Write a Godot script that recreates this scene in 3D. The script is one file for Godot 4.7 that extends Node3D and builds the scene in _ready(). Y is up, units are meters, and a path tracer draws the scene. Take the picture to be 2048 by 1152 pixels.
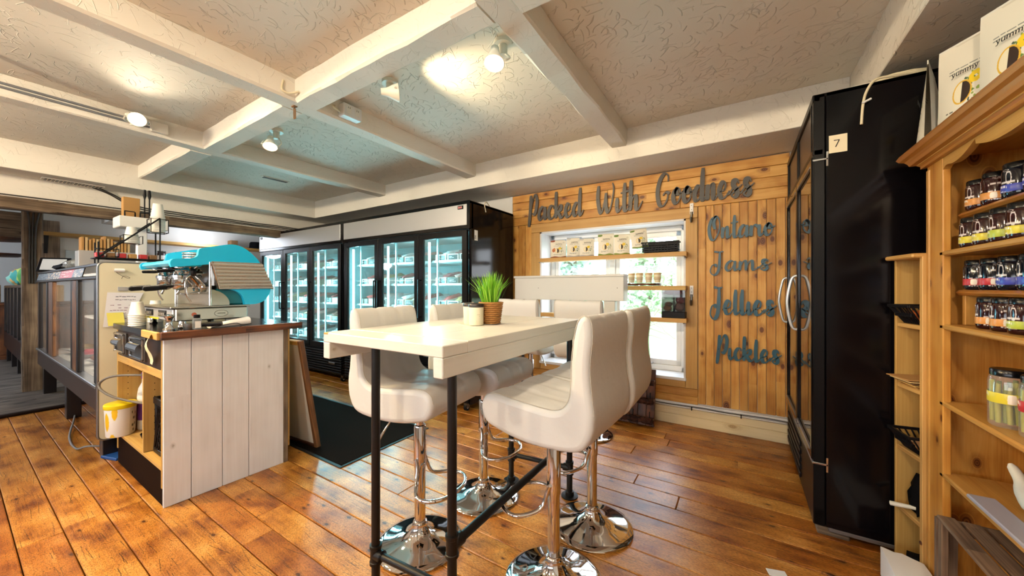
extends Node3D

# ---------------------------------------------------------------- mesh builder
class MB:
	var v := PackedVector3Array()
	var n := PackedVector3Array()
	var t := PackedVector2Array()
	var grain := 0
	var off := Vector2.ZERO
	var xf := Transform3D()

	func uv_of(p: Vector3, nn: Vector3) -> Vector2:
		var a := nn.abs()
		var dom := 0
		if a.y >= a.x and a.y >= a.z: dom = 1
		elif a.z >= a.x: dom = 2
		if dom == grain:
			return off + Vector2(p[(grain + 1) % 3], p[(grain + 2) % 3])
		return off + Vector2(p[grain], p[3 - grain - dom])

	func tri(a: Vector3, b: Vector3, c: Vector3, na := Vector3.ZERO, nb := Vector3.ZERO, nc := Vector3.ZERO, ua := Vector2.INF, ub := Vector2.INF, uc := Vector2.INF) -> void:
		var g := (b - a).cross(c - a)
		if g.length_squared() < 1e-16: return
		var gn := g.normalized()
		if na == Vector3.ZERO:
			na = -gn; nb = -gn; nc = -gn
		elif gn.dot(na + nb + nc) > 0.0:
			var q = b; b = c; c = q
			q = nb; nb = nc; nc = q
			q = ub; ub = uc; uc = q
		var fn := (na + nb + nc).normalized()
		if ua == Vector2.INF:
			ua = uv_of(a, fn); ub = uv_of(b, fn); uc = uv_of(c, fn)
		v.append(xf * a); v.append(xf * b); v.append(xf * c)
		var bs := xf.basis
		n.append((bs * na).normalized()); n.append((bs * nb).normalized()); n.append((bs * nc).normalized())
		t.append(ua); t.append(ub); t.append(uc)

	# quad with corners in order round the outline; nn is the outward normal
	func quad(a: Vector3, b: Vector3, c: Vector3, d: Vector3, nn := Vector3.ZERO, uvs := []) -> void:
		if nn == Vector3.ZERO: nn = -(b - a).cross(c - a).normalized()
		if uvs.size() == 4:
			tri(a, b, c, nn, nn, nn, uvs[0], uvs[1], uvs[2]); tri(a, c, d, nn, nn, nn, uvs[0], uvs[2], uvs[3])
		else:
			tri(a, b, c, nn, nn, nn); tri(a, c, d, nn, nn, nn)

	func sq(a, b, c, d, na, nb, nc, nd, ua := Vector2.INF, ub := Vector2.INF, uc := Vector2.INF, ud := Vector2.INF) -> void:
		tri(a, b, c, na, nb, nc, ua, ub, uc); tri(a, c, d, na, nc, nd, ua, uc, ud)

	func box(c: Vector3, s: Vector3, bev := 0.0) -> void:
		var h := s * 0.5
		var b := minf(bev, minf(h.x, minf(h.y, h.z)) * 0.9)
		for ax in 3:
			var u := (ax + 1) % 3
			var w := (ax + 2) % 3
			for sg in [-1.0, 1.0]:
				var nn := Vector3.ZERO; nn[ax] = sg
				var q := []
				for k in [[-1, -1], [1, -1], [1, 1], [-1, 1]]:
					var p := c
					p[ax] += sg * h[ax]; p[u] += k[0] * (h[u] - b); p[w] += k[1] * (h[w] - b)
					q.append(p)
				quad(q[0], q[1], q[2], q[3], nn)
		if b <= 0.0: return
		for ax in 3:
			var u := (ax + 1) % 3
			var w := (ax + 2) % 3
			for su in [-1.0, 1.0]:
				for sw in [-1.0, 1.0]:
					var nn := Vector3.ZERO; nn[u] = su; nn[w] = sw
					nn = nn.normalized()
					var q := []
					for k in [[-1, 0], [1, 0], [1, 1], [-1, 1]]:
						var p := c
						p[ax] += k[0] * (h[ax] - b)
						p[u] += su * (h[u] - (b if k[1] == 1 else 0.0))
						p[w] += sw * (h[w] - (0.0 if k[1] == 1 else b))
						q.append(p)
					quad(q[0], q[1], q[2], q[3], nn)
		for sx in [-1.0, 1.0]:
			for sy in [-1.0, 1.0]:
				for sz in [-1.0, 1.0]:
					var sg := Vector3(sx, sy, sz)
					var k := c + sg * h
					var nn := sg.normalized()
					tri(k - Vector3(0, sy * b, sz * b), k - Vector3(sx * b, 0, sz * b), k - Vector3(sx * b, sy * b, 0), nn, nn, nn)

	func mm(lo: Vector3, hi: Vector3, bev := 0.0) -> void:
		box((lo + hi) * 0.5, (hi - lo).abs(), bev)

	# round bar through points; r may be a number or an array of radii
	func tube(pts: Array, r, seg := 8, closed := false, caps := true) -> void:
		var m := pts.size()
		var rings := []
		var nrm := []
		var up := Vector3.UP
		var prev := Vector3.ZERO
		for i in m:
			var d: Vector3
			if closed: d = (pts[(i + 1) % m] - pts[(i + m - 1) % m]).normalized()
			elif i == 0: d = (pts[1] - pts[0]).normalized()
			elif i == m - 1: d = (pts[m - 1] - pts[m - 2]).normalized()
			else: d = ((pts[i + 1] - pts[i]).normalized() + (pts[i] - pts[i - 1]).normalized()).normalized()
			var s: Vector3
			if prev == Vector3.ZERO:
				s = d.cross(up)
				if s.length() < 0.05: s = d.cross(Vector3.RIGHT)
			else:
				s = prev - d * prev.dot(d)
			s = s.normalized(); prev = s
			var q := d.cross(s)
			var rr: float = r[i] if r is Array else r
			var ring := []
			var rn := []
			for k in seg:
				var a := TAU * k / seg
				var o: Vector3 = s * cos(a) + q * sin(a)
				ring.append(pts[i] + o * rr); rn.append(o)
			rings.append(ring); nrm.append(rn)
		var last := m if closed else m - 1
		for i in last:
			var j := (i + 1) % m
			for k in seg:
				var l := (k + 1) % seg
				sq(rings[i][k], rings[j][k], rings[j][l], rings[i][l], nrm[i][k], nrm[j][k], nrm[j][l], nrm[i][l])
		if caps and not closed:
			for e in [0, m - 1]:
				var nn: Vector3 = (pts[0] - pts[1]).normalized() if e == 0 else (pts[m - 1] - pts[m - 2]).normalized()
				for k in range(1, seg - 1):
					tri(rings[e][0], rings[e][k], rings[e][k + 1], nn, nn, nn)

	func cyl(a: Vector3, b: Vector3, r: float, seg := 12, r2 := -1.0) -> void:
		tube([a, b], [r, r if r2 < 0 else r2], seg)

	# profile of (radius, height), revolved round +y at c; u runs once round, v with the profile
	func lathe(prof: Array, c := Vector3.ZERO, seg := 20, sharp := 0.7) -> void:
		var m := prof.size()
		for i in m - 1:
			var p0: Vector2 = prof[i]
			var p1: Vector2 = prof[i + 1]
			var d := (p1 - p0)
			if d.length() < 1e-6: continue
			var nn := Vector2(d.y, -d.x).normalized()
			var n0 := nn
			var n1 := nn
			if i > 0:
				var e: Vector2 = p0 - prof[i - 1]
				var en := Vector2(e.y, -e.x).normalized()
				if en.dot(nn) > sharp: n0 = (en + nn).normalized()
			if i < m - 2:
				var e: Vector2 = prof[i + 2] - p1
				var en := Vector2(e.y, -e.x).normalized()
				if en.dot(nn) > sharp: n1 = (en + nn).normalized()
			for k in seg:
				var a0 := TAU * k / seg
				var a1 := TAU * (k + 1) / seg
				var c0 := Vector3(cos(a0), 0, sin(a0))
				var c1 := Vector3(cos(a1), 0, sin(a1))
				var U := Vector3.UP
				sq(c + c0 * p0.x + U * p0.y, c + c0 * p1.x + U * p1.y, c + c1 * p1.x + U * p1.y, c + c1 * p0.x + U * p0.y,
					c0 * n0.x + U * n0.y, c0 * n1.x + U * n1.y, c1 * n1.x + U * n1.y, c1 * n0.x + U * n0.y,
					Vector2(float(k) / seg, float(i) / (m - 1)), Vector2(float(k) / seg, float(i + 1) / (m - 1)), Vector2(float(k + 1) / seg, float(i + 1) / (m - 1)), Vector2(float(k + 1) / seg, float(i) / (m - 1)))

	# flat outline (x, y) pulled from z0 to z1
	func prism(poly: PackedVector2Array, z0: float, z1: float) -> void:
		var ix := Geometry2D.triangulate_polygon(poly)
		for k in range(0, ix.size(), 3):
			for z in [z0, z1]:
				var nn := Vector3(0, 0, signf(z - (z0 + z1) * 0.5))
				tri(Vector3(poly[ix[k]].x, poly[ix[k]].y, z), Vector3(poly[ix[k + 1]].x, poly[ix[k + 1]].y, z), Vector3(poly[ix[k + 2]].x, poly[ix[k + 2]].y, z), nn, nn, nn)
		var cw := Geometry2D.is_polygon_clockwise(poly)
		for k in poly.size():
			var p := poly[k]
			var q := poly[(k + 1) % poly.size()]
			var d := q - p
			var nn := Vector3(d.y, -d.x, 0).normalized() * (1.0 if cw else -1.0)
			nn = -nn if not cw else nn
			# outward side of the outline
			var mid := (p + q) * 0.5 + Vector2(nn.x, nn.y) * 1e-4
			if Geometry2D.is_point_in_polygon(mid, poly): nn = -nn
			quad(Vector3(p.x, p.y, z0), Vector3(q.x, q.y, z0), Vector3(q.x, q.y, z1), Vector3(p.x, p.y, z1), nn)

	# grid of points g[i][j] with smooth normals; outward given by a point inside
	func grid(g: Array, inside = null, wrap := false, flip := false) -> void:
		var R := g.size()
		var Cc: int = g[0].size()
		var nr := []
		for i in R:
			var row := []
			for j in Cc:
				var iu: Vector3 = g[mini(i + 1, R - 1)][j] - g[maxi(i - 1, 0)][j]
				var ju: Vector3
				if wrap: ju = g[i][(j + 1) % Cc] - g[i][(j + Cc - 1) % Cc]
				else: ju = g[i][mini(j + 1, Cc - 1)] - g[i][maxi(j - 1, 0)]
				var nn := iu.cross(ju).normalized()
				if flip: nn = -nn
				if inside != null and nn.dot(g[i][j] - inside) < 0: nn = -nn
				row.append(nn)
			nr.append(row)
		for i in R - 1:
			for j in (Cc if wrap else Cc - 1):
				var k := (j + 1) % Cc
				var u0 := Vector2(float(j) / (Cc - 1), float(i) / (R - 1))
				var u1 := Vector2(float(j + 1) / (Cc - 1), float(i + 1) / (R - 1))
				sq(g[i][j], g[i][k], g[i + 1][k], g[i + 1][j], nr[i][j], nr[i][k], nr[i + 1][k], nr[i + 1][j], u0, Vector2(u1.x, u0.y), u1, Vector2(u0.x, u1.y))

	func ball(c: Vector3, r: Vector3, seg := 12, rings := 8) -> void:
		var g := []
		for i in rings + 1:
			var th := PI * i / rings
			var row := []
			for j in seg:
				var a := TAU * j / seg
				row.append(c + Vector3(sin(th) * cos(a) * r.x, cos(th) * r.y, sin(th) * sin(a) * r.z))
			g.append(row)
		for i in rings:
			for j in seg:
				var k := (j + 1) % seg
				var q := [g[i][j], g[i][k], g[i + 1][k], g[i + 1][j]]
				var m := []
				for p in q: m.append(((p - c) / (r * r)).normalized())
				sq(q[0], q[1], q[2], q[3], m[0], m[1], m[2], m[3])

	func mesh() -> ArrayMesh:
		var a := []
		a.resize(Mesh.ARRAY_MAX)
		a[Mesh.ARRAY_VERTEX] = v; a[Mesh.ARRAY_NORMAL] = n; a[Mesh.ARRAY_TEX_UV] = t
		var tg := PackedFloat32Array()
		tg.resize(v.size() * 4)
		for i in v.size():
			var s := n[i].cross(Vector3.UP)
			if s.length() < 0.01: s = Vector3.RIGHT
			s = s.normalized()
			tg[i * 4] = s.x; tg[i * 4 + 1] = s.y; tg[i * 4 + 2] = s.z; tg[i * 4 + 3] = 1.0
		a[Mesh.ARRAY_TANGENT] = tg
		var m := ArrayMesh.new()
		m.add_surface_from_arrays(Mesh.PRIMITIVE_TRIANGLES, a)
		return m

# ---------------------------------------------------------------- scene helpers
var rng := RandomNumberGenerator.new()
var taken := {}
var M := {}

func numbered(called: String) -> String:
	if not taken.has(called):
		taken[called] = 0
		return called
	taken[called] += 1
	return "%s_%03d" % [called, taken[called]]

func tag(o: Node3D, label: String, category: String, group := "") -> Node3D:
	o.set_meta("label", label); o.set_meta("category", category)
	if group: o.set_meta("group", group)
	return o

func thing(called: String, label: String, category: String, at := Vector3.ZERO, turn := 0.0, group := "") -> Node3D:
	var o := Node3D.new()
	o.name = numbered(called); add_child(o, true)
	o.position = at; o.rotation.y = turn
	return tag(o, label, category, group)

func part(called: String, b, mat: Material, parent: Node3D, at := Vector3.ZERO) -> MeshInstance3D:
	var o := MeshInstance3D.new()
	o.name = called
	o.mesh = b.mesh() if b is MB else b
	o.material_override = mat
	o.position = at
	parent.add_child(o, true)
	return o

func single(called: String, b, mat: Material, label: String, category: String, at := Vector3.ZERO, group := "", turn := 0.0) -> MeshInstance3D:
	var o := MeshInstance3D.new()
	o.name = numbered(called)
	o.mesh = b.mesh() if b is MB else b
	o.material_override = mat
	o.position = at; o.rotation.y = turn
	add_child(o, true)
	tag(o, label, category, group)
	return o

func struct(called: String, b, mat: Material, parent: Node3D = null) -> MeshInstance3D:
	var o := MeshInstance3D.new()
	o.name = called if parent else numbered(called)
	o.mesh = b.mesh() if b is MB else b
	o.material_override = mat
	(parent if parent else self).add_child(o, true)
	o.set_meta("kind", "structure")
	return o

func struct_root(called: String) -> Node3D:
	var o := Node3D.new()
	o.name = numbered(called); add_child(o, true)
	o.set_meta("kind", "structure")
	return o

func copy_of(o: Node3D, label: String, at: Vector3, turn := 0.0) -> Node3D:
	var c: Node3D = o.duplicate()
	var base := String(o.name)
	var rx := RegEx.create_from_string("_\\d{3}$")
	c.name = numbered(rx.sub(base, ""))
	add_child(c, true)
	c.position = at; c.rotation.y = turn
	c.set_meta("label", label)
	return c

func mb(grain := 0, off := Vector2.ZERO) -> MB:
	var b := MB.new()
	b.grain = grain; b.off = off
	return b

func bx(lo: Vector3, hi: Vector3, bev := 0.0, grain := 0) -> MB:
	var b := mb(grain, Vector2(rng.randf() * 3.0, rng.randf() * 3.0))
	b.mm(lo, hi, bev)
	return b

func V(x: float, y: float, z: float) -> Vector3:
	return Vector3(x, y, z)

# smooth curve through points
func spline(p: Array, per := 6, closed := false) -> Array:
	var out := []
	var m := p.size()
	for i in (m if closed else m - 1):
		var a = p[(i + m - 1) % m] if closed or i > 0 else p[0]
		var b = p[i]
		var c = p[(i + 1) % m]
		var d = p[(i + 2) % m] if closed or i < m - 2 else p[m - 1]
		for k in per:
			var s := float(k) / per
			out.append(b.cubic_interpolate(c, a, d, s))
	if not closed: out.append(p[m - 1])
	return out

# ---------------------------------------------------------------- the scene
func _ready() -> void:
	rng.seed = 20240
	var cam := Camera3D.new()
	cam.name = "camera"
	cam.fov = rad_to_deg(2.0 * atan(576.0 / 720.0))
	cam.position = Vector3(0, 1.2, 0)
	cam.rotation.y = atan(457.0 / 720.0)
	cam.near = 0.05; cam.far = 200.0
	add_child(cam)
	cam.current = true
	var we := WorldEnvironment.new()
	we.name = "world_environment"
	var e := Environment.new()
	e.background_mode = Environment.BG_SKY
	var sk := ProceduralSkyMaterial.new()
	sk.sky_top_color = hexc("cfe2f4"); sk.sky_horizon_color = hexc("f4f7fa")
	sk.ground_bottom_color = hexc("c8c8c4"); sk.ground_horizon_color = hexc("f0f2f4")
	sk.sky_curve = 0.2
	sk.sky_energy_multiplier = 1.0
	e.sky = Sky.new()
	e.sky.sky_material = sk
	e.background_energy_multiplier = 34.0
	e.tonemap_mode = Environment.TONE_MAPPER_LINEAR
	e.tonemap_exposure = 0.295
	e.sdfgi_enabled = true; e.ssao_enabled = true; e.ssil_enabled = true
	we.environment = e
	add_child(we)
	build_materials()
	build_room()
	build_outside()
	build_lights()
	build_words()
	build_furniture()
	build_coolers()
	build_counter()
	build_machine()
	build_left()
	build_right()
	build_window_goods()

# ---------------------------------------------------------------- materials
func hexc(s: String) -> Color:
	return Color.html(s)

func mat(c: Color, rough := 0.6, metal := 0.0) -> StandardMaterial3D:
	var m := StandardMaterial3D.new()
	m.albedo_color = c; m.roughness = rough; m.metallic = metal
	return m

func tex_mat(im, c := Color.WHITE, rough := 0.6, scale := Vector2.ONE) -> StandardMaterial3D:
	var m := mat(c, rough)
	m.albedo_texture = im if im is Texture2D else ImageTexture.create_from_image(im)
	m.uv1_scale = Vector3(scale.x, scale.y, 1)
	return m

func glow(c: Color, e: float) -> StandardMaterial3D:
	var m := mat(Color(0.9, 0.9, 0.9), 0.5)
	m.emission_enabled = true; m.emission = c; m.emission_energy_multiplier = e
	return m

func pane(c: Color, a: float, rough := 0.02) -> StandardMaterial3D:
	var m := mat(Color(c.r, c.g, c.b, a), rough)
	m.transparency = BaseMaterial3D.TRANSPARENCY_ALPHA
	return m

func noise(sd: int, f: float, oct := 4) -> FastNoiseLite:
	var n := FastNoiseLite.new()
	n.seed = sd; n.frequency = f; n.fractal_octaves = oct
	n.noise_type = FastNoiseLite.TYPE_SIMPLEX_SMOOTH
	return n

# plain-sawn board: streaks along u, knots with rings round them
func wood(w: int, h: int, sd: int, ramp: Gradient, knots: int, streak: float, smudge: float, knot_col: Color, kmin := 4.0, kmax := 11.0) -> Image:
	var im := Image.create(w, h, false, Image.FORMAT_RGB8)
	var r := RandomNumberGenerator.new()
	r.seed = sd
	var n1 := noise(sd, 0.012, 4)
	var n2 := noise(sd + 1, 0.06, 2)
	var n3 := noise(sd + 2, 0.008, 3)
	var ks := []
	for i in knots:
		ks.append([r.randf() * w, r.randf() * h, r.randf_range(kmin, kmax)])
	for y in h:
		var near := []
		for k in ks:
			if absf(y - k[1]) < k[2] * 5.0: near.append(k)
		for x in w:
			var wy := float(y)
			var kd := 9.0
			for k in near:
				var dx: float = (x - k[0]) / (k[2] * 2.2)
				var dy: float = (y - k[1]) / k[2]
				var q := dx * dx + dy * dy
				if q < 25.0:
					wy += signf(dy) * k[2] * 1.3 * exp(-q * 0.3)
					var dk: float = sqrt((dx * 1.6) ** 2 + dy * dy)
					kd = minf(kd, dk)
			var g := n1.get_noise_2d(x * 0.12, wy * 3.0) * 0.6 + n2.get_noise_2d(x * 0.1, wy * 3.2) * 0.4
			var s := n3.get_noise_2d(x, y)
			var tt := 0.5 + g * streak + s * smudge
			var c := ramp.sample(clampf(tt, 0.0, 1.0))
			if kd < 1.25:
				var f := clampf((1.25 - kd) / 0.55, 0.0, 1.0)
				c = c.lerp(knot_col, f * (0.75 + 0.25 * sin(kd * 14.0)))
			elif kd < 2.4:
				c = c.lerp(knot_col, 0.25 * (2.4 - kd) / 1.15)
			im.set_pixel(x, y, c)
	return im

# scuffs, cracks and worn pale patches of an old floor
func weather(im: Image) -> void:
	var r := RandomNumberGenerator.new()
	r.seed = 812
	var w := im.get_width()
	var h := im.get_height()
	for k in 420:
		var x := r.randi_range(0, w - 1)
		var y := r.randf() * h
		var l := r.randi_range(6, 70)
		var dark := k % 4 != 0
		var s := r.randf_range(0.25, 0.7)
		var dy := r.randfn(0.0, 0.12)
		for i in l:
			var q := Vector2i(posmod(x + i, w), posmod(int(y), h))
			var c := im.get_pixelv(q)
			im.set_pixelv(q, c.darkened(s) if dark else c.lightened(s * 0.35))
			y += dy
	for k in 1500:
		var q := Vector2i(r.randi_range(0, w - 2), r.randi_range(0, h - 2))
		var c := im.get_pixelv(q).darkened(r.randf_range(0.2, 0.7))
		im.set_pixelv(q, c)
		if k % 3 == 0: im.set_pixelv(q + Vector2i(1, 0), c); im.set_pixelv(q + Vector2i(0, 1), c)
	var g := noise(91, 0.35, 2)
	for y in h:
		for x in w:
			var v := g.get_noise_2d(x * 0.35, y * 1.4)
			var c := im.get_pixel(x, y)
			im.set_pixel(x, y, c.darkened(maxf(0.0, v) * 0.5) if v > 0.0 else c.lightened(-v * 0.15))

func ramp(cols: Array) -> Gradient:
	var g := Gradient.new()
	var o := PackedFloat32Array()
	var c := PackedColorArray()
	for i in cols.size():
		o.append(float(i) / (cols.size() - 1)); c.append(hexc(cols[i]))
	g.offsets = o; g.colors = c
	return g

# random pen strokes that read as small print or handwriting
func scribble(im: Image, x0: int, y0: int, w: int, rows: int, pitch: int, thick: int, col: Color, sd: int, fill := 0.9) -> void:
	var r := RandomNumberGenerator.new()
	r.seed = sd
	for k in rows:
		var x := x0
		var stop := x0 + int(w * (r.randf_range(0.6, 1.0)))
		while x < stop:
			var l := r.randi_range(2, 7) * thick
			if r.randf() < fill: im.fill_rect(Rect2i(x, y0 + k * pitch + r.randi_range(0, 1), mini(l, stop - x), thick), col)
			x += l + thick

func disc(im: Image, cx: float, cy: float, rx: float, ry: float, col: Color, half := 0) -> void:
	for y in range(maxi(0, int(cy - ry)), mini(im.get_height(), int(cy + ry) + 1)):
		for x in range(maxi(0, int(cx - rx)), mini(im.get_width(), int(cx + rx) + 1)):
			if half > 0 and x < cx or half < 0 and x > cx: continue
			if ((x - cx) / rx) ** 2 + ((y - cy) / ry) ** 2 <= 1.0: im.set_pixel(x, y, col)

# front of a snack pouch: pale, brand bar, half-moon ring, leaves and flower, coloured foot
func pouch_print(foot: Color, corner: Color, sd: int, moon := true) -> Image:
	var im := Image.create(192, 256, false, Image.FORMAT_RGB8)
	im.fill(hexc("e9e2d0"))
	im.fill_rect(Rect2i(0, 0, 192, 8), hexc("d8d0bd"))
	disc(im, 22, 14, 34, 16, corner)
	scribble(im, 40, 78, 115, 2, 9, 3, hexc("8a8a80"), sd)
	scribble(im, 40, 202, 120, 2, 10, 4, hexc("6c6a60"), sd + 1)
	disc(im, 160, 40, 9, 9, hexc("8a8270")); disc(im, 160, 40, 7, 7, hexc("e9e2d0"))
	var r := RandomNumberGenerator.new()
	r.seed = sd
	for k in 46:
		var a := r.randf() * TAU
		var d := r.randf_range(14, 46)
		disc(im, 122 + cos(a) * d * 0.9, 146 + sin(a) * d * 0.95, r.randf_range(2, 5), r.randf_range(2, 6), [hexc("3d5240"), hexc("5c7a3a"), hexc("8ba04a")][k % 3])
	for k in 9:
		disc(im, 118 + 12 * cos(k * 0.7), 124 + 11 * sin(k * 0.7), 7, 7, hexc("f0cc2c"))
	disc(im, 84, 156, 27, 34, hexc("e2b23a")); disc(im, 84, 156, 23, 30, hexc("efe4c4"))
	disc(im, 84, 156, 23, 30, hexc("33241c"), 1)
	if not moon:
		disc(im, 40, 150, 20, 26, hexc("b5622a")); disc(im, 48, 128, 10, 14, hexc("c87432"))
	for x in 192:
		var hgt := 16 + int(6 * sin(x * 0.05 + sd))
		im.fill_rect(Rect2i(x, 256 - hgt, 1, hgt), foot)
	return im

func build_materials() -> void:
	var pine_r := ramp(["94642c", "c4924c", "d8ae68", "e2bd7e", "e8c890"])
	var pine := ImageTexture.create_from_image(wood(1024, 512, 11, pine_r, 42, 0.42, 0.35, hexc("481c08"), 4.0, 13.0))
	var clear := ImageTexture.create_from_image(wood(512, 512, 23, ramp(["a8824c", "c8a468", "d4b47c", "dec28e"]), 2, 0.5, 0.25, hexc("50260c"), 4, 7))
	M.pine_a = tex_mat(pine, hexc("f0dab0"), 0.5, Vector2(0.45, 1.1))
	M.pine_b = tex_mat(pine, hexc("e0c596"), 0.5, Vector2(0.45, 1.1))
	M.pine_c = tex_mat(pine, hexc("fae6c0"), 0.5, Vector2(0.45, 1.1))
	M.casing = tex_mat(clear, hexc("f0dcb8"), 0.5, Vector2(0.5, 1.6))
	M.hutch = tex_mat(pine, hexc("ecd0a0"), 0.35, Vector2(0.5, 1.3))
	M.hutch_side = tex_mat(clear, hexc("ecd0a0"), 0.35, Vector2(0.6, 1.8))
	M.crown = tex_mat(clear, hexc("d8a870"), 0.28, Vector2(0.6, 2.2))
	M.pale_pine = tex_mat(clear, hexc("fff0d8"), 0.5, Vector2(0.5, 1.6))
	M.ply = tex_mat(clear, hexc("ece0bc"), 0.6, Vector2(0.5, 1.6))
	var fl_im := wood(1024, 512, 41, ramp(["6a3a12", "a06a28", "be883c", "cc9a50", "dcb06c"]), 26, 0.36, 0.6, hexc("2a0f04"), 2.5, 6)
	weather(fl_im)
	var fl := ImageTexture.create_from_image(fl_im)
	for k in 4:
		M["floor_%d" % k] = tex_mat(fl, [hexc("f6dcc0"), hexc("e8c8a4"), hexc("ffecd0"), hexc("e0bc94")][k], 0.34, Vector2(0.42, 1.2))
	var fnm := NoiseTexture2D.new()
	fnm.width = 512; fnm.height = 512; fnm.seamless = true; fnm.as_normal_map = true; fnm.bump_strength = 3.0
	fnm.noise = noise(5, 0.012, 5)
	for k in 4:
		M["floor_%d" % k].normal_enabled = true; M["floor_%d" % k].normal_texture = fnm; M["floor_%d" % k].normal_scale = 0.18
	var wt := ImageTexture.create_from_image(wood(512, 256, 71, ramp(["4e443a", "75675a", "978877", "b0a392"]), 8, 0.7, 0.4, hexc("2c241c")))
	M.weathered = tex_mat(wt, hexc("d8ccbc"), 0.85, Vector2(0.7, 1.6))
	M.pale_post = tex_mat(wt, hexc("fff0e4"), 0.8, Vector2(0.7, 1.6))
	M.grey_board = tex_mat(wt, hexc("b8bcc4"), 0.6, Vector2(0.5, 1.2))
	M.crate = tex_mat(wt, hexc("c8b09c"), 0.85, Vector2(0.9, 2.2))
	var wal := ImageTexture.create_from_image(wood(512, 256, 91, ramp(["2a160c", "57341e", "7a4e2c", "966236"]), 6, 0.7, 0.5, hexc("1a0906")))
	M.walnut = tex_mat(wal, hexc("e8d0c0"), 0.45, Vector2(0.8, 2.0))
	M.barn = tex_mat(wal, hexc("ffe0c4"), 0.55, Vector2(1.2, 2.0))
	M.bark = tex_mat(wal, hexc("806050"), 0.95, Vector2(3.0, 5.0))
	M.kick = mat(hexc("1c100a"), 0.8)
	M.kick.metallic_specular = 0.15
	M.tan = tex_mat(wt, hexc("c89868"), 0.5, Vector2(0.7, 2.0))
	# trowelled plaster: short raised strokes
	var hm := Image.create(1024, 1024, false, Image.FORMAT_RF)
	var r := RandomNumberGenerator.new()
	r.seed = 5
	var und := noise(3, 0.01, 3)
	for y in 1024:
		for x in 1024:
			hm.set_pixel(x, y, Color(0.3 + 0.05 * und.get_noise_2d(x, y), 0, 0))
	for k in 900:
		var p := Vector2(r.randf() * 1024, r.randf() * 1024)
		var a := r.randfn(0.6, 0.5) if k % 4 else r.randf() * TAU
		var bend := r.randfn(0.0, 0.022)
		var hgt := r.randf_range(0.1, 0.7)
		for s in r.randi_range(12, 70):
			p += Vector2(cos(a), sin(a)); a += bend
			for o in [[0, 0, 1.0], [1, 0, 0.6], [0, 1, 0.6], [1, 1, 0.5], [-1, 0, 0.4], [0, -1, 0.4]]:
				var qx: int = posmod(int(p.x) + o[0], 1024)
				var qy: int = posmod(int(p.y) + o[1], 1024)
				hm.set_pixel(qx, qy, Color(maxf(hm.get_pixel(qx, qy).r, 0.3 + hgt * o[2]), 0, 0))
	hm.convert(Image.FORMAT_RGBA8)
	hm.bump_map_to_normal_map(7.0)
	var pn := ImageTexture.create_from_image(hm)
	M.plaster = mat(hexc("eee6d8"), 0.75)
	M.plaster.normal_enabled = true; M.plaster.normal_texture = pn; M.plaster.normal_scale = 0.9
	M.plaster.uv1_triplanar = true; M.plaster.uv1_world_triplanar = true; M.plaster.uv1_scale = Vector3(0.72, 0.72, 0.72)
	M.beam = mat(hexc("f2ece0"), 0.7)
	M.beam.normal_enabled = true; M.beam.normal_texture = pn; M.beam.normal_scale = 0.4
	M.beam.uv1_triplanar = true; M.beam.uv1_world_triplanar = true; M.beam.uv1_scale = Vector3(0.9, 0.9, 0.9)
	M.wall_white = mat(hexc("e4e2de"), 0.8)
	M.white_paint = mat(hexc("dcd9d2"), 0.5)
	M.old_white = tex_mat(wood(512, 256, 131, ramp(["bcb8b6", "dedcdc", "e8e7e8", "efeef0"]), 5, 0.3, 0.3, hexc("9c9690"), 1.2, 2.6), Color.WHITE, 0.6, Vector2(0.7, 1.5))
	M.table_white = tex_mat(wood(512, 256, 151, ramp(["b8b0a4", "dcd8d0", "e2dfd8", "e6e4de"]), 7, 0.28, 0.2, hexc("b0a28c"), 1.0, 2.0), Color.WHITE, 0.32, Vector2(0.6, 1.2))
	M.cream_board = tex_mat(clear, hexc("fff6e4"), 0.6, Vector2(0.4, 1.2))
	M.cream_board.albedo_texture = ImageTexture.create_from_image(wood(512, 256, 171, ramp(["c8b48c", "ddcfae", "e6dabd", "ebe2c8"]), 6, 0.35, 0.3, hexc("a08460"), 2.0, 5.0))
	M.leather = mat(hexc("d2d0cd"), 0.42)
	var ln := NoiseTexture2D.new()
	ln.width = 256; ln.height = 256; ln.seamless = true; ln.as_normal_map = true; ln.bump_strength = 2.0
	ln.noise = noise(9, 0.02, 3)
	M.leather.normal_enabled = true; M.leather.normal_texture = ln; M.leather.normal_scale = 0.35
	M.leather.uv1_triplanar = true; M.leather.uv1_scale = Vector3(4, 4, 4)
	M.seam = mat(hexc("b8b0a4"), 0.7)
	M.rib_steel = mat(hexc("ddd8d0"), 0.24, 0.75)
	M.chrome = mat(hexc("e6e6e8"), 0.06, 1.0)
	M.steel = mat(hexc("c4bfb6"), 0.22, 1.0)
	M.dark_steel = mat(hexc("77736e"), 0.3, 1.0)
	M.brushed = mat(hexc("c9c8c8"), 0.42, 0.7)
	M.black_pipe = mat(hexc("121010"), 0.4, 0.3)
	M.black = mat(hexc("0b0a0c"), 0.35)
	M.black.metallic_specular = 0.3
	M.black_matte = mat(hexc("0f0e11"), 0.75)
	M.black_matte.metallic_specular = 0.2
	M.black_gloss = mat(hexc("0a080b"), 0.14)
	M.black_gloss.metallic_specular = 0.35
	M.black_plastic = mat(hexc("111014"), 0.45)
	M.black_plastic.metallic_specular = 0.3
	M.turq = mat(hexc("00c2f4"), 0.18)
	M.turq.clearcoat_enabled = true; M.turq.clearcoat = 0.8
	M.turq_dark = mat(hexc("0b6d7c"), 0.3)
	M.blue = mat(hexc("1c4f96"), 0.5)
	M.navy = mat(hexc("141c4c"), 0.5)
	M.letter = mat(hexc("4a4744"), 0.4)
	M.letter_edge = mat(hexc("2b2320"), 0.6)
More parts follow.
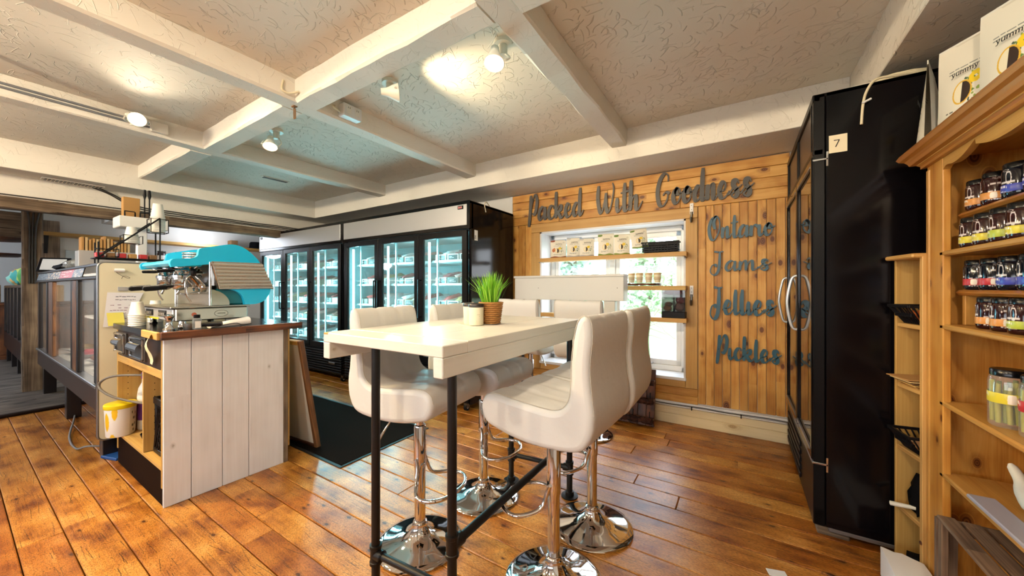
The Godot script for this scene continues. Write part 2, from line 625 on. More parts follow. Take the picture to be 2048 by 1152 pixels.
	M.letter_teal = mat(hexc("1f5064"), 0.4)
	M.cream_metal = mat(hexc("dcd3b6"), 0.4)
	M.trim_steel = mat(hexc("8a8c90"), 0.3, 0.8)
	M.case_dark = mat(hexc("161214"), 0.3)
	M.case_brown = mat(hexc("3a2c26"), 0.4)
	M.case_brown.metallic_specular = 0.3
	M.glass = pane(hexc("ffffff"), 0.06)
	M.glass_dark = pane(hexc("1a1614"), 0.45)
	M.glass_cool = pane(hexc("c8f4f8"), 0.08)
	M.clear_plastic = pane(hexc("e8eef0"), 0.25, 0.1)
	M.jar_glass = pane(hexc("ffffff"), 0.1)
	M.paper = mat(hexc("f0eee8"), 0.8)
	M.cup = mat(hexc("f2efe6"), 0.6)
	M.note = mat(hexc("ece06a"), 0.8)
	M.kraft = mat(hexc("b48850"), 0.85)
	M.kraft_dark = mat(hexc("7a5836"), 0.85)
	M.red = mat(hexc("b32a2c"), 0.5)
	M.pink = mat(hexc("d86878"), 0.5)
	M.bone = mat(hexc("e0dccc"), 0.5)
	M.foam = mat(hexc("f0ece8"), 0.9)
	M.grass_blade = mat(hexc("6aa81c"), 0.5)
	M.grass_blade.backlight_enabled = true; M.grass_blade.backlight = hexc("4a7010")
	M.grass_tip = mat(hexc("94c43a"), 0.5)
	M.wicker = mat(hexc("a8743a"), 0.7)
	M.wicker_dark = mat(hexc("7a4c20"), 0.7)
	var rubber := NoiseTexture2D.new()
	rubber.width = 256; rubber.height = 256; rubber.seamless = true
	rubber.noise = noise(33, 0.25, 2)
	rubber.color_ramp = ramp(["0a0808", "181412", "302820"])
	M.mat = tex_mat(rubber, Color.WHITE, 0.95, Vector2(3, 3))
	M.mat.metallic_specular = 0.08
	M.mat_edge = mat(hexc("101214"), 0.6)
	M.plastic_white = mat(hexc("eeeeee"), 0.35)
	M.wire_white = mat(hexc("e6f2f2"), 0.4)
	M.cool_back = mat(hexc("9fd6dc"), 0.5)
	M.tube_light = glow(hexc("b8f6ff"), 16.0)
	M.box_white = mat(hexc("f0f4f2"), 0.7)
	M.copper_pipe = mat(hexc("c8c4bc"), 0.4, 0.6)
	M.cable_grey = mat(hexc("77787c"), 0.5)
	M.cable_cream = mat(hexc("e0d4b4"), 0.5)
	M.hose = mat(hexc("6c665f"), 0.45)
	M.cable_dark = mat(hexc("35322f"), 0.6)
	M.lamp_white = mat(hexc("eae4d6"), 0.4)

# ---------------------------------------------------------------- the room
const ZW := -3.48

# rough-hewn timber along axis ax, faces wavering a little
func hewn(lo: Vector3, hi: Vector3, ax: int, amp := 0.006, seg := 14) -> MB:
	var b := mb(ax)
	var u := (ax + 1) % 3
	var w := (ax + 2) % 3
	var rings := []
	for i in seg + 1:
		var f := float(i) / seg
		var ring := []
		for k in [[0, 0], [1, 0], [1, 1], [0, 1]]:
			for e in [0, 1]:
				var p := Vector3.ZERO
				p[ax] = lerpf(lo[ax], hi[ax], f)
				var ch := 0.012
				var du: float = (ch if k[0] == 0 else -ch)
				var dw: float = (ch if k[1] == 0 else -ch)
				var first: bool = (e == 0) == ((k[0] + k[1]) % 2 == 0)
				p[u] = (lo[u] if k[0] == 0 else hi[u]) + (0.0 if first else du) + rng.randf_range(-amp, amp)
				p[w] = (lo[w] if k[1] == 0 else hi[w]) + (dw if first else 0.0) + rng.randf_range(-amp, amp)
				ring.append(p)
		rings.append(ring)
	for i in seg:
		for j in 8:
			var l := (j + 1) % 8
			var c: Vector3 = (rings[i][j] + rings[i + 1][l]) * 0.5
			var mid := (lo + hi) * 0.5
			mid[ax] = c[ax]
			var nn: Vector3 = (rings[i + 1][j] - rings[i][j]).cross(rings[i][l] - rings[i][j]).normalized()
			if nn.dot(c - mid) < 0: nn = -nn
			b.quad(rings[i][j], rings[i + 1][j], rings[i + 1][l], rings[i][l], nn)
	for e in [0, seg]:
		var nn := Vector3.ZERO
		nn[ax] = -1.0 if e == 0 else 1.0
		for j in range(1, 7): b.tri(rings[e][0], rings[e][j], rings[e][j + 1], nn, nn, nn)
	return b

func build_room() -> void:
	# floor: sub-floor and boards along x
	var fl := struct_root("floor")
	var sub := mb()
	sub.mm(V(-5.74, -0.14, -3.7), V(1.3, -0.024, 3.4))
	struct("sub_floor", sub, M.kick, fl)
	var z := ZW
	var row := 0
	while z < 3.2:
		var w := 0.135 + rng.randf_range(-0.008, 0.01)
		if z > 0.4: w = 0.27
		var x := -5.74
		while x < 1.1:
			var l := rng.randf_range(1.8, 4.2)
			var e := minf(x + l, 1.1)
			if 1.1 - e < 0.5: e = 1.1
			var b := mb(0, Vector2(rng.randf() * 3, rng.randf() * 3))
			var lift := rng.randf_range(-0.0012, 0.0012)
			b.mm(V(x + 0.001, -0.024, z + 0.002), V(e - 0.001, lift, z + w - 0.002), 0.0035)
			part("floor_board", b, M["floor_%d" % rng.randi_range(0, 3)], fl)
			x = e
		z += w
		row += 1
	# the next room's grey boards, a threshold strip between
	var f2 := struct_root("floor")
	var sub2 := mb()
	sub2.mm(V(-12.2, -0.14, -3.7), V(-5.74, -0.03, 3.4))
	struct("sub_floor", sub2, M.kick, f2)
	for k in 22:
		var xx := -12.0 + k * 0.283
		var b := mb(2, Vector2(rng.randf() * 3, rng.randf() * 3))
		b.mm(V(xx + 0.002, -0.03, -3.5), V(xx + 0.281, 0.012, 3.2), 0.003)
		part("floor_board", b, M.grey_board, f2)
	struct("trim_1", bx(V(-5.80, 0.0, -3.3), V(-5.72, 0.022, 3.2), 0.006, 2), M.kick)
	# walls with thickness
	var wb := mb()
	wb.mm(V(-12.2, -0.1, -3.72), V(-1.84, 2.7, -3.5)); wb.mm(V(-0.405, -0.1, -3.72), V(1.3, 2.7, -3.5))
	wb.mm(V(-1.84, -0.1, -3.72), V(-0.405, 0.39, -3.5)); wb.mm(V(-1.84, 1.805, -3.72), V(-0.405, 2.7, -3.5))
	var wback := struct("wall_back", wb, M.wall_white)
	struct("wall_right", bx(V(1.1, -0.1, -3.72), V(1.3, 2.7, 3.4)), M.wall_white)
	struct("wall_left", bx(V(-12.2, -0.1, -3.72), V(-12.0, 2.7, 3.4)), M.wall_white)
	var wf := mb()
	wf.mm(V(-12.2, -0.1, 3.2), V(-4.6, 2.7, 3.4)); wf.mm(V(0.4, -0.1, 3.2), V(1.3, 2.7, 3.4))
	wf.mm(V(-4.6, -0.1, 3.2), V(0.4, 0.9, 3.4)); wf.mm(V(-4.6, 1.9, 3.2), V(0.4, 2.7, 3.4))
	struct("wall_front", wf, M.wall_white)
	# ceiling and soffits
	var ce := mb()
	ce.mm(V(-5.74, 2.5, -3.6), V(1.2, 2.65, 3.3))
	struct("ceiling", ce, M.plaster)
	var c2 := mb()
	c2.mm(V(-12.1, 2.2, -3.6), V(-5.8, 2.65, 3.3))
	struct("ceiling", c2, M.wall_white)
	var so := mb()
	so.mm(V(-5.4, 2.25, -3.52), V(0.57, 2.52, -2.98), 0.004)
	struct("trim_2", so, M.beam)
	so = mb()
	so.mm(V(0.57, 2.235, -3.52), V(1.12, 2.52, 3.22), 0.004)
	struct("trim_3", so, M.plaster)
	so = mb()
	so.mm(V(-5.76, 2.25, -3.52), V(-5.4, 2.52, 3.22), 0.004)
	struct("trim_4", so, M.beam)
	so = mb()
	so.mm(V(-5.9, 2.05, -3.52), V(-5.74, 2.4, 3.22), 0.004)
	struct("trim_5", so, M.beam)
	# painted timbers
	struct("trim_6", hewn(V(-0.915, 2.365, -2.98), V(-0.775, 2.51, 3.2), 2, 0.006, 26), M.beam)
	struct("trim_7", hewn(V(-2.48, 2.365, -2.98), V(-2.34, 2.51, 3.2), 2, 0.003, 24), M.beam)
	struct("trim_8", hewn(V(-3.92, 2.365, -2.98), V(-3.78, 2.51, 3.2), 2, 0.003, 24), M.beam)
	struct("trim_9", hewn(V(-0.775, 2.358, -1.315), V(0.57, 2.51, -1.165), 0, 0.005, 8), M.beam)
	struct("trim_10", hewn(V(-2.34, 2.36, -1.306), V(-0.915, 2.51, -1.167), 0, 0.004, 10), M.beam)
	struct("trim_11", hewn(V(-3.78, 2.362, -1.29), V(-2.48, 2.51, -1.15), 0, 0.003, 10), M.beam)
	struct("trim_12", hewn(V(-5.4, 2.362, -1.26), V(-3.92, 2.51, -1.1), 0, 0.003, 10), M.beam)
	# natural timber header over the opening to the next room
	struct("trim_13", hewn(V(-5.88, 1.945, -3.5), V(-5.735, 2.055, 3.2), 2, 0.003, 20), M.weathered)
	# boarded window wall
	var top := [2.243, 2.160, 2.075, 1.99, 1.903]
	var pick := ["pine_a", "pine_b", "pine_c"]
	for k in 4:
		var cuts := [[-2.2, 0.32], [-2.2, -1.1, 0.32], [-2.2, -0.3, 0.32], [-2.2, -1.62, -0.45, 0.32]][k] as Array
		for j in cuts.size() - 1:
			part("board", bx(V(cuts[j] + 0.0008, top[k + 1] + 0.001, -3.51), V(cuts[j + 1] - 0.0008, top[k] - 0.001, -3.48 + (0.004 if k == 0 else 0.0)), 0.003), M[pick[(k + j) % 3]], wback)
	for k in 3:
		part("board", bx(V(-2.2 + k * 0.083, 0.19, -3.51), V(-2.2 + (k + 1) * 0.083 - 0.002, 1.902, -3.482), 0.004, 1), M[pick[k % 3]], wback)
	part("lit_edge_strip", bx(V(-2.235, 0.0, -3.52), V(-2.2, 2.244, -3.476), 0.003, 1), M.old_white, wback)  # pale colour stands for light caught on the board edges
	for k in 10:
		part("board", bx(V(-0.308 + k * 0.0605, 0.2, -3.51), V(-0.308 + (k + 1) * 0.0605 - 0.0025, 1.902, -3.482 + rng.randf_range(-0.001, 0.001)), 0.004, 1), M[pick[(k * 2) % 3]], wback)
	part("board", bx(V(0.298, 0.2, -3.51), V(0.36, 1.902, -3.48), 0.004, 1), M.pine_b, wback)
	for k in 2:
		part("board", bx(V(-1.95, 0.19 + k * 0.066, -3.51), V(-0.31, 0.19 + (k + 1) * 0.066 - 0.002, -3.482), 0.003), M[pick[k]], wback)
	# window casing
	part("casing", bx(V(-1.95, 1.806, -3.51), V(-0.312, 1.901, -3.472), 0.003), M.casing, wback)
	part("casing", bx(V(-1.95, 0.325, -3.51), V(-1.843, 1.804, -3.472), 0.003, 1), M.casing, wback)
	part("casing", bx(V(-0.406, 0.325, -3.51), V(-0.312, 1.804, -3.472), 0.003, 1), M.casing, wback)
	part("casing", bx(V(-1.841, 0.325, -3.51), V(-0.408, 0.392, -3.474), 0.003), M.casing, wback)
	# window liner, frame, two sashes
	var win := struct_root("window_1")
	var ln := mb()
	ln.mm(V(-1.845, 0.392, -3.74), V(-1.825, 1.806, -3.474)); ln.mm(V(-0.42, 0.392, -3.74), V(-0.404, 1.806, -3.474))
	ln.mm(V(-1.845, 1.79, -3.74), V(-0.404, 1.808, -3.474))
	struct("liner", ln, M.old_white, win)
	struct("sill", bx(V(-1.85, 0.385, -3.74), V(-0.40, 0.412, -3.462), 0.004), M.old_white, win)
	var fr := mb()
	fr.mm(V(-1.825, 0.412, -3.76), V(-1.775, 1.79, -3.70), 0.006); fr.mm(V(-0.47, 0.412, -3.76), V(-0.42, 1.79, -3.70), 0.006)
	fr.mm(V(-1.825, 1.74, -3.76), V(-0.42, 1.79, -3.70), 0.006); fr.mm(V(-1.825, 0.412, -3.76), V(-0.42, 0.462, -3.70), 0.006)
	struct("window_frame", fr, M.plastic_white, win)
	struct("mullion", bx(V(-1.15, 0.462, -3.755), V(-1.09, 1.74, -3.695), 0.006), M.plastic_white, win)
	for s in [[-1.775, -1.15], [-1.09, -0.47]]:
		var sa := mb()
		sa.mm(V(s[0], 0.462, -3.745), V(s[0] + 0.045, 1.74, -3.715), 0.005); sa.mm(V(s[1] - 0.045, 0.462, -3.745), V(s[1], 1.74, -3.715), 0.005)
		sa.mm(V(s[0], 0.462, -3.745), V(s[1], 0.515, -3.715), 0.005); sa.mm(V(s[0], 1.69, -3.745), V(s[1], 1.74, -3.715), 0.005)
		var sash := struct("sash", sa, M.plastic_white, win)
		part("pane", bx(V(s[0] + 0.045, 0.515, -3.733), V(s[1] - 0.045, 1.69, -3.728)), M.glass, sash)
	var lk := mb()
	lk.mm(V(-0.84, 0.462, -3.715), V(-0.72, 0.482, -3.69), 0.004)
	struct("sash_lock", lk, M.brushed, win)
	# unseen window behind the viewer, placed to light stool backs and counter planks
	var w2 := struct_root("unseen_window_2")
	var f3 := mb()
	for xx in [-4.6, -2.95, -1.3, 0.34]: f3.mm(V(xx, 0.9, 3.26), V(xx + 0.06, 1.9, 3.32), 0.005)
	f3.mm(V(-4.6, 0.9, 3.26), V(0.4, 0.96, 3.32), 0.005); f3.mm(V(-4.6, 1.84, 3.26), V(0.4, 1.9, 3.32), 0.005)
	struct("window_frame", f3, M.plastic_white, w2)
	for k in 3: part("pane", bx(V(-4.54 + k * 1.65, 0.96, 3.285), V(-2.95 + k * 1.65, 1.84, 3.29)), M.glass, w2)
	# cream base boards and the pipe run on top of them
	var bb := struct_root("baseboard_back")
	for s in [[0.0, 0.085], [0.086, 0.15]]:
		var b := mb(0, Vector2(rng.randf() * 3, s[1] * 7))
		b.mm(V(-2.2, s[0], -3.51), V(0.34, s[1], -3.462), 0.003)
		part("board", b, M.cream_board, bb)
	part("ledge", bx(V(-2.2, 0.15, -3.51), V(0.34, 0.19, -3.47), 0.004), M.old_white, bb)
	var pr := mb()
	pr.tube([V(-2.2, 0.163, -3.455), V(0.34, 0.158, -3.455)], 0.0075, 8)
	var pipe := single("conduit_pipe", pr, M.copper_pipe, "thin grey pipe running along the cream baseboard below the window wall", "pipe")
	for k in 3:
		var cl := mb()
		cl.mm(V(-0.72 + k * 0.36, 0.145, -3.466), V(-0.712 + k * 0.36, 0.176, -3.44), 0.002)
		part("clip", cl, M.black_plastic, pipe)
	var cb := mb()
	var pts := []
	for k in 18: pts.append(V(-2.2 + k * 0.149, 0.176 + 0.003 * sin(k * 2.1), -3.449))
	cb.tube(spline(pts, 3), 0.0035, 6)
	single("cable", cb, M.cable_dark, "dark cable lying on the pipe above the cream baseboard", "cable")
	# far room: partition with a shelf, a post and a plank header
	struct("wall_partition", bx(V(-7.6, 0.0, -3.5), V(-7.5, 2.3, -0.62)), M.wall_white)
	struct("trim_14", hewn(V(-7.02, 0.0, -0.62), V(-6.9, 2.3, -0.47), 1, 0.003, 12), M.weathered)
	struct("trim_15", hewn(V(-7.56, 0.0, -0.80), V(-7.44, 2.06, -0.64), 1, 0.003, 10), M.pale_post)
	for k in 3:
		var cbv := mb()
		cbv.tube(spline([V(-6.885 + k * 0.004, 2.15, -0.60 + k * 0.05), V(-6.885, 1.9, -0.565 + k * 0.022), V(-6.885, 1.6, -0.56 + k * 0.02), V(-6.885, 1.25, -0.56 + k * 0.02)], 5), 0.008, 6)
		single("cable", cbv, M.cable_dark, "dark cable running down the grey post of the next room, %s from the food case" % ["first", "second", "third"][k], "cable")
	var hd := struct_root("trim_16")
	for k in 3:
		part("plank", bx(V(-7.3, 1.80 + k * 0.1, -0.5), V(-7.24, 1.898 + k * 0.1, 3.2), 0.004, 2), M.weathered, hd)
	var far_beam := mb()
	far_beam.mm(V(-7.4, 2.08, -1.35), V(-5.88, 2.21, -1.15), 0.005)
	struct("trim_17", far_beam, M.wall_white)

# ---------------------------------------------------------------- what lies outside the window
func build_outside() -> void:
	var g := mb()
	g.mm(V(-40, -0.9, -60), V(40, -0.6, -3.9))
	g = mb()
	g.mm(V(-40, -0.9, -9.0), V(40, -0.55, -3.9))
	var drive := single("driveway", g, mat(hexc("e8e4dc"), 0.9), "bright pale gravel driveway outside the window", "driveway")
	drive.set_meta("kind", "structure")
	g = mb()
	g.mm(V(-60, -0.9, -60), V(60, -0.53, -9.0))
	var lawn := single("lawn", g, mat(hexc("94bc78"), 0.9), "green lawn beyond the driveway outside the window", "lawn")
	lawn.set_meta("kind", "structure")
	var leaf := mb()
	leaf.tri(V(-0.5, 0, 0), V(0.0, 0.12, 0.25), V(0.6, 0, 0)); leaf.tri(V(-0.5, 0, 0), V(0.6, 0, 0), V(0.0, -0.1, -0.25))
	var lm := leaf.mesh()
	var spots := [[-7.2, -17.0, 3.2, 5.2], [-4.0, -19.0, 3.0, 4.6], [-11.5, -20.0, 3.4, 5.6], [-1.8, -15.0, 2.4, 4.6], [-15.5, -18.5, 3.2, 5.0]]
	for k in spots.size():
		var s: Array = spots[k]
		var o := thing("tree", ["tall spruce tree seen through the middle of the window", "broad green tree beside the window's mullion view", "bluish evergreen furthest away beyond the lawn", "bare-stemmed tree seen through the window's sunny end", "dense evergreen hidden mostly by the white panel"][k], "tree", V(s[0], -0.53, s[1]), 0.0)
		var tr := mb(1)
		tr.tube([V(0, 0, 0), V(0.05, s[3] * 0.5, 0), V(0, s[3], 0)], [0.16, 0.1, 0.03], 8)
		for q in 7:
			var a := q * 2.4
			var hh: float = s[3] * (0.25 + 0.1 * q)
			tr.tube([V(0, hh, 0), V(cos(a) * 1.2, hh + 0.25, sin(a) * 1.2)], [0.05, 0.015], 5)
		part("trunk", tr, mat(hexc("5c4a3c"), 0.9), o)
		var mm := MultiMesh.new()
		mm.transform_format = MultiMesh.TRANSFORM_3D
		mm.mesh = lm
		mm.instance_count = 1600
		var r := RandomNumberGenerator.new()
		r.seed = 40 + k
		for i in 1600:
			var h := pow(r.randf(), 0.8)
			var rad: float = s[2] * 0.62 * (1.05 - h) * sqrt(r.randf()) * (0.7 + 0.3 * sin(i * 0.7))
			var a := r.randf() * TAU
			var p := V(cos(a) * rad, s[3] * (0.12 + 0.9 * h), sin(a) * rad)
			mm.set_instance_transform(i, Transform3D(Basis.from_euler(V(r.randf() * 3, r.randf() * 6, r.randf() * 3)).scaled(Vector3.ONE * r.randf_range(0.2, 0.5)), p))
		var mi := MultiMeshInstance3D.new()
		mi.name = "crown"; mi.multimesh = mm
		mi.material_override = mat([hexc("8fb0a0"), hexc("9ab894"), hexc("88aaa8"), hexc("a8c09a"), hexc("8caa9c")][k], 0.8)
		mi.set_meta("kind", "stuff")
		o.add_child(mi, true)
	# brush pile
	var bp := mb(0)
	var r := RandomNumberGenerator.new()
	r.seed = 77
	for k in 60:
		var p := V(r.randf_range(-2.2, 2.2), r.randf_range(0.0, 0.9), r.randf_range(-0.5, 0.5))
		var a := r.randf() * TAU
		bp.tube([p, p + V(cos(a) * 0.5, r.randf_range(0.0, 0.5), sin(a) * 0.3), p + V(cos(a) * 1.1, r.randf_range(-0.1, 0.7), sin(a) * 0.5)], [0.03, 0.02, 0.008], 5)
	var pile := single("brush_pile", bp, mat(hexc("8f8578"), 0.9), "grey brush pile of cut branches on the lawn outside", "brush pile", V(-3.6, -0.53, -11.5))
	pile.set_meta("kind", "stuff")

# ---------------------------------------------------------------- cut-out script lettering
var GL := {
	"P": [1.12, [[0.35, 2.0], [0.28, 0.8], [0.12, -0.45]], [[0.26, 0.3], [0.48, 1.3], [0.78, 2.02], [1.02, 1.6], [0.92, 0.85], [0.68, 0.45], [0.5, 0.6]]],
	"a": [1.0, [[0.72, 0.85], [0.5, 1.0], [0.2, 0.72], [0.1, 0.25], [0.28, 0.0], [0.55, 0.3], [0.76, 0.95]], [[0.78, 0.98], [0.72, 0.3], [0.8, 0.02], [1.05, 0.3]]],
	"c": [0.78, [[0.65, 0.75], [0.58, 0.98], [0.32, 0.92], [0.12, 0.5], [0.24, 0.05], [0.52, 0.04], [0.84, 0.4]]],
	"k": [0.95, [[0.15, 2.0], [0.12, 1.0], [0.1, 0.0]], [[0.1, 0.3], [0.42, 0.88], [0.65, 0.88], [0.58, 0.58], [0.25, 0.48]], [[0.3, 0.5], [0.52, 0.12], [0.72, 0.0], [1.0, 0.32]]],
	"e": [0.78, [[0.13, 0.4], [0.48, 0.52], [0.56, 0.86], [0.36, 1.0], [0.12, 0.55], [0.24, 0.04], [0.54, 0.06], [0.84, 0.42]]],
	"d": [1.0, [[0.65, 0.85], [0.4, 0.96], [0.12, 0.5], [0.2, 0.04], [0.45, 0.12], [0.68, 0.6]], [[0.78, 2.02], [0.72, 1.0], [0.7, 0.2], [0.84, 0.02], [1.08, 0.4]]],
	"W": [1.6, [[0.15, 1.95], [0.08, 1.0], [0.28, 0.08], [0.5, 0.25], [0.78, 1.35]], [[0.8, 1.4], [0.78, 0.5], [1.0, 0.03], [1.3, 0.7], [1.46, 1.6], [1.36, 2.02]]],
	"i": [0.5, [[0.16, 0.95], [0.12, 0.3], [0.26, 0.0], [0.54, 0.35]]],
	"t": [0.62, [[0.3, 1.9], [0.25, 1.0], [0.25, 0.15], [0.44, 0.02], [0.68, 0.35]], [[-0.05, 1.22], [0.25, 1.3], [0.62, 1.32]]],
	"h": [0.98, [[0.2, 2.0], [0.15, 1.0], [0.1, 0.0]], [[0.12, 0.3], [0.35, 0.85], [0.55, 0.95], [0.6, 0.6], [0.58, 0.15], [0.75, 0.02], [1.1, 0.55]]],
	"G": [1.28, [[0.95, 1.5], [0.96, 1.88], [0.65, 2.03], [0.25, 1.6], [0.05, 0.8], [0.22, 0.05], [0.58, -0.02], [0.88, 0.35], [0.94, 0.75]], [[0.52, 0.62], [0.75, 0.82], [1.12, 0.72]]],
	"o": [0.86, [[0.5, 1.0], [0.22, 0.8], [0.1, 0.35], [0.32, 0.0], [0.64, 0.3], [0.66, 0.8], [0.46, 1.0], [0.36, 0.72], [0.56, 0.58], [0.94, 0.75]]],
	"n": [0.9, [[0.14, 0.95], [0.1, 0.0]], [[0.1, 0.2], [0.34, 0.85], [0.52, 0.93], [0.55, 0.5], [0.55, 0.12], [0.68, 0.02], [0.95, 0.35]]],
	"s": [0.86, [[0.0, 0.15], [0.35, 0.6], [0.62, 1.0]], [[0.72, 0.78], [0.62, 1.02], [0.38, 0.98], [0.34, 0.7], [0.58, 0.42], [0.62, 0.14], [0.42, -0.02], [0.22, 0.12], [0.34, 0.26], [0.95, 0.7]]],
	"O": [1.18, [[0.75, 1.95], [0.32, 1.7], [0.05, 0.9], [0.2, 0.05], [0.55, -0.1], [0.95, 0.6], [1.02, 1.45], [0.75, 1.95], [0.5, 1.5], [0.56, 0.95], [0.72, 0.85]]],
	"r": [0.66, [[0.12, 0.92], [0.1, 0.0]], [[0.1, 0.3], [0.3, 0.85], [0.5, 0.92], [0.7, 0.72]]],
	"J": [1.05, [[0.28, 2.0], [0.6, 1.92], [0.98, 1.96]], [[0.7, 1.95], [0.68, 1.0], [0.58, 0.0], [0.28, -0.42], [-0.02, -0.1], [0.08, 0.5], [0.36, 0.66], [0.42, 0.42]]],
	"m": [1.35, [[0.14, 0.95], [0.1, 0.0]], [[0.1, 0.2], [0.32, 0.85], [0.5, 0.93], [0.55, 0.5], [0.52, 0.0]], [[0.54, 0.2], [0.78, 0.85], [0.96, 0.93], [1.0, 0.5], [1.0, 0.12], [1.13, 0.02], [1.4, 0.35]]],
	"l": [0.52, [[0.2, 1.8], [0.15, 0.8], [0.18, 0.1], [0.34, 0.02], [0.58, 0.35]]],
}

func glyph(ch: String, sx: float, sy: float) -> MB:
	var b := mb()
	var th := 0.011
	var strokes: Array = GL[ch].slice(1)
	var lay := 0.0
	for s in strokes:
		var p := []
		for q in s: p.append(V(q[0] * sx, q[1] * sy, 0))
		p = spline(p, 5)
		var L := []
		var R := []
		for i in p.size():
			var d: Vector3 = (p[mini(i + 1, p.size() - 1)] - p[maxi(i - 1, 0)]).normalized()
			var f := float(i) / (p.size() - 1)
			var wd: float = sy * lerpf(0.095, 0.25, clampf(-d.y * 0.9 + 0.25, 0.0, 1.0)) * minf(1.0, 0.62 + 3.0 * minf(f, 1.0 - f))
			var o := V(-d.y, d.x, 0) * wd * 0.5
			L.append(p[i] + o); R.append(p[i] - o)
		var zf := V(0, 0, th + lay)
		for i in p.size() - 1:
			b.quad(L[i] + zf, L[i + 1] + zf, R[i + 1] + zf, R[i] + zf, V(0, 0, 1))
			b.quad(L[i], L[i + 1], R[i + 1], R[i], V(0, 0, -1))
			var nl: Vector3 = ((L[i] - R[i]) + (L[i + 1] - R[i + 1])).normalized()
			b.quad(L[i], L[i + 1], L[i + 1] + zf, L[i] + zf, nl)
			b.quad(R[i], R[i + 1], R[i + 1] + zf, R[i] + zf, -nl)
		for e in [0, p.size() - 1]:
			var nn: Vector3 = ((p[0] - p[1]) if e == 0 else (p[e] - p[e - 1])).normalized()
			b.quad(L[e], L[e] + zf, R[e] + zf, R[e], nn)
		lay += 0.0006
	return b

func word(text: String, x0: float, x1: float, y: float, unit: float, m: Material, label: String) -> void:
	var adv := 0.0
	for ch in text: adv += GL[ch][0]
	var sx := (x1 - x0) / adv
	var o := thing("script_word", label, "sign", V(x0, y, -3.47), 0.0, "wooden script lettering on the board wall")
	var x := 0.0
	for ch in text:
		var l := part("letter", glyph(ch, sx, unit), m, o, V(x, 0, 0))
		if ch in "PWGOJ" or rng.randf() < 0.4:
			var sc := mb()
			var q: Array = GL[ch][1][1]
			sc.lathe([Vector2(0.0001, 0.002), Vector2(0.004, 0.001), Vector2(0.004, -0.002)], Vector3.ZERO, 8)
			var so := part("screw", sc, M.black, l, V(q[0] * sx, q[1] * unit, 0.0118))
			so.rotation.x = PI / 2
		x += GL[ch][0] * sx
	# standoff pegs hold the word off the boards
	for f in [0.2, 0.8]:
		var pg := mb()
		pg.cyl(V((x1 - x0) * f, unit * 0.3, -0.012), V((x1 - x0) * f, unit * 0.3, 0.001), 0.004, 6)
		part("peg", pg, M.black, o)

func build_words() -> void:
	word("Packed", -1.99, -1.35, 1.937, 0.14, M.letter, "dark script word Packed on the top boards, left of the heading")
	word("With", -1.20, -0.78, 1.93, 0.142, M.letter, "dark script word With in the middle of the heading above the window")
	word("Goodness", -0.64, 0.085, 1.945, 0.138, M.letter, "dark script word Goodness at the end of the heading")
	word("Ontario", -0.228, 0.222, 1.614, 0.096, M.letter_teal, "teal-grey script word Ontario, topmost on the narrow vertical boards")
	word("Jams", -0.213, 0.198, 1.342, 0.082, M.letter_teal, "teal-grey script word Jams between Ontario and Jellies")
	word("Jellies", -0.213, 0.23, 0.985, 0.112, M.letter_teal, "teal script word Jellies between Jams and Pickles")
	word("Pickles", -0.176, 0.262, 0.612, 0.098, M.letter_teal, "teal script word Pickles, lowest on the narrow vertical boards")

# ---------------------------------------------------------------- lamps
func spot_lamp(base: Vector3, head: Vector3, aim: Vector3, energy: float, label: String, lit := true, angle := 62.0, col := Color(1.0, 0.92, 0.79), glowing := 14.0) -> void:
	var o := thing("track_spotlight", label, "spotlight", base, 0.0, "white ceiling spotlights")
	var h := head - base
	var d := (aim - head).normalized()
	var s := d.cross(Vector3.UP)
	if s.length() < 0.05: s = Vector3.RIGHT
	s = s.normalized()
	var b := mb()
	b.cyl(V(0, 0.0, 0), V(0, -0.02, 0), 0.05, 16)
	b.cyl(V(0, -0.02, 0), V(0, -0.075, 0), 0.024, 12)
	part("canopy", b, M.lamp_white, o)
	var arm := mb()
	for q in [-1.0, 1.0]:
		arm.tube(spline([V(0, -0.06, 0) + s * 0.01 * q, (V(0, -0.07, 0) + h) * 0.5 + s * 0.055 * q, h + s * 0.056 * q + d * -0.005], 5), 0.006, 6)
	part("gimbal_arm", arm, M.lamp_white, o)
	var bs := Basis(s, d, s.cross(d))
	var sh := mb()
	sh.xf = Transform3D(bs, h)
	sh.lathe([Vector2(0.001, -0.085), Vector2(0.02, -0.085), Vector2(0.024, -0.05), Vector2(0.034, -0.03), Vector2(0.048, 0.0), Vector2(0.052, 0.012), Vector2(0.049, 0.014), Vector2(0.046, 0.004), Vector2(0.001, 0.004)], Vector3.ZERO, 20)
	part("lamp_shell", sh, M.lamp_white, o)
	var fc := mb()
	fc.xf = Transform3D(bs, h)
	fc.lathe([Vector2(0.0455, 0.006), Vector2(0.035, 0.011), Vector2(0.001, 0.013)], Vector3.ZERO, 20)
	part("bulb_face", fc, glow(col, glowing) if lit else M.lamp_white, o)
	if not lit: return
	var l := SpotLight3D.new()
	l.name = "spot_light"
	l.light_color = col; l.light_energy = energy * 0.62; l.light_size = 0.045
	l.spot_range = 14.0; l.spot_attenuation = 2.0; l.spot_angle = angle; l.spot_angle_attenuation = 0.8
	l.shadow_enabled = true
	o.add_child(l)
	l.position = h + d * 0.022
	l.basis = Basis.looking_at(d, Vector3.UP if absf(d.y) < 0.98 else Vector3.RIGHT)

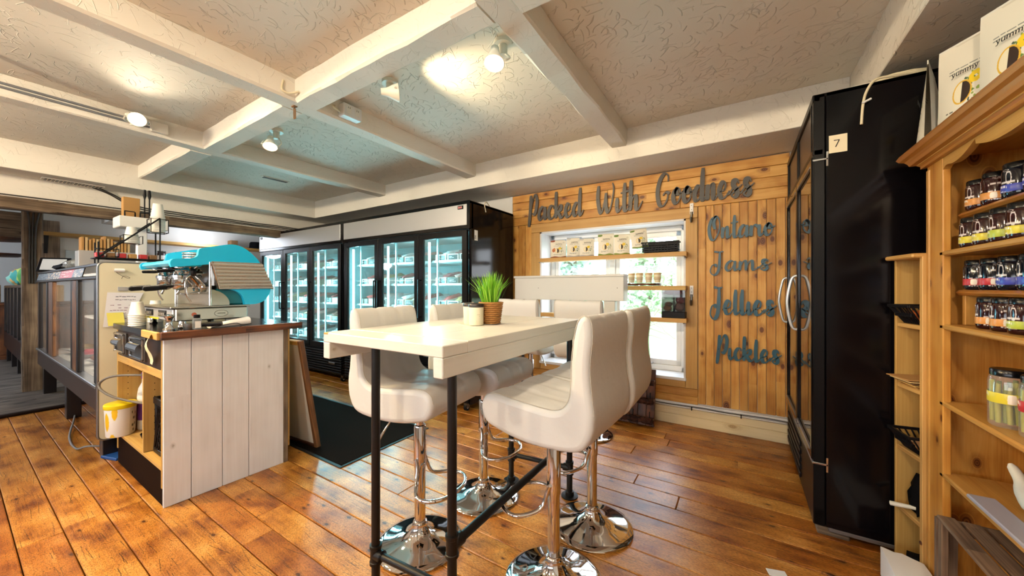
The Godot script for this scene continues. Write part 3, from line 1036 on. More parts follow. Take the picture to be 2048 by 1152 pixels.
func build_lights() -> void:
	spot_lamp(V(-3.78, 2.47, -0.75), V(-3.66, 2.415, -0.74), V(-0.9, 0.2, -0.35), 16.0, "white ceiling spotlight glaring straight at the viewer, nearest the wooden header", true, 62.0)
	spot_lamp(V(-3.22, 2.5, -1.46), V(-3.12, 2.32, -1.37), V(-2.4, 0.4, -1.0), 6.0, "small lit ceiling spotlight between the first bracket and the ceiling vent")
	spot_lamp(V(-1.06, 2.5, -1.58), V(-1.01, 2.30, -1.43), V(-0.75, 0.4, -0.9), 6.0, "lit ceiling spotlight beside the big junction of painted beams")
	spot_lamp(V(-1.86, 2.5, -1.5), V(-1.68, 2.33, -1.40), V(-1.0, 2.44, -2.2), 5.0, "ceiling spotlight turned away, throwing its light along the plaster", true, 50.0, Color(1.0, 0.9, 0.72), 3.0)
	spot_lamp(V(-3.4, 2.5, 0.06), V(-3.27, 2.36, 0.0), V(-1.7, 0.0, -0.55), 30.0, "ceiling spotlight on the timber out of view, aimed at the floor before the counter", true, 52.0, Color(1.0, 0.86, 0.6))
	# added fill lamps behind the viewer, brightening the ceiling and back wall
	for k in 4:
		var x: float = [-4.4, -2.9, -1.4, 0.1][k]
		spot_lamp(V(x, 2.5, 1.2), V(x, 2.32, 1.1), V(x - 0.4, [2.7, 1.2, 2.7, 2.5][k], -2.4), 18.0, "added fill spotlight on the ceiling behind the viewer, %s from the right wall" % ["fourth", "third", "second", "first"][k], true, 80.0)
	# round ceiling lamp of the next room
	var o := thing("ceiling_lamp", "round white glowing ceiling lamp in the next room", "ceiling lamp", V(-7.08, 2.2, -2.2))
	var b := mb()
	b.lathe([Vector2(0.001, -0.001), Vector2(0.2, -0.001), Vector2(0.2, -0.03), Vector2(0.19, -0.035)], Vector3.ZERO, 28)
	part("lamp_base", b, M.lamp_white, o)
	b = mb()
	b.lathe([Vector2(0.192, -0.03), Vector2(0.185, -0.05), Vector2(0.13, -0.085), Vector2(0.001, -0.1)], Vector3.ZERO, 28)
	part("lamp_bowl", b, glow(hexc("eaf4ff"), 4.0), o)
	var l := OmniLight3D.new()
	l.name = "omni_light"
	l.light_color = hexc("e4f0ff"); l.light_energy = 1.3; l.light_size = 0.18; l.omni_range = 12.0; l.omni_attenuation = 2.0; l.shadow_enabled = true
	l.position = V(0, -0.3, 0)
	o.add_child(l)
	var o2 := copy_of(o, "unseen round ceiling lamp, out of view, placed to light the next room", V(-8.6, 2.2, 1.4))  # lamp out of view, placed to brighten the next room
	for c in o2.get_children():
		if c is OmniLight3D: c.light_energy = 12.0
	# fittings on the timbers
	var ob := thing("outlet_box", "white outlet box screwed to the side of the painted beam", "outlet", V(-2.30, 2.43, -1.52))
	part("box", bx(V(-0.04, -0.05, -0.07), V(0.03, 0.035, 0.07), 0.006), M.plastic_white, ob)
	for q in [-0.032, 0.032]:
		var s := mb()
		s.mm(V(0.03, -0.03, q - 0.018), V(0.0325, 0.022, q + 0.018), 0.001)
		var sk := part("socket", s, M.paper, ob)
		var sl := mb()
		for w in [-0.006, 0.006]: sl.mm(V(0.0325, 0.002, q + w - 0.0015), V(0.033, 0.013, q + w + 0.0015))
		part("slot", sl, M.black, sk)
	var pw := mb()
	pw.tube(spline([V(-2.33, 2.44, -1.42), V(-2.27, 2.40, -1.37), V(-2.30, 2.40, -1.44)], 5), 0.006, 6)
	single("plug_lead", pw, M.cable_cream, "short cream plug lead beside the outlet box on the beam", "cable")
	var br := mb()
	br.mm(V(-2.435, 2.36, -1.215), V(-2.40, 2.366, -1.19), 0.002)
	br.tube([V(-2.418, 2.36, -1.20), V(-2.418, 2.285, -1.20), V(-2.400, 2.285, -1.20), V(-2.400, 2.345, -1.20)], 0.004, 6)
	single("hanging_bracket", br, M.kraft_dark, "small rusty metal bracket hanging under the beam crossing", "bracket")
	var wl := mb()
	wl.tube(spline([V(-2.34, 2.46, -1.10), V(-2.335, 2.40, -1.09), V(-2.32, 2.385, -1.12), V(-2.28, 2.40, -1.16)], 6), 0.007, 6)
	single("cable", wl, M.cable_cream, "painted cable loop in the corner above the hanging bracket", "cable")
	# vents
	var ve := thing("ceiling_vent", "slim slotted air vent in the plaster ceiling before the coolers", "vent", V(-4.68, 2.498, -2.11), PI / 2)
	part("frame", bx(V(-0.145, -0.008, -0.035), V(0.145, 0.004, 0.035), 0.003), M.beam, ve)
	for k in 5: part("slat", bx(V(-0.13, -0.011, -0.026 + k * 0.011), V(0.13, -0.007, -0.019 + k * 0.011)), M.case_dark, ve)
	ve = thing("ceiling_vent", "long dark slotted vent under the lowered ceiling strip at the far side", "vent", V(-5.62, 2.248, -0.69), 0.0)
	part("frame", bx(V(-0.06, -0.006, -0.2), V(0.06, 0.004, 0.2), 0.002), M.beam, ve)
	for k in 16: part("slat", bx(V(-0.045, -0.01, -0.185 + k * 0.0235), V(0.045, -0.004, -0.171 + k * 0.0235)), M.case_dark, ve)
	# conduits on the timber above the glare
	var cd := mb()
	cd.tube([V(-3.772, 2.44, -0.86), V(-3.772, 2.44, 3.1)], 0.008, 8)
	cd.tube([V(-3.772, 2.415, -0.86), V(-3.772, 2.415, 3.1)], 0.008, 8)
	var cdo := single("conduit_pipe", cd, M.cable_grey, "pair of grey conduits along the painted beam leading to the glaring spotlight", "pipe")
	part("junction_box", bx(V(-3.785, 2.385, -0.93), V(-3.74, 2.465, -0.83), 0.006), M.beam, cdo)
	# cables along the wooden header
	for k in 2:
		var c := mb()
		var p := [V(-5.68, 2.245, -0.82 - k * 0.05), V(-5.70, 2.2, -0.95 - k * 0.03), V(-5.722, 2.115 + k * 0.02, -1.1)]
		for q in 12: p.append(V(-5.726, 2.085 + k * 0.022 + 0.003 * sin(q * 1.9), -1.25 - q * 0.18))
		c.tube(spline(p, 4), 0.007, 6)
		single("cable", c, M.cable_dark, ["dark cable looping down from the long vent onto the wooden header, lower of two", "dark cable looping down from the long vent onto the wooden header, upper of two"][k], "cable")
	var c3 := mb()
	var p3 := []
	for q in 16: p3.append(V(-5.726, 2.066 + 0.002 * sin(q * 1.3), 1.0 - q * 0.29))
	c3.tube(spline(p3, 3), 0.006, 6)
	single("cable", c3, M.cable_dark, "black cable stapled along the top edge of the wooden header", "cable")

# ---------------------------------------------------------------- stools, tables and things on the floor
var stool0: Node3D

func stool_pad() -> MB:
	var key := [V(0.15, 0.652, 0), V(0.2, 0.672, 0), V(0.224, 0.722, 0), V(0.208, 0.768, 0), V(0.16, 0.786, 0), V(0.05, 0.778, 0), V(-0.06, 0.77, 0), V(-0.12, 0.776, 0), V(-0.156, 0.81, 0), V(-0.168, 0.87, 0), V(-0.17, 0.95, 0), V(-0.18, 1.03, 0), V(-0.194, 1.085, 0), V(-0.215, 1.106, 0), V(-0.238, 1.094, 0), V(-0.245, 1.04, 0), V(-0.236, 0.94, 0), V(-0.241, 0.86, 0), V(-0.252, 0.78, 0), V(-0.24, 0.7, 0), V(-0.19, 0.645, 0), V(-0.05, 0.628, 0), V(0.06, 0.634, 0)]
	var loop := spline(key, 4, true)
	var m := loop.size()
	var nrm := []
	for i in m:
		var d: Vector3 = (loop[(i + 1) % m] - loop[(i + m - 1) % m]).normalized()
		var nn := V(d.y, -d.x, 0)
		nrm.append(nn)
	# the loop runs front, top, back, underside: find which way is outward
	var area := 0.0
	for i in m: area += loop[i].x * loop[(i + 1) % m].y - loop[(i + 1) % m].x * loop[i].y
	if area < 0:
		for i in m: nrm[i] = -nrm[i]
	var b := mb()
	var g := []
	var ws := [-0.2, -0.198, -0.192, -0.182]
	var inset := [0.022, 0.013, 0.0045, 0.0]
	var all := []
	for k in 4: all.append([ws[k], inset[k]])
	for k in range(1, 26): all.append([-0.182 + 0.364 * k / 26.0, 0.0])
	for k in 4: all.append([-ws[3 - k], inset[3 - k]])
	for q in all:
		var row := []
		for i in m:
			var p: Vector3 = loop[i]
			var dep: float = q[1]
			if q[1] == 0.0 and (i < 56):
				# quilting: seams along and across
				var f: float = exp(-pow((absf(q[0]) - 0.062) / 0.008, 2.0))
				var on: float = 1.0 if p.y > 0.7 and nrm[i].dot(V(0.4, 0.8, 0)) > 0.25 else 0.0
				dep += 0.0075 * f * on
				if p.x > -0.1 and nrm[i].y > 0.6:
					dep += 0.006 * exp(-pow((p.x - 0.03) / 0.009, 2.0))
					dep -= 0.004 * cos(q[0] * 25.0) * cos((p.x - 0.09) * 26.0)
			row.append(V(p.x - nrm[i].x * dep, p.y - nrm[i].y * dep, q[0]))
		g.append(row)
	# outward normals by difference, checked against the loop's own
	var R := g.size()
	for i in R - 1:
		for j in m:
			var k := (j + 1) % m
			var q := [[i, j], [i, k], [i + 1, k], [i + 1, j]]
			var ns := []
			for c in q:
				var a: int = c[0]
				var jj: int = c[1]
				var du: Vector3 = g[mini(a + 1, R - 1)][jj] - g[maxi(a - 1, 0)][jj]
				var dv: Vector3 = g[a][(jj + 1) % m] - g[a][(jj + m - 1) % m]
				var nn := du.cross(dv).normalized()
				if nn.dot(nrm[jj] + V(0, 0, signf(all[a][0]) * (0.9 if all[a][1] > 0.0 else 0.0))) < 0: nn = -nn
				ns.append(nn)
			b.sq(g[i][j], g[i][k], g[i + 1][k], g[i + 1][j], ns[0], ns[1], ns[2], ns[3])
	for e in [0, R - 1]:
		var poly := PackedVector2Array()
		for j in m: poly.append(Vector2(loop[j].x, loop[j].y))
		var ix := Geometry2D.triangulate_polygon(poly)
		var nn := V(0, 0, -1.0 if e == 0 else 1.0)
		for t in range(0, ix.size(), 3): b.tri(g[e][ix[t]], g[e][ix[t + 1]], g[e][ix[t + 2]], nn, nn, nn)
	return b

func make_stool(label: String) -> Node3D:
	var o := thing("bar_stool", label, "bar stool", Vector3.ZERO, 0.0, "white leather bar stools on chrome pedestals")
	part("seat_shell", stool_pad(), M.leather, o)
	for w in [-1.0, 1.0]:
		var pp := mb()
		pp.tube(spline([V(0.222, 0.735, w * 0.186), V(0.208, 0.769, w * 0.186), V(0.16, 0.787, w * 0.186), V(0.05, 0.779, w * 0.186), V(-0.06, 0.771, w * 0.186), V(-0.12, 0.777, w * 0.186), V(-0.156, 0.811, w * 0.186), V(-0.167, 0.87, w * 0.186), V(-0.169, 0.95, w * 0.186), V(-0.179, 1.03, w * 0.186), V(-0.193, 1.086, w * 0.186), V(-0.215, 1.107, w * 0.186), V(-0.238, 1.095, w * 0.186), V(-0.246, 1.04, w * 0.186), V(-0.237, 0.94, w * 0.186), V(-0.242, 0.86, w * 0.186), V(-0.251, 0.78, w * 0.186)], 4), 0.0014, 5)
		part("piping", pp, M.seam, o)
	var b := mb()
	b.mm(V(-0.08, 0.618, -0.08), V(0.08, 0.645, 0.08), 0.006)
	part("mounting_plate", b, M.black_plastic, o)
	b = mb()
	b.lathe([Vector2(0.019, 0.30), Vector2(0.019, 0.615), Vector2(0.034, 0.622)], Vector3.ZERO, 24)
	part("gas_lift", b, M.chrome, o)
	b = mb()
	b.lathe([Vector2(0.025, 0.05), Vector2(0.025, 0.36), Vector2(0.0285, 0.362), Vector2(0.0285, 0.55), Vector2(0.026, 0.556), Vector2(0.019, 0.558)], Vector3.ZERO, 28)
	part("column", b, M.chrome, o)
	b = mb()
	b.lathe([Vector2(0.0001, 0.0), Vector2(0.19, 0.0), Vector2(0.197, 0.003), Vector2(0.199, 0.009), Vector2(0.195, 0.014), Vector2(0.17, 0.021), Vector2(0.12, 0.031), Vector2(0.08, 0.043), Vector2(0.055, 0.058), Vector2(0.038, 0.08), Vector2(0.031, 0.098), Vector2(0.033, 0.104), Vector2(0.029, 0.11), Vector2(0.0255, 0.112)], Vector3.ZERO, 48)
	part("base", b, M.chrome, o)
	b = mb()
	b.tube(spline([V(0.0, 0.405, 0.033), V(0.012, 0.37, 0.036), V(0.03, 0.315, 0.06), V(0.09, 0.30, 0.128), V(0.16, 0.30, 0.125), V(0.205, 0.30, 0.07), V(0.215, 0.30, 0.0), V(0.205, 0.30, -0.07), V(0.16, 0.30, -0.125), V(0.09, 0.30, -0.128), V(0.03, 0.315, -0.06), V(0.012, 0.37, -0.036), V(0.0, 0.405, -0.033)], 5), 0.0085, 10)
	part("footrest", b, M.chrome, o)
	b = mb()
	b.tube(spline([V(-0.01, 0.645, 0.03), V(-0.04, 0.635, 0.11), V(-0.06, 0.58, 0.16), V(-0.075, 0.53, 0.19)], 4), [0.004, 0.004, 0.004, 0.004, 0.004, 0.004, 0.004, 0.004, 0.0045, 0.0055, 0.006, 0.0065, 0.007], 8)
	part("height_lever", b, M.chrome, o)
	return o

func build_furniture() -> void:
	# six stools: two each side of the high table, two at the white panel by the window
	var s := make_stool("white leather bar stool nearest the espresso counter, its tufted seat facing the table")
	s.position = V(-1.275, 0, -1.2); s.rotation.y = 0.12
	copy_of(s, "white leather bar stool nearest the viewer, seen from behind, brightest seat", V(-0.645, 0, -1.335), PI - 0.05)
	copy_of(s, "second white bar stool on the fridge side of the table, mostly behind the nearest one", V(-0.632, 0, -1.748), PI + 0.02)
	copy_of(s, "second white bar stool on the cooler side, behind the cups and the potted grass", V(-1.25, 0, -1.665), 0.03)
	copy_of(s, "white bar stool before the white panel, the one nearer the coolers, back turned", V(-1.6, 0, -2.835), PI / 2)
	copy_of(s, "white bar stool before the white panel, the one nearer the window shelves, back turned", V(-1.06, 0, -2.835), PI / 2)
	# high table
	var t := thing("high_table", "long white painted high table with plank top and black pipe legs", "table", V(-1.108, 0, -1.4))
	var zs := [-0.58, 0.45, 0.573]
	for k in 3:
		part("top_plank", bx(V(-0.328 + k * 0.2187 + 0.0008, 0.981, -0.58), V(-0.328 + (k + 1) * 0.2187 - 0.0008, 1.02, 0.448), 0.002, 2), M.table_white, t)
	part("end_plank", bx(V(-0.328, 0.981, 0.4495), V(0.328, 1.0195, 0.573), 0.003, 0), M.table_white, t)
	for q in [-1.0, 1.0]:
		part("apron", bx(V(q * 0.328, 0.915, -0.58), V(q * 0.286, 0.9805, 0.573), 0.003, 2), M.table_white, t)
	part("apron", bx(V(-0.286, 0.915, -0.58), V(0.286, 0.9805, -0.545), 0.003, 0), M.table_white, t)
	var ch := mb()
	ch.box(V(-0.31, 1.0155, 0.568), V(0.03, 0.009, 0.012), 0.002)
	part("chipped_corner", ch, M.ply, t)
	var legs := [[-0.092, 0.5], [0.275, 0.47], [-0.097, -0.49], [0.276, -0.53]]
	for l: Array in legs:
		var b := mb()
		b.cyl(V(l[0], 0.01, l[1]), V(l[0], 0.981, l[1]), 0.0165, 16)
		var lg := part("leg", b, M.black_pipe, t)
		var f := mb()
		f.lathe([Vector2(0.0001, 0.0), Vector2(0.048, 0.0), Vector2(0.048, 0.007), Vector2(0.026, 0.01), Vector2(0.024, 0.03), Vector2(0.0165, 0.032)], V(l[0], 0, l[1]), 20)
		part("flange", f, M.black_pipe, lg)
		for y in ([0.165, 0.32] if l[0] > 0 else [0.165]):
			var c := mb()
			c.lathe([Vector2(0.017, -0.038), Vector2(0.0235, -0.037), Vector2(0.0235, -0.026), Vector2(0.021, -0.024), Vector2(0.021, 0.024), Vector2(0.0235, 0.026), Vector2(0.0235, 0.037), Vector2(0.017, 0.038)], V(l[0], y, l[1]), 16)
			part("tee_fitting", c, M.black_pipe, lg)
	for pr in [[0, 1], [2, 3]]:
		var a: Array = legs[pr[0]]
		var c: Array = legs[pr[1]]
		var b := mb()
		b.tube([V(a[0], 0.165, a[1]), V(a[0] + 0.035, 0.165, lerpf(a[1], c[1], 0.1)), V(a[0] + 0.0352, 0.165, lerpf(a[1], c[1], 0.1)), V(c[0] - 0.035, 0.165, lerpf(a[1], c[1], 0.9)), V(c[0] - 0.0348, 0.165, lerpf(a[1], c[1], 0.9)), V(c[0], 0.165, c[1])], [0.0215, 0.0215, 0.0135, 0.0135, 0.0215, 0.0215], 14)
		part("cross_pipe", b, M.black_pipe, t)
	var lb := mb()
	lb.tube([V(0.275, 0.32, 0.47), V(0.2755, 0.32, 0.42), V(0.2756, 0.32, 0.4195), V(0.274, 0.32, -0.47), V(0.2745, 0.32, -0.4705), V(0.276, 0.32, -0.53)], [0.0215, 0.0215, 0.0165, 0.0165, 0.0215, 0.0215], 14)
	part("long_pipe", lb, M.black_pipe, t)
	var hk := mb()
	hk.mm(V(0.23, 0.915, 0.30), V(0.285, 0.96, 0.36), 0.004)
	part("bracket", hk, M.black_plastic, t)
	# on the table
	var db := mb()
	db.lathe([Vector2(0.0001, 0.0), Vector2(0.105, 0.0), Vector2(0.105, 0.002), Vector2(0.0001, 0.002)], Vector3.ZERO, 28)
	single("doily", db, mat(hexc("cfc6b8"), 0.9), "thin round doily under the cups and the potted grass", "doily", V(-1.13, 1.02, -1.45))
	for k in 2:
		var o := thing("candle_cup", ["cream paper cup with dark lid, in front and nearer the wicker pot", "cream paper cup with dark lid, standing behind the other cup"][k], "cup", [V(-1.075, 1.022, -1.372), V(-1.142, 1.022, -1.412)][k], 0.0, "cream cups with dark lids")
		var b := mb()
		b.lathe([Vector2(0.0001, 0.0), Vector2(0.0335, 0.0), Vector2(0.0355, 0.003), Vector2(0.0365, 0.088), Vector2(0.0001, 0.089)], Vector3.ZERO, 24)
		part("cup_body", b, mat(hexc("f4eccc"), 0.35), o)
		b = mb()
		b.lathe([Vector2(0.0375, 0.086), Vector2(0.038, 0.088), Vector2(0.038, 0.099), Vector2(0.035, 0.103), Vector2(0.0001, 0.103)], Vector3.ZERO, 24)
		part("lid", b, mat(hexc("2a221e"), 0.35), o)
		var im := Image.create(64, 64, false, Image.FORMAT_RGB8)
		im.fill(hexc("f0e8ca"))
		scribble(im, 10, 20, 44, 3, 9, 2, hexc("b8a888"), 5 + k, 0.6)
		b = mb()
		var g := []
		for i in 2:
			var row := []
			for j in 7:
				var a := 0.3 + j * 0.14
				row.append(V(cos(a) * 0.0371, 0.075 - i * 0.05, sin(a) * 0.0371))
			g.append(row)
		b.grid(g, V(0, 0.05, 0))
		part("print", b, tex_mat(im, Color.WHITE, 0.4), o)
	var pot := thing("potted_grass", "bright green artificial grass in a woven wicker pot on the white table", "plant", V(-1.055, 1.022, -1.465))
	var wk := mb()
	wk.lathe([Vector2(0.0001, 0.002), Vector2(0.042, 0.002), Vector2(0.056, 0.105), Vector2(0.0001, 0.1)], Vector3.ZERO, 24)
	var body := part("pot", wk, M.wicker_dark, pot)
	for k in 11:
		var y := 0.006 + k * 0.0098
		var rr := 0.0425 + 0.0142 * (y / 0.105)
		var pts := []
		for q in 40:
			var a := TAU * q / 40
			pts.append(V(cos(a) * (rr + 0.0022 * sin(q * PI / 2 + k * PI)), y, sin(a) * (rr + 0.0022 * sin(q * PI / 2 + k * PI))))
		var rb := mb()
		rb.tube(pts, 0.0052, 5, true)
		part("wicker_strand", rb, M.wicker, body)
	var r := RandomNumberGenerator.new()
	r.seed = 12
	for k in 190:
		var a := r.randf() * TAU
		var d := r.randf_range(0.0, 0.045)
		var root := V(cos(a) * d, 0.1, sin(a) * d)
		var lean := r.randf_range(0.2, 1.0) * d / 0.045
		var hgt := r.randf_range(0.1, 0.175)
		var tip := root + V(cos(a) * lean * 0.1 + r.randfn(0, 0.012), hgt * (1.0 - 0.25 * lean), sin(a) * lean * 0.1 + r.randfn(0, 0.012))
		var mid := root.lerp(tip, 0.5) + V(-cos(a) * 0.008 * lean, 0.016, -sin(a) * 0.008 * lean)
		var sd := V(-sin(a + r.randfn(0, 0.6)), 0, cos(a)).normalized() * 0.0026
		var b := mb()
		b.tri(root - sd, root + sd, mid + sd * 1.1); b.tri(root - sd, mid + sd * 1.1, mid - sd * 1.1)
		b.tri(mid - sd * 1.1, mid + sd * 1.1, tip)
		part("blade", b, M.grass_tip if k % 4 == 0 else M.grass_blade, pot)
	# white panel bar before the window
	var wp := thing("window_bar", "tall narrow white bar with a deep front board standing before the window", "bar table", V(-1.41, 0, -3.27))
	part("front_board", bx(V(-0.555, 1.085, 0.09), V(0.555, 1.30, 0.12), 0.003, 0), M.white_paint, wp)
	part("top_plank", bx(V(-0.565, 1.3, -0.02), V(0.56, 1.322, 0.13), 0.003, 0), M.white_paint, wp)
	part("back_board", bx(V(-0.53, 1.085, -0.02), V(0.53, 1.30, 0.0), 0.003, 0), M.white_paint, wp)
	for q in [-1.0, 1.0]:
		part("end_board", bx(V(q * 0.555, 1.085, -0.02), V(q * 0.53, 1.30, 0.09), 0.003, 2), M.white_paint, wp)
	for q in [-0.28, 0.5]:
		var sc := mb()
		sc.ball(V(q, 1.2, 0.12), V(0.004, 0.004, 0.002), 8, 5)
		part("screw", sc, M.dark_steel, wp)
	for q in [[-0.5, 0.05], [0.425, 0.07]]:
		var b := mb()
		b.cyl(V(q[0], 0, q[1]), V(q[0], 1.3, q[1]), 0.016, 12)
		part("leg", b, M.black_pipe, wp)
	part("leg_block", bx(V(0.375, 0.95, 0.035), V(0.475, 1.085, 0.105), 0.004, 1), M.white_paint, wp)
	# live-edge rack leaning below the window
	var rk := thing("bottle_rack", "dark live-edge wooden rack of three pegged shelves leaning below the window", "rack", V(-0.80, 0.0, -3.27))
	rk.rotation.x = -0.16
	var tone := ["barn", "walnut", "barn", "walnut", "barn"]
	for k in 5:
		part("back_plank", bx(V(-0.175 + k * 0.07, 0.003, -0.012), V(-0.175 + (k + 1) * 0.07 - 0.0015, 0.5 + rng.randf_range(-0.012, 0.006), 0.012), 0.003, 1), M[tone[k]], rk)
	for k in 3:
		var y: float = [0.075, 0.235, 0.395][k]
		var sh := part("shelf", bx(V(-0.175 + [0.0, 0.07, 0.12][k], y - 0.018, 0.012), V(0.172, y + 0.004, 0.075), 0.003), M.walnut, rk)
		part("live_edge", hewn(V(-0.175 + [0.0, 0.07, 0.12][k], y - 0.04, 0.072), V(0.172, y + 0.006, 0.088), 0, 0.006, 18), M.bark, sh)
		for q in [0.0, 0.14]:
			if k == 2 and q == 0.0: continue
			var pg := mb()
			pg.cyl(V(q, y, 0.045), V(q, y + 0.055, 0.045), 0.0045, 8)
			part("peg", pg, M.black, rk)
	# rubber door mat
	var dm := thing("floor_mat", "large black ribbed rubber floor mat between the counter and the coolers", "mat", V(-3.2, 0, -1.81))
	var mt := mb()
	mt.mm(V(-0.93, 0.001, -0.38), V(0.93, 0.010, 0.38), 0.002)
	part("pile", mt, M.mat, dm)
	for q in [-1.0, 1.0]:
		part("border", bx(V(-0.955, 0.001, q * 0.405), V(0.955, 0.006, q * 0.38), 0.002), M.mat_edge, dm)
		part("border", bx(V(q * 0.955, 0.001, -0.38), V(q * 0.93, 0.006, 0.38), 0.002), M.mat_edge, dm)

# ---------------------------------------------------------------- glass-door coolers
func label_tex(n: int) -> StandardMaterial3D:
	var im := Image.create(64, 32, false, Image.FORMAT_RGB8)
	im.fill(hexc("0c0f13"))
	scribble(im, 8, 9, 46, 2, 9, 3, hexc("e4ecec"), 100 + n)
	return tex_mat(im, Color.WHITE, 0.6)

func tray(m: Material, tagm: Material) -> Array:
	# an open bin with a low front and a printed tag; long axis z, front +z
	var b := mb()
	var w := 0.075
	var d := 0.20
	b.mm(V(-w, 0, -d), V(w, 0.004, d)); b.mm(V(-w, 0.004, d - 0.004), V(w, 0.075, d), 0.001); b.mm(V(-w, 0.004, -d), V(w, 0.14, -d + 0.004))
	for q in [-1.0, 1.0]:
		b.quad(V(q * w, 0.004, -d), V(q * w, 0.14, -d), V(q * w, 0.075, d), V(q * w, 0.004, d), V(q, 0, 0))
		b.quad(V(q * (w - 0.004), 0.004, -d), V(q * (w - 0.004), 0.14, -d), V(q * (w - 0.004), 0.075, d), V(q * (w - 0.004), 0.004, d), V(-q, 0, 0))
		b.quad(V(q * w, 0.14, -d), V(q * (w - 0.004), 0.14, -d), V(q * (w - 0.004), 0.075, d), V(q * w, 0.075, d), V(0, 1, 0))
	var tg := mb()
	tg.mm(V(-0.062, 0.016, d), V(0.062, 0.066, d + 0.0012))
	for i in tg.v.size(): tg.t[i] = Vector2((tg.v[i].x + 0.062) / 0.124, 1.0 - (tg.v[i].y - 0.016) / 0.05)
	return [b, tg]

func lump(sd: int, rx: float, ry: float, rz: float) -> MB:
	var b := mb()
	var nz := noise(sd, 9.0, 3)
	var g := []
	for i in 9:
		var th := PI * i / 8.0
		var row := []
		for j in 12:
			var a := TAU * j / 12.0
			var d := V(sin(th) * cos(a), cos(th), sin(th) * sin(a))
			var k := 1.0 + 0.45 * nz.get_noise_3dv(d * 0.3 + V(sd, 0, 0))
			row.append(V(signf(d.x) * pow(absf(d.x), 0.7) * rx, d.y * ry, signf(d.z) * pow(absf(d.z), 0.7) * rz) * k)
		g.append(row)
	b.grid(g, Vector3.ZERO, true)
	return b

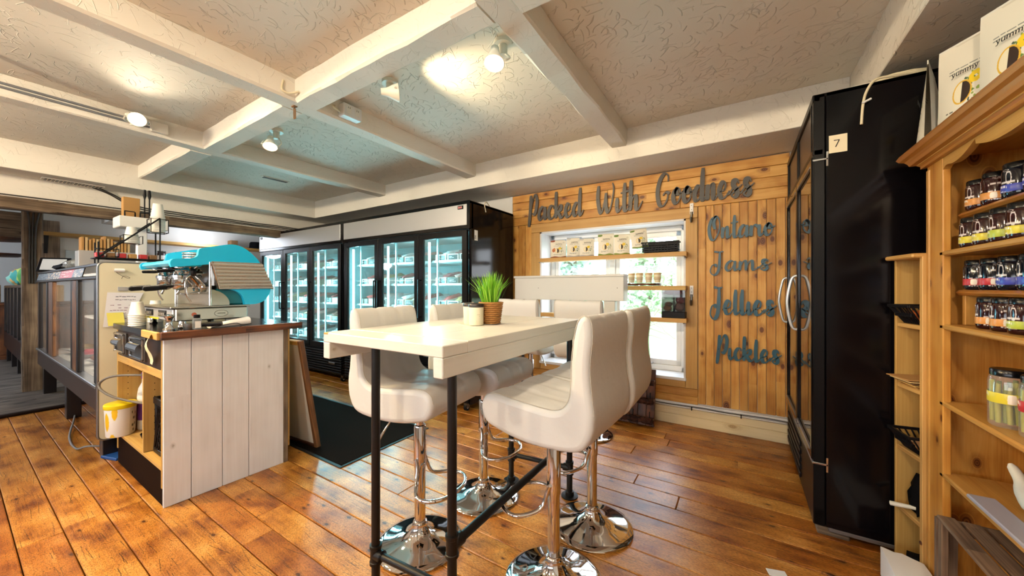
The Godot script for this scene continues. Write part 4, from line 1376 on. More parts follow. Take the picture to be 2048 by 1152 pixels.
func build_coolers() -> void:
	var ord := ["first", "second", "third"]
	var shelf_name := ["lowest", "second", "middle", "fourth", "top"]
	var tray_o := tray(M.box_white, null)
	var tray_mesh: ArrayMesh = tray_o[0].mesh()
	var tag_mesh: ArrayMesh = tray_o[1].mesh()
	var tags := []
	for k in 4: tags.append(label_tex(k))
	var packs := []
	for k in 6: packs.append(lump(30 + k * 7, 0.062, 0.052, 0.15).mesh())
	var pack_m := []
	for c in ["a4342e", "8a2a2a", "d8b0a8", "c87060", "e8e4e4", "7a4a3c", "c4a468", "d8dee0"]:
		var m := mat(hexc(c), 0.3)
		m.clearcoat_enabled = true; m.clearcoat = 0.6; m.clearcoat_roughness = 0.15
		pack_m.append(m)
	var board_m := [M.box_white, mat(hexc("b09a78"), 0.8), mat(hexc("6c6a60"), 0.8)]
	for u in 2:
		var x0: float = [-6.42, -4.195][u]
		var x1: float = [-4.205, -2.165][u]
		var W := x1 - x0
		var side := ["far", "near"][u] as String
		var o := thing("display_cooler", ["three-door black upright cooler standing further off, behind the espresso machine", "three-door black upright cooler nearer the window wall, red display on its header"][u], "cooler", V(x0, 0, -2.66), 0.0, "upright glass door coolers")
		var b := mb()
		# cabinet shell (open front), local z 0 at the front, -0.78 at the back
		part("side_panel", bx(V(0, 0.08, -0.78), V(0.035, 2.03, -0.03), 0.004), M.black_gloss, o)
		part("side_panel", bx(V(W - 0.035, 0.08, -0.78), V(W, 2.03, -0.03), 0.004), M.black_gloss, o)
		part("back_panel", bx(V(0.035, 0.4, -0.78), V(W - 0.035, 1.8, -0.745)), M.cool_back, o)
		for q in [[0.035, 0.037], [W - 0.037, W - 0.035]]:
			part("side_liner", bx(V(q[0], 0.45, -0.745), V(q[1], 1.75, -0.05)), M.cool_back, o)
		part("floor_liner", bx(V(0.037, 0.42, -0.745), V(W - 0.037, 0.45, -0.05)), M.wire_white, o)
		part("top_liner", bx(V(0.037, 1.75, -0.745), V(W - 0.037, 1.78, -0.05)), M.wire_white, o)
		part("top_panel", bx(V(0, 2.005, -0.78), V(W, 2.035, 0.0), 0.004), M.black_gloss, o)
		var hd := part("header_frame", bx(V(0, 1.765, -0.06), V(W, 2.03, -0.002), 0.004), M.black_gloss, o)
		part("header_panel", bx(V(0.03, 1.80, -0.002), V(W - 0.03, 2.0, 0.006), 0.003), M.brushed, hd)
		var dx := W - 0.14 if u == 1 else 0.06
		var dp := part("display", bx(V(dx, 1.955, 0.006), V(dx + 0.07, 1.99, 0.009), 0.001), M.black, hd)
		var dg := mb()
		for k in 3:
			dg.mm(V(dx + 0.012 + k * 0.016, 1.962, 0.009), V(dx + 0.015 + k * 0.016, 1.983, 0.0095)); dg.mm(V(dx + 0.012 + k * 0.016, 1.971, 0.009), V(dx + 0.022 + k * 0.016, 1.974, 0.0095))
		var dgo := part("display_digits", dg, glow(hexc("ff2418"), 3.0 if u == 1 else 0.4), dp)
		dgo.set_meta("kind", "stuff")
		# grille below
		part("grille_back", bx(V(0.02, 0.09, -0.7), V(W - 0.02, 0.42, -0.03)), M.black, o)
		for k in 9:
			part("louvre", bx(V(0.03, 0.11 + k * 0.032, -0.03), V(W - 0.03, 0.130 + k * 0.032, -0.006), 0.004), M.black_plastic, o)
		var bd := bx(V(W - 0.30, 0.22, -0.006), V(W - 0.16, 0.245, 0.0), 0.002)
		part("badge", bd, M.dark_steel, o)
		for q in [[0.1, -0.08], [W - 0.1, -0.08], [0.1, -0.68], [W - 0.1, -0.68]]:
			b = mb()
			b.cyl(V(q[0] - 0.014, 0.032, q[1]), V(q[0] + 0.014, 0.032, q[1]), 0.032, 14)
			var cw := part("castor_wheel", b, M.black_plastic, o)
			part("hub", bx(V(q[0] - 0.017, 0.022, q[1] - 0.01), V(q[0] + 0.017, 0.042, q[1] + 0.01), 0.003), M.plastic_white, cw)
			part("castor_fork", bx(V(q[0] - 0.022, 0.03, q[1] - 0.02), V(q[0] + 0.022, 0.085, q[1] + 0.02), 0.004), M.dark_steel, o)
		# doors
		var dw := (W - 0.06) / 3.0
		for d in 3:
			var a := 0.03 + d * dw
			var c := a + dw
			var fr := mb()
			fr.mm(V(a + 0.003, 0.42, -0.035), V(a + 0.068, 1.76, 0.0), 0.005); fr.mm(V(c - 0.068, 0.42, -0.035), V(c - 0.003, 1.76, 0.0), 0.005)
			fr.mm(V(a + 0.06, 0.42, -0.035), V(c - 0.06, 0.49, 0.0), 0.004); fr.mm(V(a + 0.06, 1.70, -0.035), V(c - 0.06, 1.76, 0.0), 0.004)
			var dr := part("door", fr, M.black, o)
			part("pane", bx(V(a + 0.06, 0.48, -0.022), V(c - 0.06, 1.71, -0.016)), M.glass_cool, dr)
			var hx: float = [c - 0.035, a + 0.035, a + 0.035][d]
			var hb := mb()
			hb.tube([V(hx, 0.90, 0.0), V(hx, 0.90, 0.035), V(hx, 1.28, 0.035), V(hx, 1.28, 0.0)], 0.009, 8)
			part("handle", hb, M.black_plastic, dr)
			# light column and shelf standard just behind the left stile
			b = mb()
			b.cyl(V(a + 0.085, 0.52, -0.075), V(a + 0.085, 1.68, -0.075), 0.013, 8)
			part("light_tube", b, M.tube_light, o)
			var l := AreaLight3D.new()
			l.name = "area_light"
			l.area_size = Vector2(0.05, 1.1); l.light_color = hexc("8ae6f4"); l.light_energy = 8.5
			l.area_range = 6.0; l.area_attenuation = 2.0; l.shadow_enabled = true
			o.add_child(l)
			l.position = V(a + 0.105, 1.1, -0.11)
			l.rotation = V(0, -1.2, 0)
			part("shelf_standard", bx(V(a + 0.13, 0.47, -0.16), V(a + 0.142, 1.74, -0.14)), M.cool_back, o)
			for k in 5:
				var y := 0.50 + k * 0.245
				var sb := mb()
				sb.mm(V(a + 0.05, y - 0.008, -0.16), V(c - 0.02, y + 0.014, -0.15), 0.002)
				var sh := part("shelf_front", sb, M.wire_white, o)
				part("shelf_deck", bx(V(a + 0.02, y - 0.006, -0.72), V(c - 0.02, y - 0.002, -0.16)), M.wire_white, sh)
				for j in 3:
					var px := x0 + a + 0.155 + j * 0.172
					var r := rng.randi()
					var at := V(px, y + 0.0005, -2.66 - 0.37)
					var tl := "food bin, %s in row on %s shelf behind %s door of %s cooler" % [ord[j], shelf_name[k], ord[d], side]
					var tr := single("food_bin", tray_mesh, board_m[0 if r % 5 < 3 else r % 3], tl, "bin", at, "open food bins in the coolers")
					if r % 4 != 0: part("price_tag", tag_mesh, tags[r % 4], tr)
					var pl := "meat pack, %s in row on %s shelf behind %s door of %s cooler" % [ord[j], shelf_name[k], ord[d], side]
					var pk := single("meat_pack", packs[r % 6], pack_m[(r / 7) % 8], pl, "meat pack", at + V(0, 0.082, 0.0), "wrapped packs in the cooler bins")
					pk.rotation.x = 0.2
		# number card on the near cooler's side
		if u == 1:
			var cd := bx(V(W, 1.66, -0.125), V(W + 0.002, 1.76, -0.075), 0.0005)
			var co := single("number_card", cd, M.paper, "small white card marked 8 on the cooler's black side", "card", V(x0, 0, -2.66))
			part("digit", digit("8", 0.05), M.black, co, V(W + 0.002, 1.69, -0.086)).rotation.y = PI / 2
			var cb := mb()
			cb.tube(spline([V(W - 0.02, 2.045, -0.35), V(W - 0.005, 2.07, -0.27), V(W + 0.006, 2.03, -0.23), V(W + 0.007, 1.99, -0.24), V(W + 0.007, 1.96, -0.25)], 5), 0.005, 6)
			single("cable_tie", cb, M.cable_cream, "cream cable end hanging over the near cooler's top edge", "cable", V(x0, 0, -2.66))

func digit(txt: String, h: float) -> Mesh:
	var m := TextMesh.new()
	m.text = txt
	var f := SystemFont.new()
	f.font_names = PackedStringArray(["Droid Sans"])
	m.font = f
	m.font_size = 32
	m.pixel_size = h / 32.0
	m.depth = 0.001
	return m

# ---------------------------------------------------------------- espresso counter
func cup_stack(n: int, flip: bool, r0: float, r1: float, h: float, pitch: float) -> MB:
	var b := mb()
	var prof := []
	for k in n:
		var y := k * pitch
		if k == 0: prof.append(Vector2(0.0001, y))
		prof.append(Vector2(r1 if flip else r0, y))
		prof.append(Vector2((r1 if flip else r0) + 0.002, y + 0.004))
		prof.append(Vector2((r1 if flip else r0) - (0.0015 if flip else -0.0015), y + pitch - 0.002))
	var top := (n - 1) * pitch
	prof.append(Vector2(r0 if flip else r1, top + h))
	prof.append(Vector2(0.0001, top + h))
	b.lathe(prof, Vector3.ZERO, 24)
	return b

func build_counter() -> void:
	var o := thing("espresso_counter", "espresso counter clad in white planks with open plywood cubbies", "counter", V(-2.65, 0, -0.636))
	# planks of the end
	var zs := [0.0, -0.12, -0.266, -0.405, -0.612]
	for k in 4:
		var pk := ["old_white", "old_white", "old_white", "old_white"]
		part("plank", bx(V(-0.018, 0.0, zs[k + 1] + 0.0015), V(0.0, 0.922, zs[k] - 0.0015), 0.002, 1), M[pk[k]], o)
	part("raw_edge", bx(V(-0.02, 0.0, -0.640), V(0.001, 0.915, -0.613), 0.003, 1), M.weathered, o)
	# worktop
	part("worktop", bx(V(-0.98, 0.922, -0.70), V(0.03, 0.960, 0.018), 0.003, 2), M.black_gloss, o)
	part("worktop_edge", bx(V(0.03, 0.920, -0.71), V(0.056, 0.962, 0.022), 0.003, 2), M.walnut, o)
	part("worktop_edge", bx(V(-0.25, 0.9205, 0.018), V(0.03, 0.9615, 0.034), 0.003, 0), M.ply, o)
	# carcass
	part("side_panel", bx(V(-0.98, 0.1, -0.66), V(-0.962, 0.92, 0.0), 0.001, 1), M.ply, o)
	part("side_panel", bx(V(-0.038, 0.1, -0.66), V(-0.02, 0.92, 0.0), 0.001, 1), M.ply, o)
	part("divider", bx(V(-0.385, 0.215, -0.6), V(-0.367, 0.71, 0.0), 0.001, 1), M.ply, o)
	part("back_panel", bx(V(-0.962, 0.1, -0.66), V(-0.038, 0.92, -0.645), 0.0, 1), M.ply, o)
	part("bottom_shelf", bx(V(-0.962, 0.195, -0.645), V(-0.038, 0.213, 0.0), 0.001, 0), M.ply, o)
	part("rail", bx(V(-0.962, 0.712, -0.02), V(-0.038, 0.745, 0.0), 0.002, 0), M.ply, o)
	part("drawer_deck", bx(V(-0.962, 0.70, -0.645), V(-0.038, 0.712, 0.0), 0.001, 0), M.ply, o)
	part("kick_board", bx(V(-0.98, 0.0, -0.60), V(-0.02, 0.195, -0.005), 0.002, 0), M.kick, o)
	part("fascia", bx(V(-0.962, 0.745, -0.02), V(-0.038, 0.92, -0.002), 0.001, 0), M.case_brown, o)
	for k in 2:
		var cx: float = [-0.83, -0.44][k]
		var hw: float = [0.12, 0.145][k]
		var d := part("drawer", bx(V(cx - hw, 0.765, -0.3), V(cx + hw, 0.905, 0.012), 0.004), M.dark_steel, o)
		var f := mb()
		for q in [-1.0, 1.0]:
			f.mm(V(cx + q * hw, 0.77, 0.012), V(cx + q * (hw - 0.02), 0.90, 0.022), 0.004)
		f.mm(V(cx - hw, 0.885, 0.012), V(cx + hw, 0.90, 0.022), 0.004); f.mm(V(cx - hw, 0.77, 0.012), V(cx + hw, 0.785, 0.022), 0.004)
		part("rim", f, M.chrome, d)
		var hnd := mb()
		var g := []
		for i in 7:
			var a := -0.3 + i * 0.3
			g.append([V(cx - hw + 0.035, 0.835 + 0.035 * sin(a), 0.013 + 0.03 * cos(a)), V(cx + hw - 0.035, 0.835 + 0.035 * sin(a), 0.013 + 0.03 * cos(a))])
		hnd.grid(g, V(cx, 0.83, 0.0))
		part("scoop_handle", hnd, M.chrome, d)
	# shelf-pin holes are drilled in the divider and the sides
	for k in 11:
		for zz in [-0.05, -0.16]:
			var hl := mb()
			hl.lathe([Vector2(0.003, 0.0), Vector2(0.0001, 0.0006)], Vector3.ZERO, 6)
			var ho := part("pin_hole", hl, M.black, o, V(-0.3668, 0.26 + k * 0.04, zz))
			ho.rotation.z = -PI / 2
			var h2 := part("pin_hole", hl, M.black, o, V(-0.9618, 0.26 + k * 0.04, zz))
			h2.rotation.z = -PI / 2
	# things in the cubbies
	var bk := thing("bucket", "white round tub with yellow lid and lemon print in the counter's left cubby", "tub", V(-3.53, 0.2135, -0.635))
	bk.scale = V(0.84, 0.98, 0.84)
	var im := Image.create(128, 96, false, Image.FORMAT_RGB8)
	im.fill(hexc("f2f0ea"))
	for q in [[30, 40, 12], [48, 60, 9], [22, 68, 8], [60, 30, 7]]: disc(im, q[0], q[1], q[2], q[2] * 0.8, hexc("f0c020"))
	im.fill_rect(Rect2i(84, 20, 26, 50), hexc("d8d6d0"))
	scribble(im, 86, 24, 22, 9, 5, 2, hexc("505050"), 8)
	var b := mb()
	b.lathe([Vector2(0.0001, 0.0), Vector2(0.078, 0.0), Vector2(0.082, 0.006), Vector2(0.09, 0.2), Vector2(0.0001, 0.201)], Vector3.ZERO, 28)
	part("tub_body", b, tex_mat(im, Color.WHITE, 0.4, Vector2(2, 1)), bk)
	b = mb()
	b.lathe([Vector2(0.091, 0.188), Vector2(0.095, 0.192), Vector2(0.095, 0.214), Vector2(0.088, 0.22), Vector2(0.0001, 0.22)], Vector3.ZERO, 28)
	part("lid", b, mat(hexc("f0d818"), 0.4), bk)
	var bt := thing("bottle", "tall white bottle with purple label behind the lemon tub", "bottle", V(-3.55, 0.2135, -0.762))
	bt.scale = V(0.84, 0.95, 0.84)
	b = mb()
	b.lathe([Vector2(0.0001, 0.0), Vector2(0.05, 0.0), Vector2(0.053, 0.01), Vector2(0.053, 0.25), Vector2(0.045, 0.30), Vector2(0.025, 0.34), Vector2(0.022, 0.38), Vector2(0.0001, 0.38)], Vector3.ZERO, 22)
	part("bottle_body", b, M.plastic_white, bt)
	b = mb()
	b.lathe([Vector2(0.0535, 0.07), Vector2(0.0538, 0.072), Vector2(0.0538, 0.2), Vector2(0.0535, 0.202)], Vector3.ZERO, 22)
	part("label_band", b, mat(hexc("64348c"), 0.5), bt)
	b = mb()
	b.lathe([Vector2(0.027, 0.37), Vector2(0.028, 0.41), Vector2(0.02, 0.42), Vector2(0.0001, 0.42)], Vector3.ZERO, 18)
	part("cap", b, mat(hexc("7a4a9c"), 0.4), bt)
	var sc := thing("scoop", "dark plastic scoop on the left cubby's floor beside the divider", "scoop", V(-3.2, 0.43, -0.71), 0.4)
	b = mb()
	b.lathe([Vector2(0.0001, 0.0), Vector2(0.03, 0.0), Vector2(0.05, 0.06), Vector2(0.047, 0.06), Vector2(0.028, 0.004), Vector2(0.0001, 0.004)], Vector3.ZERO, 18)
	part("bowl", b, M.black_plastic, sc)
	b = mb()
	b.tube([V(0.045, 0.055, 0), V(0.10, 0.07, 0)], 0.007, 8)
	part("grip", b, M.black_plastic, sc)
	sc.position.y = 0.213
	b = mb()
	b.tube(spline([V(-3.05, 0.60, -0.95), V(-3.2, 0.63, -0.75), V(-3.42, 0.63, -0.60), V(-3.56, 0.58, -0.55), V(-3.54, 0.53, -0.55), V(-3.36, 0.49, -0.60), V(-3.1, 0.47, -0.72), V(-3.05, 0.46, -0.95)], 6), 0.0075, 8)
	single("drain_hose", b, M.hose, "grey hose looping out of the counter's left cubby", "hose")
	var cr := thing("milk_crate", "black lattice plastic crate in the counter's right cubby", "crate", V(-2.845, 0.213, -0.86))
	part("crate_floor", bx(V(-0.15, 0.0, -0.18), V(0.15, 0.012, 0.18), 0.003), M.black_plastic, cr)
	for q in [[-0.15, -0.142], [0.142, 0.15]]:
		part("corner_wall", bx(V(q[0], 0.012, -0.18), V(q[1], 0.33, 0.18), 0.003), M.black_matte, cr)
	part("rim", bx(V(-0.15, 0.29, 0.172), V(0.15, 0.33, 0.186), 0.003), M.black_plastic, cr)
	part("rim", bx(V(-0.15, 0.0, 0.172), V(0.15, 0.03, 0.186), 0.003), M.black_plastic, cr)
	for k in 9:
		var lt := mb()
		for q in [-1.0, 1.0]:
			var x := -0.14 + k * 0.035
			var s := mb()
			s.tube([V(clampf(x - q * 0.07, -0.145, 0.145), 0.03, 0.179 + q * 0.002), V(clampf(x + q * 0.07, -0.145, 0.145), 0.29, 0.179 + q * 0.002)], 0.005, 5)
			part("lattice_bar", s, M.black_plastic, cr)
	# slip of paper hanging from the worktop
	b = mb()
	var g := []
	for i in 9:
		var y := 0.945 - i * 0.022
		g.append([V(-2.73 - i * 0.012 - (0.02 if i > 5 else 0.0), y, -0.608 + 0.02 * sin(i * 0.6)), V(-2.67 - i * 0.010 - (0.012 if i > 5 else 0.0), y + 0.004, -0.600 + 0.02 * sin(i * 0.6 + 0.4))])
	b.grid(g)
	single("paper_slip", b, mat(hexc("e8e2b4"), 0.85), "curled yellowish paper slip hanging over the counter's front corner", "paper")
	# board leaning behind the counter
	var lb := thing("leaning_board", "white board with a brown wooden frame leaning against the counter's back", "board", V(-3.05, 0.0, -1.47))
	lb.rotation = V(0.16, 0.08, 0)
	part("panel", bx(V(-0.38, 0.03, -0.012), V(0.36, 0.80, 0.004), 0.002), M.white_paint, lb)
	part("frame_stile", bx(V(0.355, 0.0, -0.02), V(0.385, 0.83, 0.016), 0.003, 1), M.tan, lb)
	part("frame_stile", bx(V(-0.405, 0.0, -0.02), V(-0.375, 0.83, 0.016), 0.003, 1), M.casing, lb)
	part("frame_rail", bx(V(-0.375, 0.0, -0.02), V(0.355, 0.03, 0.016), 0.003, 0), M.walnut, lb)
	part("frame_rail", bx(V(-0.375, 0.80, -0.02), V(0.355, 0.83, 0.016), 0.003, 0), M.casing, lb)
	# things on the worktop
	var cs := cup_stack(7, true, 0.026, 0.04, 0.085, 0.011)
	single("cup_stack", cs, M.cup, "stack of upturned white paper cups on the worktop, nearer the yellow note", "cup stack", V(-3.235, 0.9605, -0.655), "paper cup stacks by the machine")
	single("cup_stack", cs, M.cup, "stack of upturned white paper cups partly behind the machine's front panel", "cup stack", V(-3.50, 0.9605, -0.80), "paper cup stacks by the machine")
	b = mb()
	b.lathe([Vector2(0.0001, 0.0), Vector2(0.029, 0.0), Vector2(0.029, 0.008), Vector2(0.018, 0.018), Vector2(0.013, 0.04), Vector2(0.016, 0.065), Vector2(0.024, 0.078), Vector2(0.024, 0.084), Vector2(0.012, 0.09), Vector2(0.0001, 0.09)], Vector3.ZERO, 24)
	single("coffee_tamper", b, M.chrome, "polished hourglass coffee tamper standing at the worktop corner", "tamper", V(-2.73, 0.9605, -0.68))
	var pf := thing("portafilter", "black handled portafilter lying on the worktop behind the tamper", "portafilter", V(-2.68, 0.9605, -0.76), 0.9)
	b = mb()
	b.lathe([Vector2(0.0001, 0.0), Vector2(0.03, 0.0), Vector2(0.034, 0.02), Vector2(0.034, 0.035), Vector2(0.0001, 0.034)], Vector3.ZERO, 20)
	part("basket", b, M.dark_steel, pf)
	b = mb()
	b.tube([V(0.033, 0.025, 0), V(0.06, 0.026, 0), V(0.09, 0.028, 0), V(0.15, 0.03, 0)], [0.007, 0.012, 0.015, 0.012], 10)
	part("grip", b, M.black_plastic, pf)
	var sb := thing("small_bottle", "small clear square bottle with white label beside the folded towel", "bottle", V(-2.632, 0.9605, -0.775))
	b = mb()
	b.box(V(0, 0.034, 0), V(0.036, 0.068, 0.036), 0.006)
	part("bottle_body", b, pane(hexc("9098a0"), 0.35), sb)
	part("label", bx(V(0.0185, 0.012, -0.012), V(0.019, 0.05, 0.014)), M.paper, sb)
	b = mb()
	b.lathe([Vector2(0.014, 0.068), Vector2(0.015, 0.07), Vector2(0.015, 0.086), Vector2(0.0001, 0.088)], Vector3.ZERO, 16)
	part("cap", b, M.black_plastic, sb)
	var tw := thing("folded_towel", "folded white towel on the worktop in front of the machine's side", "towel", V(-2.66, 0.9605, -0.94))
	b = mb()
	g = []
	for i in 9:
		var f := i / 8.0
		var row := []
		for j in 10:
			var a := TAU * j / 10
			row.append(V(cos(a) * 0.042, 0.012 + f * 0.018 + maxf(-0.012 - f * 0.018, sin(a) * (0.012 + f * 0.016)), 0.10 - f * 0.2))
		g.append(row)
	b.grid(g, V(0, 0.02, 0), true)
	for e in [0, 8]:
		for j in range(1, 9): b.tri(g[e][0], g[e][j], g[e][j + 1])
	part("fold", b, M.foam, tw)
	b = mb()
	b.tube(spline([V(0.044, 0.008, 0.10), V(0.046, 0.02, 0.03), V(0.046, 0.024, -0.02), V(0.046, 0.012, -0.05), V(0.045, 0.014, -0.1)], 4), 0.002, 5)
	part("hem", b, M.black, tw)
	# notes pinned on the cream case end
	var hi := Image.create(128, 128, false, Image.FORMAT_RGB8)
	hi.fill(hexc("e8e6ea"))
	scribble(hi, 30, 14, 90, 2, 12, 2, hexc("404050"), 3)
	scribble(hi, 16, 46, 70, 6, 10, 2, hexc("7a5a70"), 4, 0.6)
	var pm := tex_mat(hi, Color.WHITE, 0.85)
	b = mb()
	b.quad(V(0, 0, 0), V(0, 0.24, -0.02), V(0, 0.235, -0.2), V(0, -0.01, -0.11), V(1, 0, 0), [Vector2(0, 1), Vector2(0, 0), Vector2(1, 0), Vector2(0.7, 1)])
	b.quad(V(-0.0012, 0, 0), V(-0.0012, 0.24, -0.02), V(-0.0012, 0.235, -0.2), V(-0.0012, -0.01, -0.11), V(-1, 0, 0))
	single("paper_sheet", b, pm, "white handwritten menu sheet taped on the cream case end", "paper", V(-3.714, 0.93, -0.585))
	b = mb()
	g = []
	for i in 5:
		var row := []
		for j in 5: row.append(V(0.004 + 0.012 * (j / 4.0) * (i / 4.0), 0.092 - 0.023 * i, -0.02 * j - 0.002 * i))
		g.append(row)
	b.grid(g, V(-1, 0, 0))
	single("sticky_note", b, M.note, "yellow sticky note on the handwritten menu sheet", "note", V(-3.711, 0.935, -0.60))
	var dv := thing("plastic_device", "small white plastic device with a dangling wire on the cream case end", "device", V(-3.718, 1.325, -0.662))
	b = mb()
	b.tube([V(0.012, 0, 0.026), V(0.012, 0, 0.022), V(0.012, 0, -0.022), V(0.012, 0, -0.026)], [0.008, 0.013, 0.013, 0.008], 12)
	part("device_body", b, M.plastic_white, dv)
	b = mb()
	b.tube(spline([V(0.01, -0.008, 0.02), V(0.012, -0.03, 0.0), V(0.014, -0.055, -0.04), V(0.012, -0.05, -0.05), V(0.012, -0.04, -0.02), V(0.012, -0.06, -0.01)], 5), 0.0014, 5)
	part("wire", b, M.cable_dark, dv)
	single("metal_plate", bx(V(0, 0, -0.05), V(0.003, 0.028, 0.0), 0.001), M.brushed, "small grey metal plate above the menu sheet on the cream case end", "plate", V(-3.718, 1.18, -0.655))

# ---------------------------------------------------------------- espresso machine
# outline in the z-y plane pulled along x
func side_plate(pts: Array, x0: float, x1: float) -> MB:
	var b := mb()
	b.xf = Transform3D(Basis(V(0, 0, 1), V(0, 1, 0), V(-1, 0, 0)), Vector3.ZERO)
	var poly := PackedVector2Array()
	for p in pts: poly.append(Vector2(p.x, p.y))
	b.prism(poly, -x1, -x0)
	return b

func build_machine() -> void:
	var XR := -2.78
	var XL := -3.40
	var o := thing("espresso_machine", "turquoise and chrome two-group espresso machine on the counter", "espresso machine", V(-3.09, 0.9605, -0.92))
	var w := 0.31
	var y0 := 0.9605
	var z0 := -0.92
	var P := func(z: float, y: float) -> Vector3: return V(z - z0, y - y0, 0)
	# feet and base
	for q in [[-1, 0.16], [1, 0.16], [-1, -0.15], [1, -0.15]]:
		var b := mb()
		b.lathe([Vector2(0.0001, 0.0), Vector2(0.02, 0.0), Vector2(0.022, 0.006), Vector2(0.017, 0.012), Vector2(0.017, 0.045)], V(q[0] * (w - 0.035), 0, q[1]), 16)
		part("foot", b, M.chrome, o)
	part("base_body", bx(V(-w, 0.042, -0.165), V(w, 0.118, 0.20), 0.006), M.steel, o)
	part("drip_deck", bx(V(-w - 0.006, 0.118, -0.178), V(w + 0.006, 0.130, 0.225), 0.004), M.steel, o)
	var fp := part("front_panel", bx(V(-w + 0.005, 0.046, 0.20), V(w - 0.005, 0.115, 0.212), 0.004), M.brushed, o)
	part("trim_strip", bx(V(-w + 0.005, 0.046, 0.212), V(0.06, 0.058, 0.2145), 0.001), mat(hexc("c8b830"), 0.4), fp)
	for k in 2:
		var pad := part("button_pad", bx(V(-0.19 + k * 0.25, 0.066, 0.212), V(-0.05 + k * 0.25, 0.105, 0.216), 0.002), M.black, fp)
		for j in 5:
			part("button", bx(V(-0.18 + k * 0.25 + j * 0.025, 0.072, 0.216), V(-0.164 + k * 0.25 + j * 0.025, 0.092, 0.220), 0.002), M.chrome, pad)
	var kb := mb()
	kb.xf = Transform3D(Basis(V(1, 0, 0), V(0, 0, 1), V(0, -1, 0)), V(-0.25, 0.085, 0.212))
	kb.lathe([Vector2(0.02, 0.0), Vector2(0.019, 0.02), Vector2(0.015, 0.024), Vector2(0.0001, 0.024)], Vector3.ZERO, 16)
	part("dial", kb, M.black_plastic, fp)
	var em := mb()
	em.xf = Transform3D(Basis(V(0, 0, 1), V(1, 0, 0), V(0, 1, 0)), V(w, 0.08, 0.115))
	em.lathe([Vector2(0.012, 0.0), Vector2(0.012, 0.002), Vector2(0.0001, 0.002)], Vector3.ZERO, 18)
	part("round_badge", em, mat(hexc("c46a50"), 0.4), o)
	var ov := mb()
	var pts := []
	for k in 28: pts.append(V(w + 0.001, 0.08 + 0.02 * sin(TAU * k / 28), -0.02 + 0.035 * cos(TAU * k / 28)))
	ov.tube(pts, 0.0012, 5, true)
	part("oval_emblem", ov, M.dark_steel, o)
	part("emblem_bar", bx(V(w, 0.078, -0.04), V(w + 0.0015, 0.083, 0.0)), M.dark_steel, o)
	# splash plate and chrome uprights
	part("splash_plate", bx(V(-w, 0.13, 0.028), V(w, 0.25, 0.036), 0.002), M.steel, o)
	for q in [-1.0, 1.0]:
		var b := mb()
		b.cyl(V(q * w, 0.13, 0.037), V(q * w, 0.40, 0.037), 0.007, 10)
		part("upright", b, M.chrome, o)
	part("boiler_body", bx(V(-w + 0.02, 0.235, -0.22), V(w - 0.02, 0.40, 0.03), 0.02), M.dark_steel, o)
	part("under_body", bx(V(-w + 0.03, 0.13, -0.20), V(w - 0.03, 0.235, 0.0), 0.01), M.turq_dark, o)
	# turquoise and chrome sides, right and left alike
	var upper := spline([P.call(-0.703, 1.322), P.call(-0.697, 1.345), P.call(-0.708, 1.368), P.call(-0.75, 1.374), P.call(-0.80, 1.381), P.call(-0.822, 1.397), P.call(-0.826, 1.42), P.call(-0.838, 1.442), P.call(-0.90, 1.460), P.call(-0.96, 1.476), P.call(-1.00, 1.482), P.call(-1.04, 1.476), P.call(-1.08, 1.455), P.call(-1.12, 1.42), P.call(-1.15, 1.385), P.call(-1.163, 1.355)], 4)
	upper.append(P.call(-1.0, 1.352)); upper.append(P.call(-0.89, 1.349)); upper.append(P.call(-0.80, 1.335))
	var lower := [P.call(-0.93, 1.215)]
	lower += spline([P.call(-1.225, 1.215), P.call(-1.222, 1.18), P.call(-1.205, 1.14), P.call(-1.175, 1.108), P.call(-1.13, 1.092), P.call(-1.068, 1.091)], 4)
	lower += spline([P.call(-1.066, 1.11), P.call(-1.055, 1.145), P.call(-1.03, 1.172), P.call(-0.99, 1.19), P.call(-0.935, 1.20)], 4)
	var arch := [P.call(-0.885, 1.092)]
	arch += spline([P.call(-0.985, 1.092), P.call(-0.982, 1.12), P.call(-0.965, 1.15), P.call(-0.935, 1.175), P.call(-0.885, 1.195)], 4)
	for q in [-1.0, 1.0]:
		var lo: float = w - 0.03 if q > 0 else -w
		var hi: float = w if q > 0 else -w + 0.03
		part("upper_side", side_plate(upper, lo, hi), M.turq, o)
		part("lower_side", side_plate(lower, lo, hi), M.turq, o)
		part("arch_plate", side_plate(arch, lo + 0.004, hi - 0.004), M.steel, o)
		var frame := side_plate([P.call(-0.890, 1.366), P.call(-1.166, 1.370), P.call(-1.236, 1.206), P.call(-0.926, 1.196)], lo + 0.003 * (1 if q > 0 else -2), hi + 0.006 * (1 if q > 0 else -0.5))
		var fr := part("rib_panel", frame, M.rib_steel, o)
		for k in 7:
			var f := (k + 0.5) / 7.0
			var a: Vector3 = P.call(lerpf(-0.896, -0.930, f), lerpf(1.360, 1.206, f))
			var c: Vector3 = P.call(lerpf(-1.168, -1.234, f), lerpf(1.362, 1.212, f))
			var xx: float = (w + 0.004) * q
			var b := mb()
			b.tube([V(xx, a.y, a.x), V(xx, lerpf(a.y, c.y, 0.5), lerpf(a.x, c.x, 0.5)), V(xx, c.y, c.x)], 0.0102, 10)
			part("rib", b, M.rib_steel, fr)
		var bead := mb()
		bead.tube([V((w + 0.005) * q, P.call(0, 1.366).y, P.call(-0.89, 0).x), V((w + 0.005) * q, P.call(0, 1.196).y, P.call(-0.927, 0).x), V((w + 0.005) * q, P.call(0, 1.200).y, P.call(-1.237, 0).x)], 0.006, 8)
		part("rib_frame", bead, M.chrome, fr)
	# canopy between the sides
	part("canopy", bx(V(-w + 0.03, 0.372, 0.06), V(w - 0.03, 0.405, 0.218), 0.012), M.turq, o)
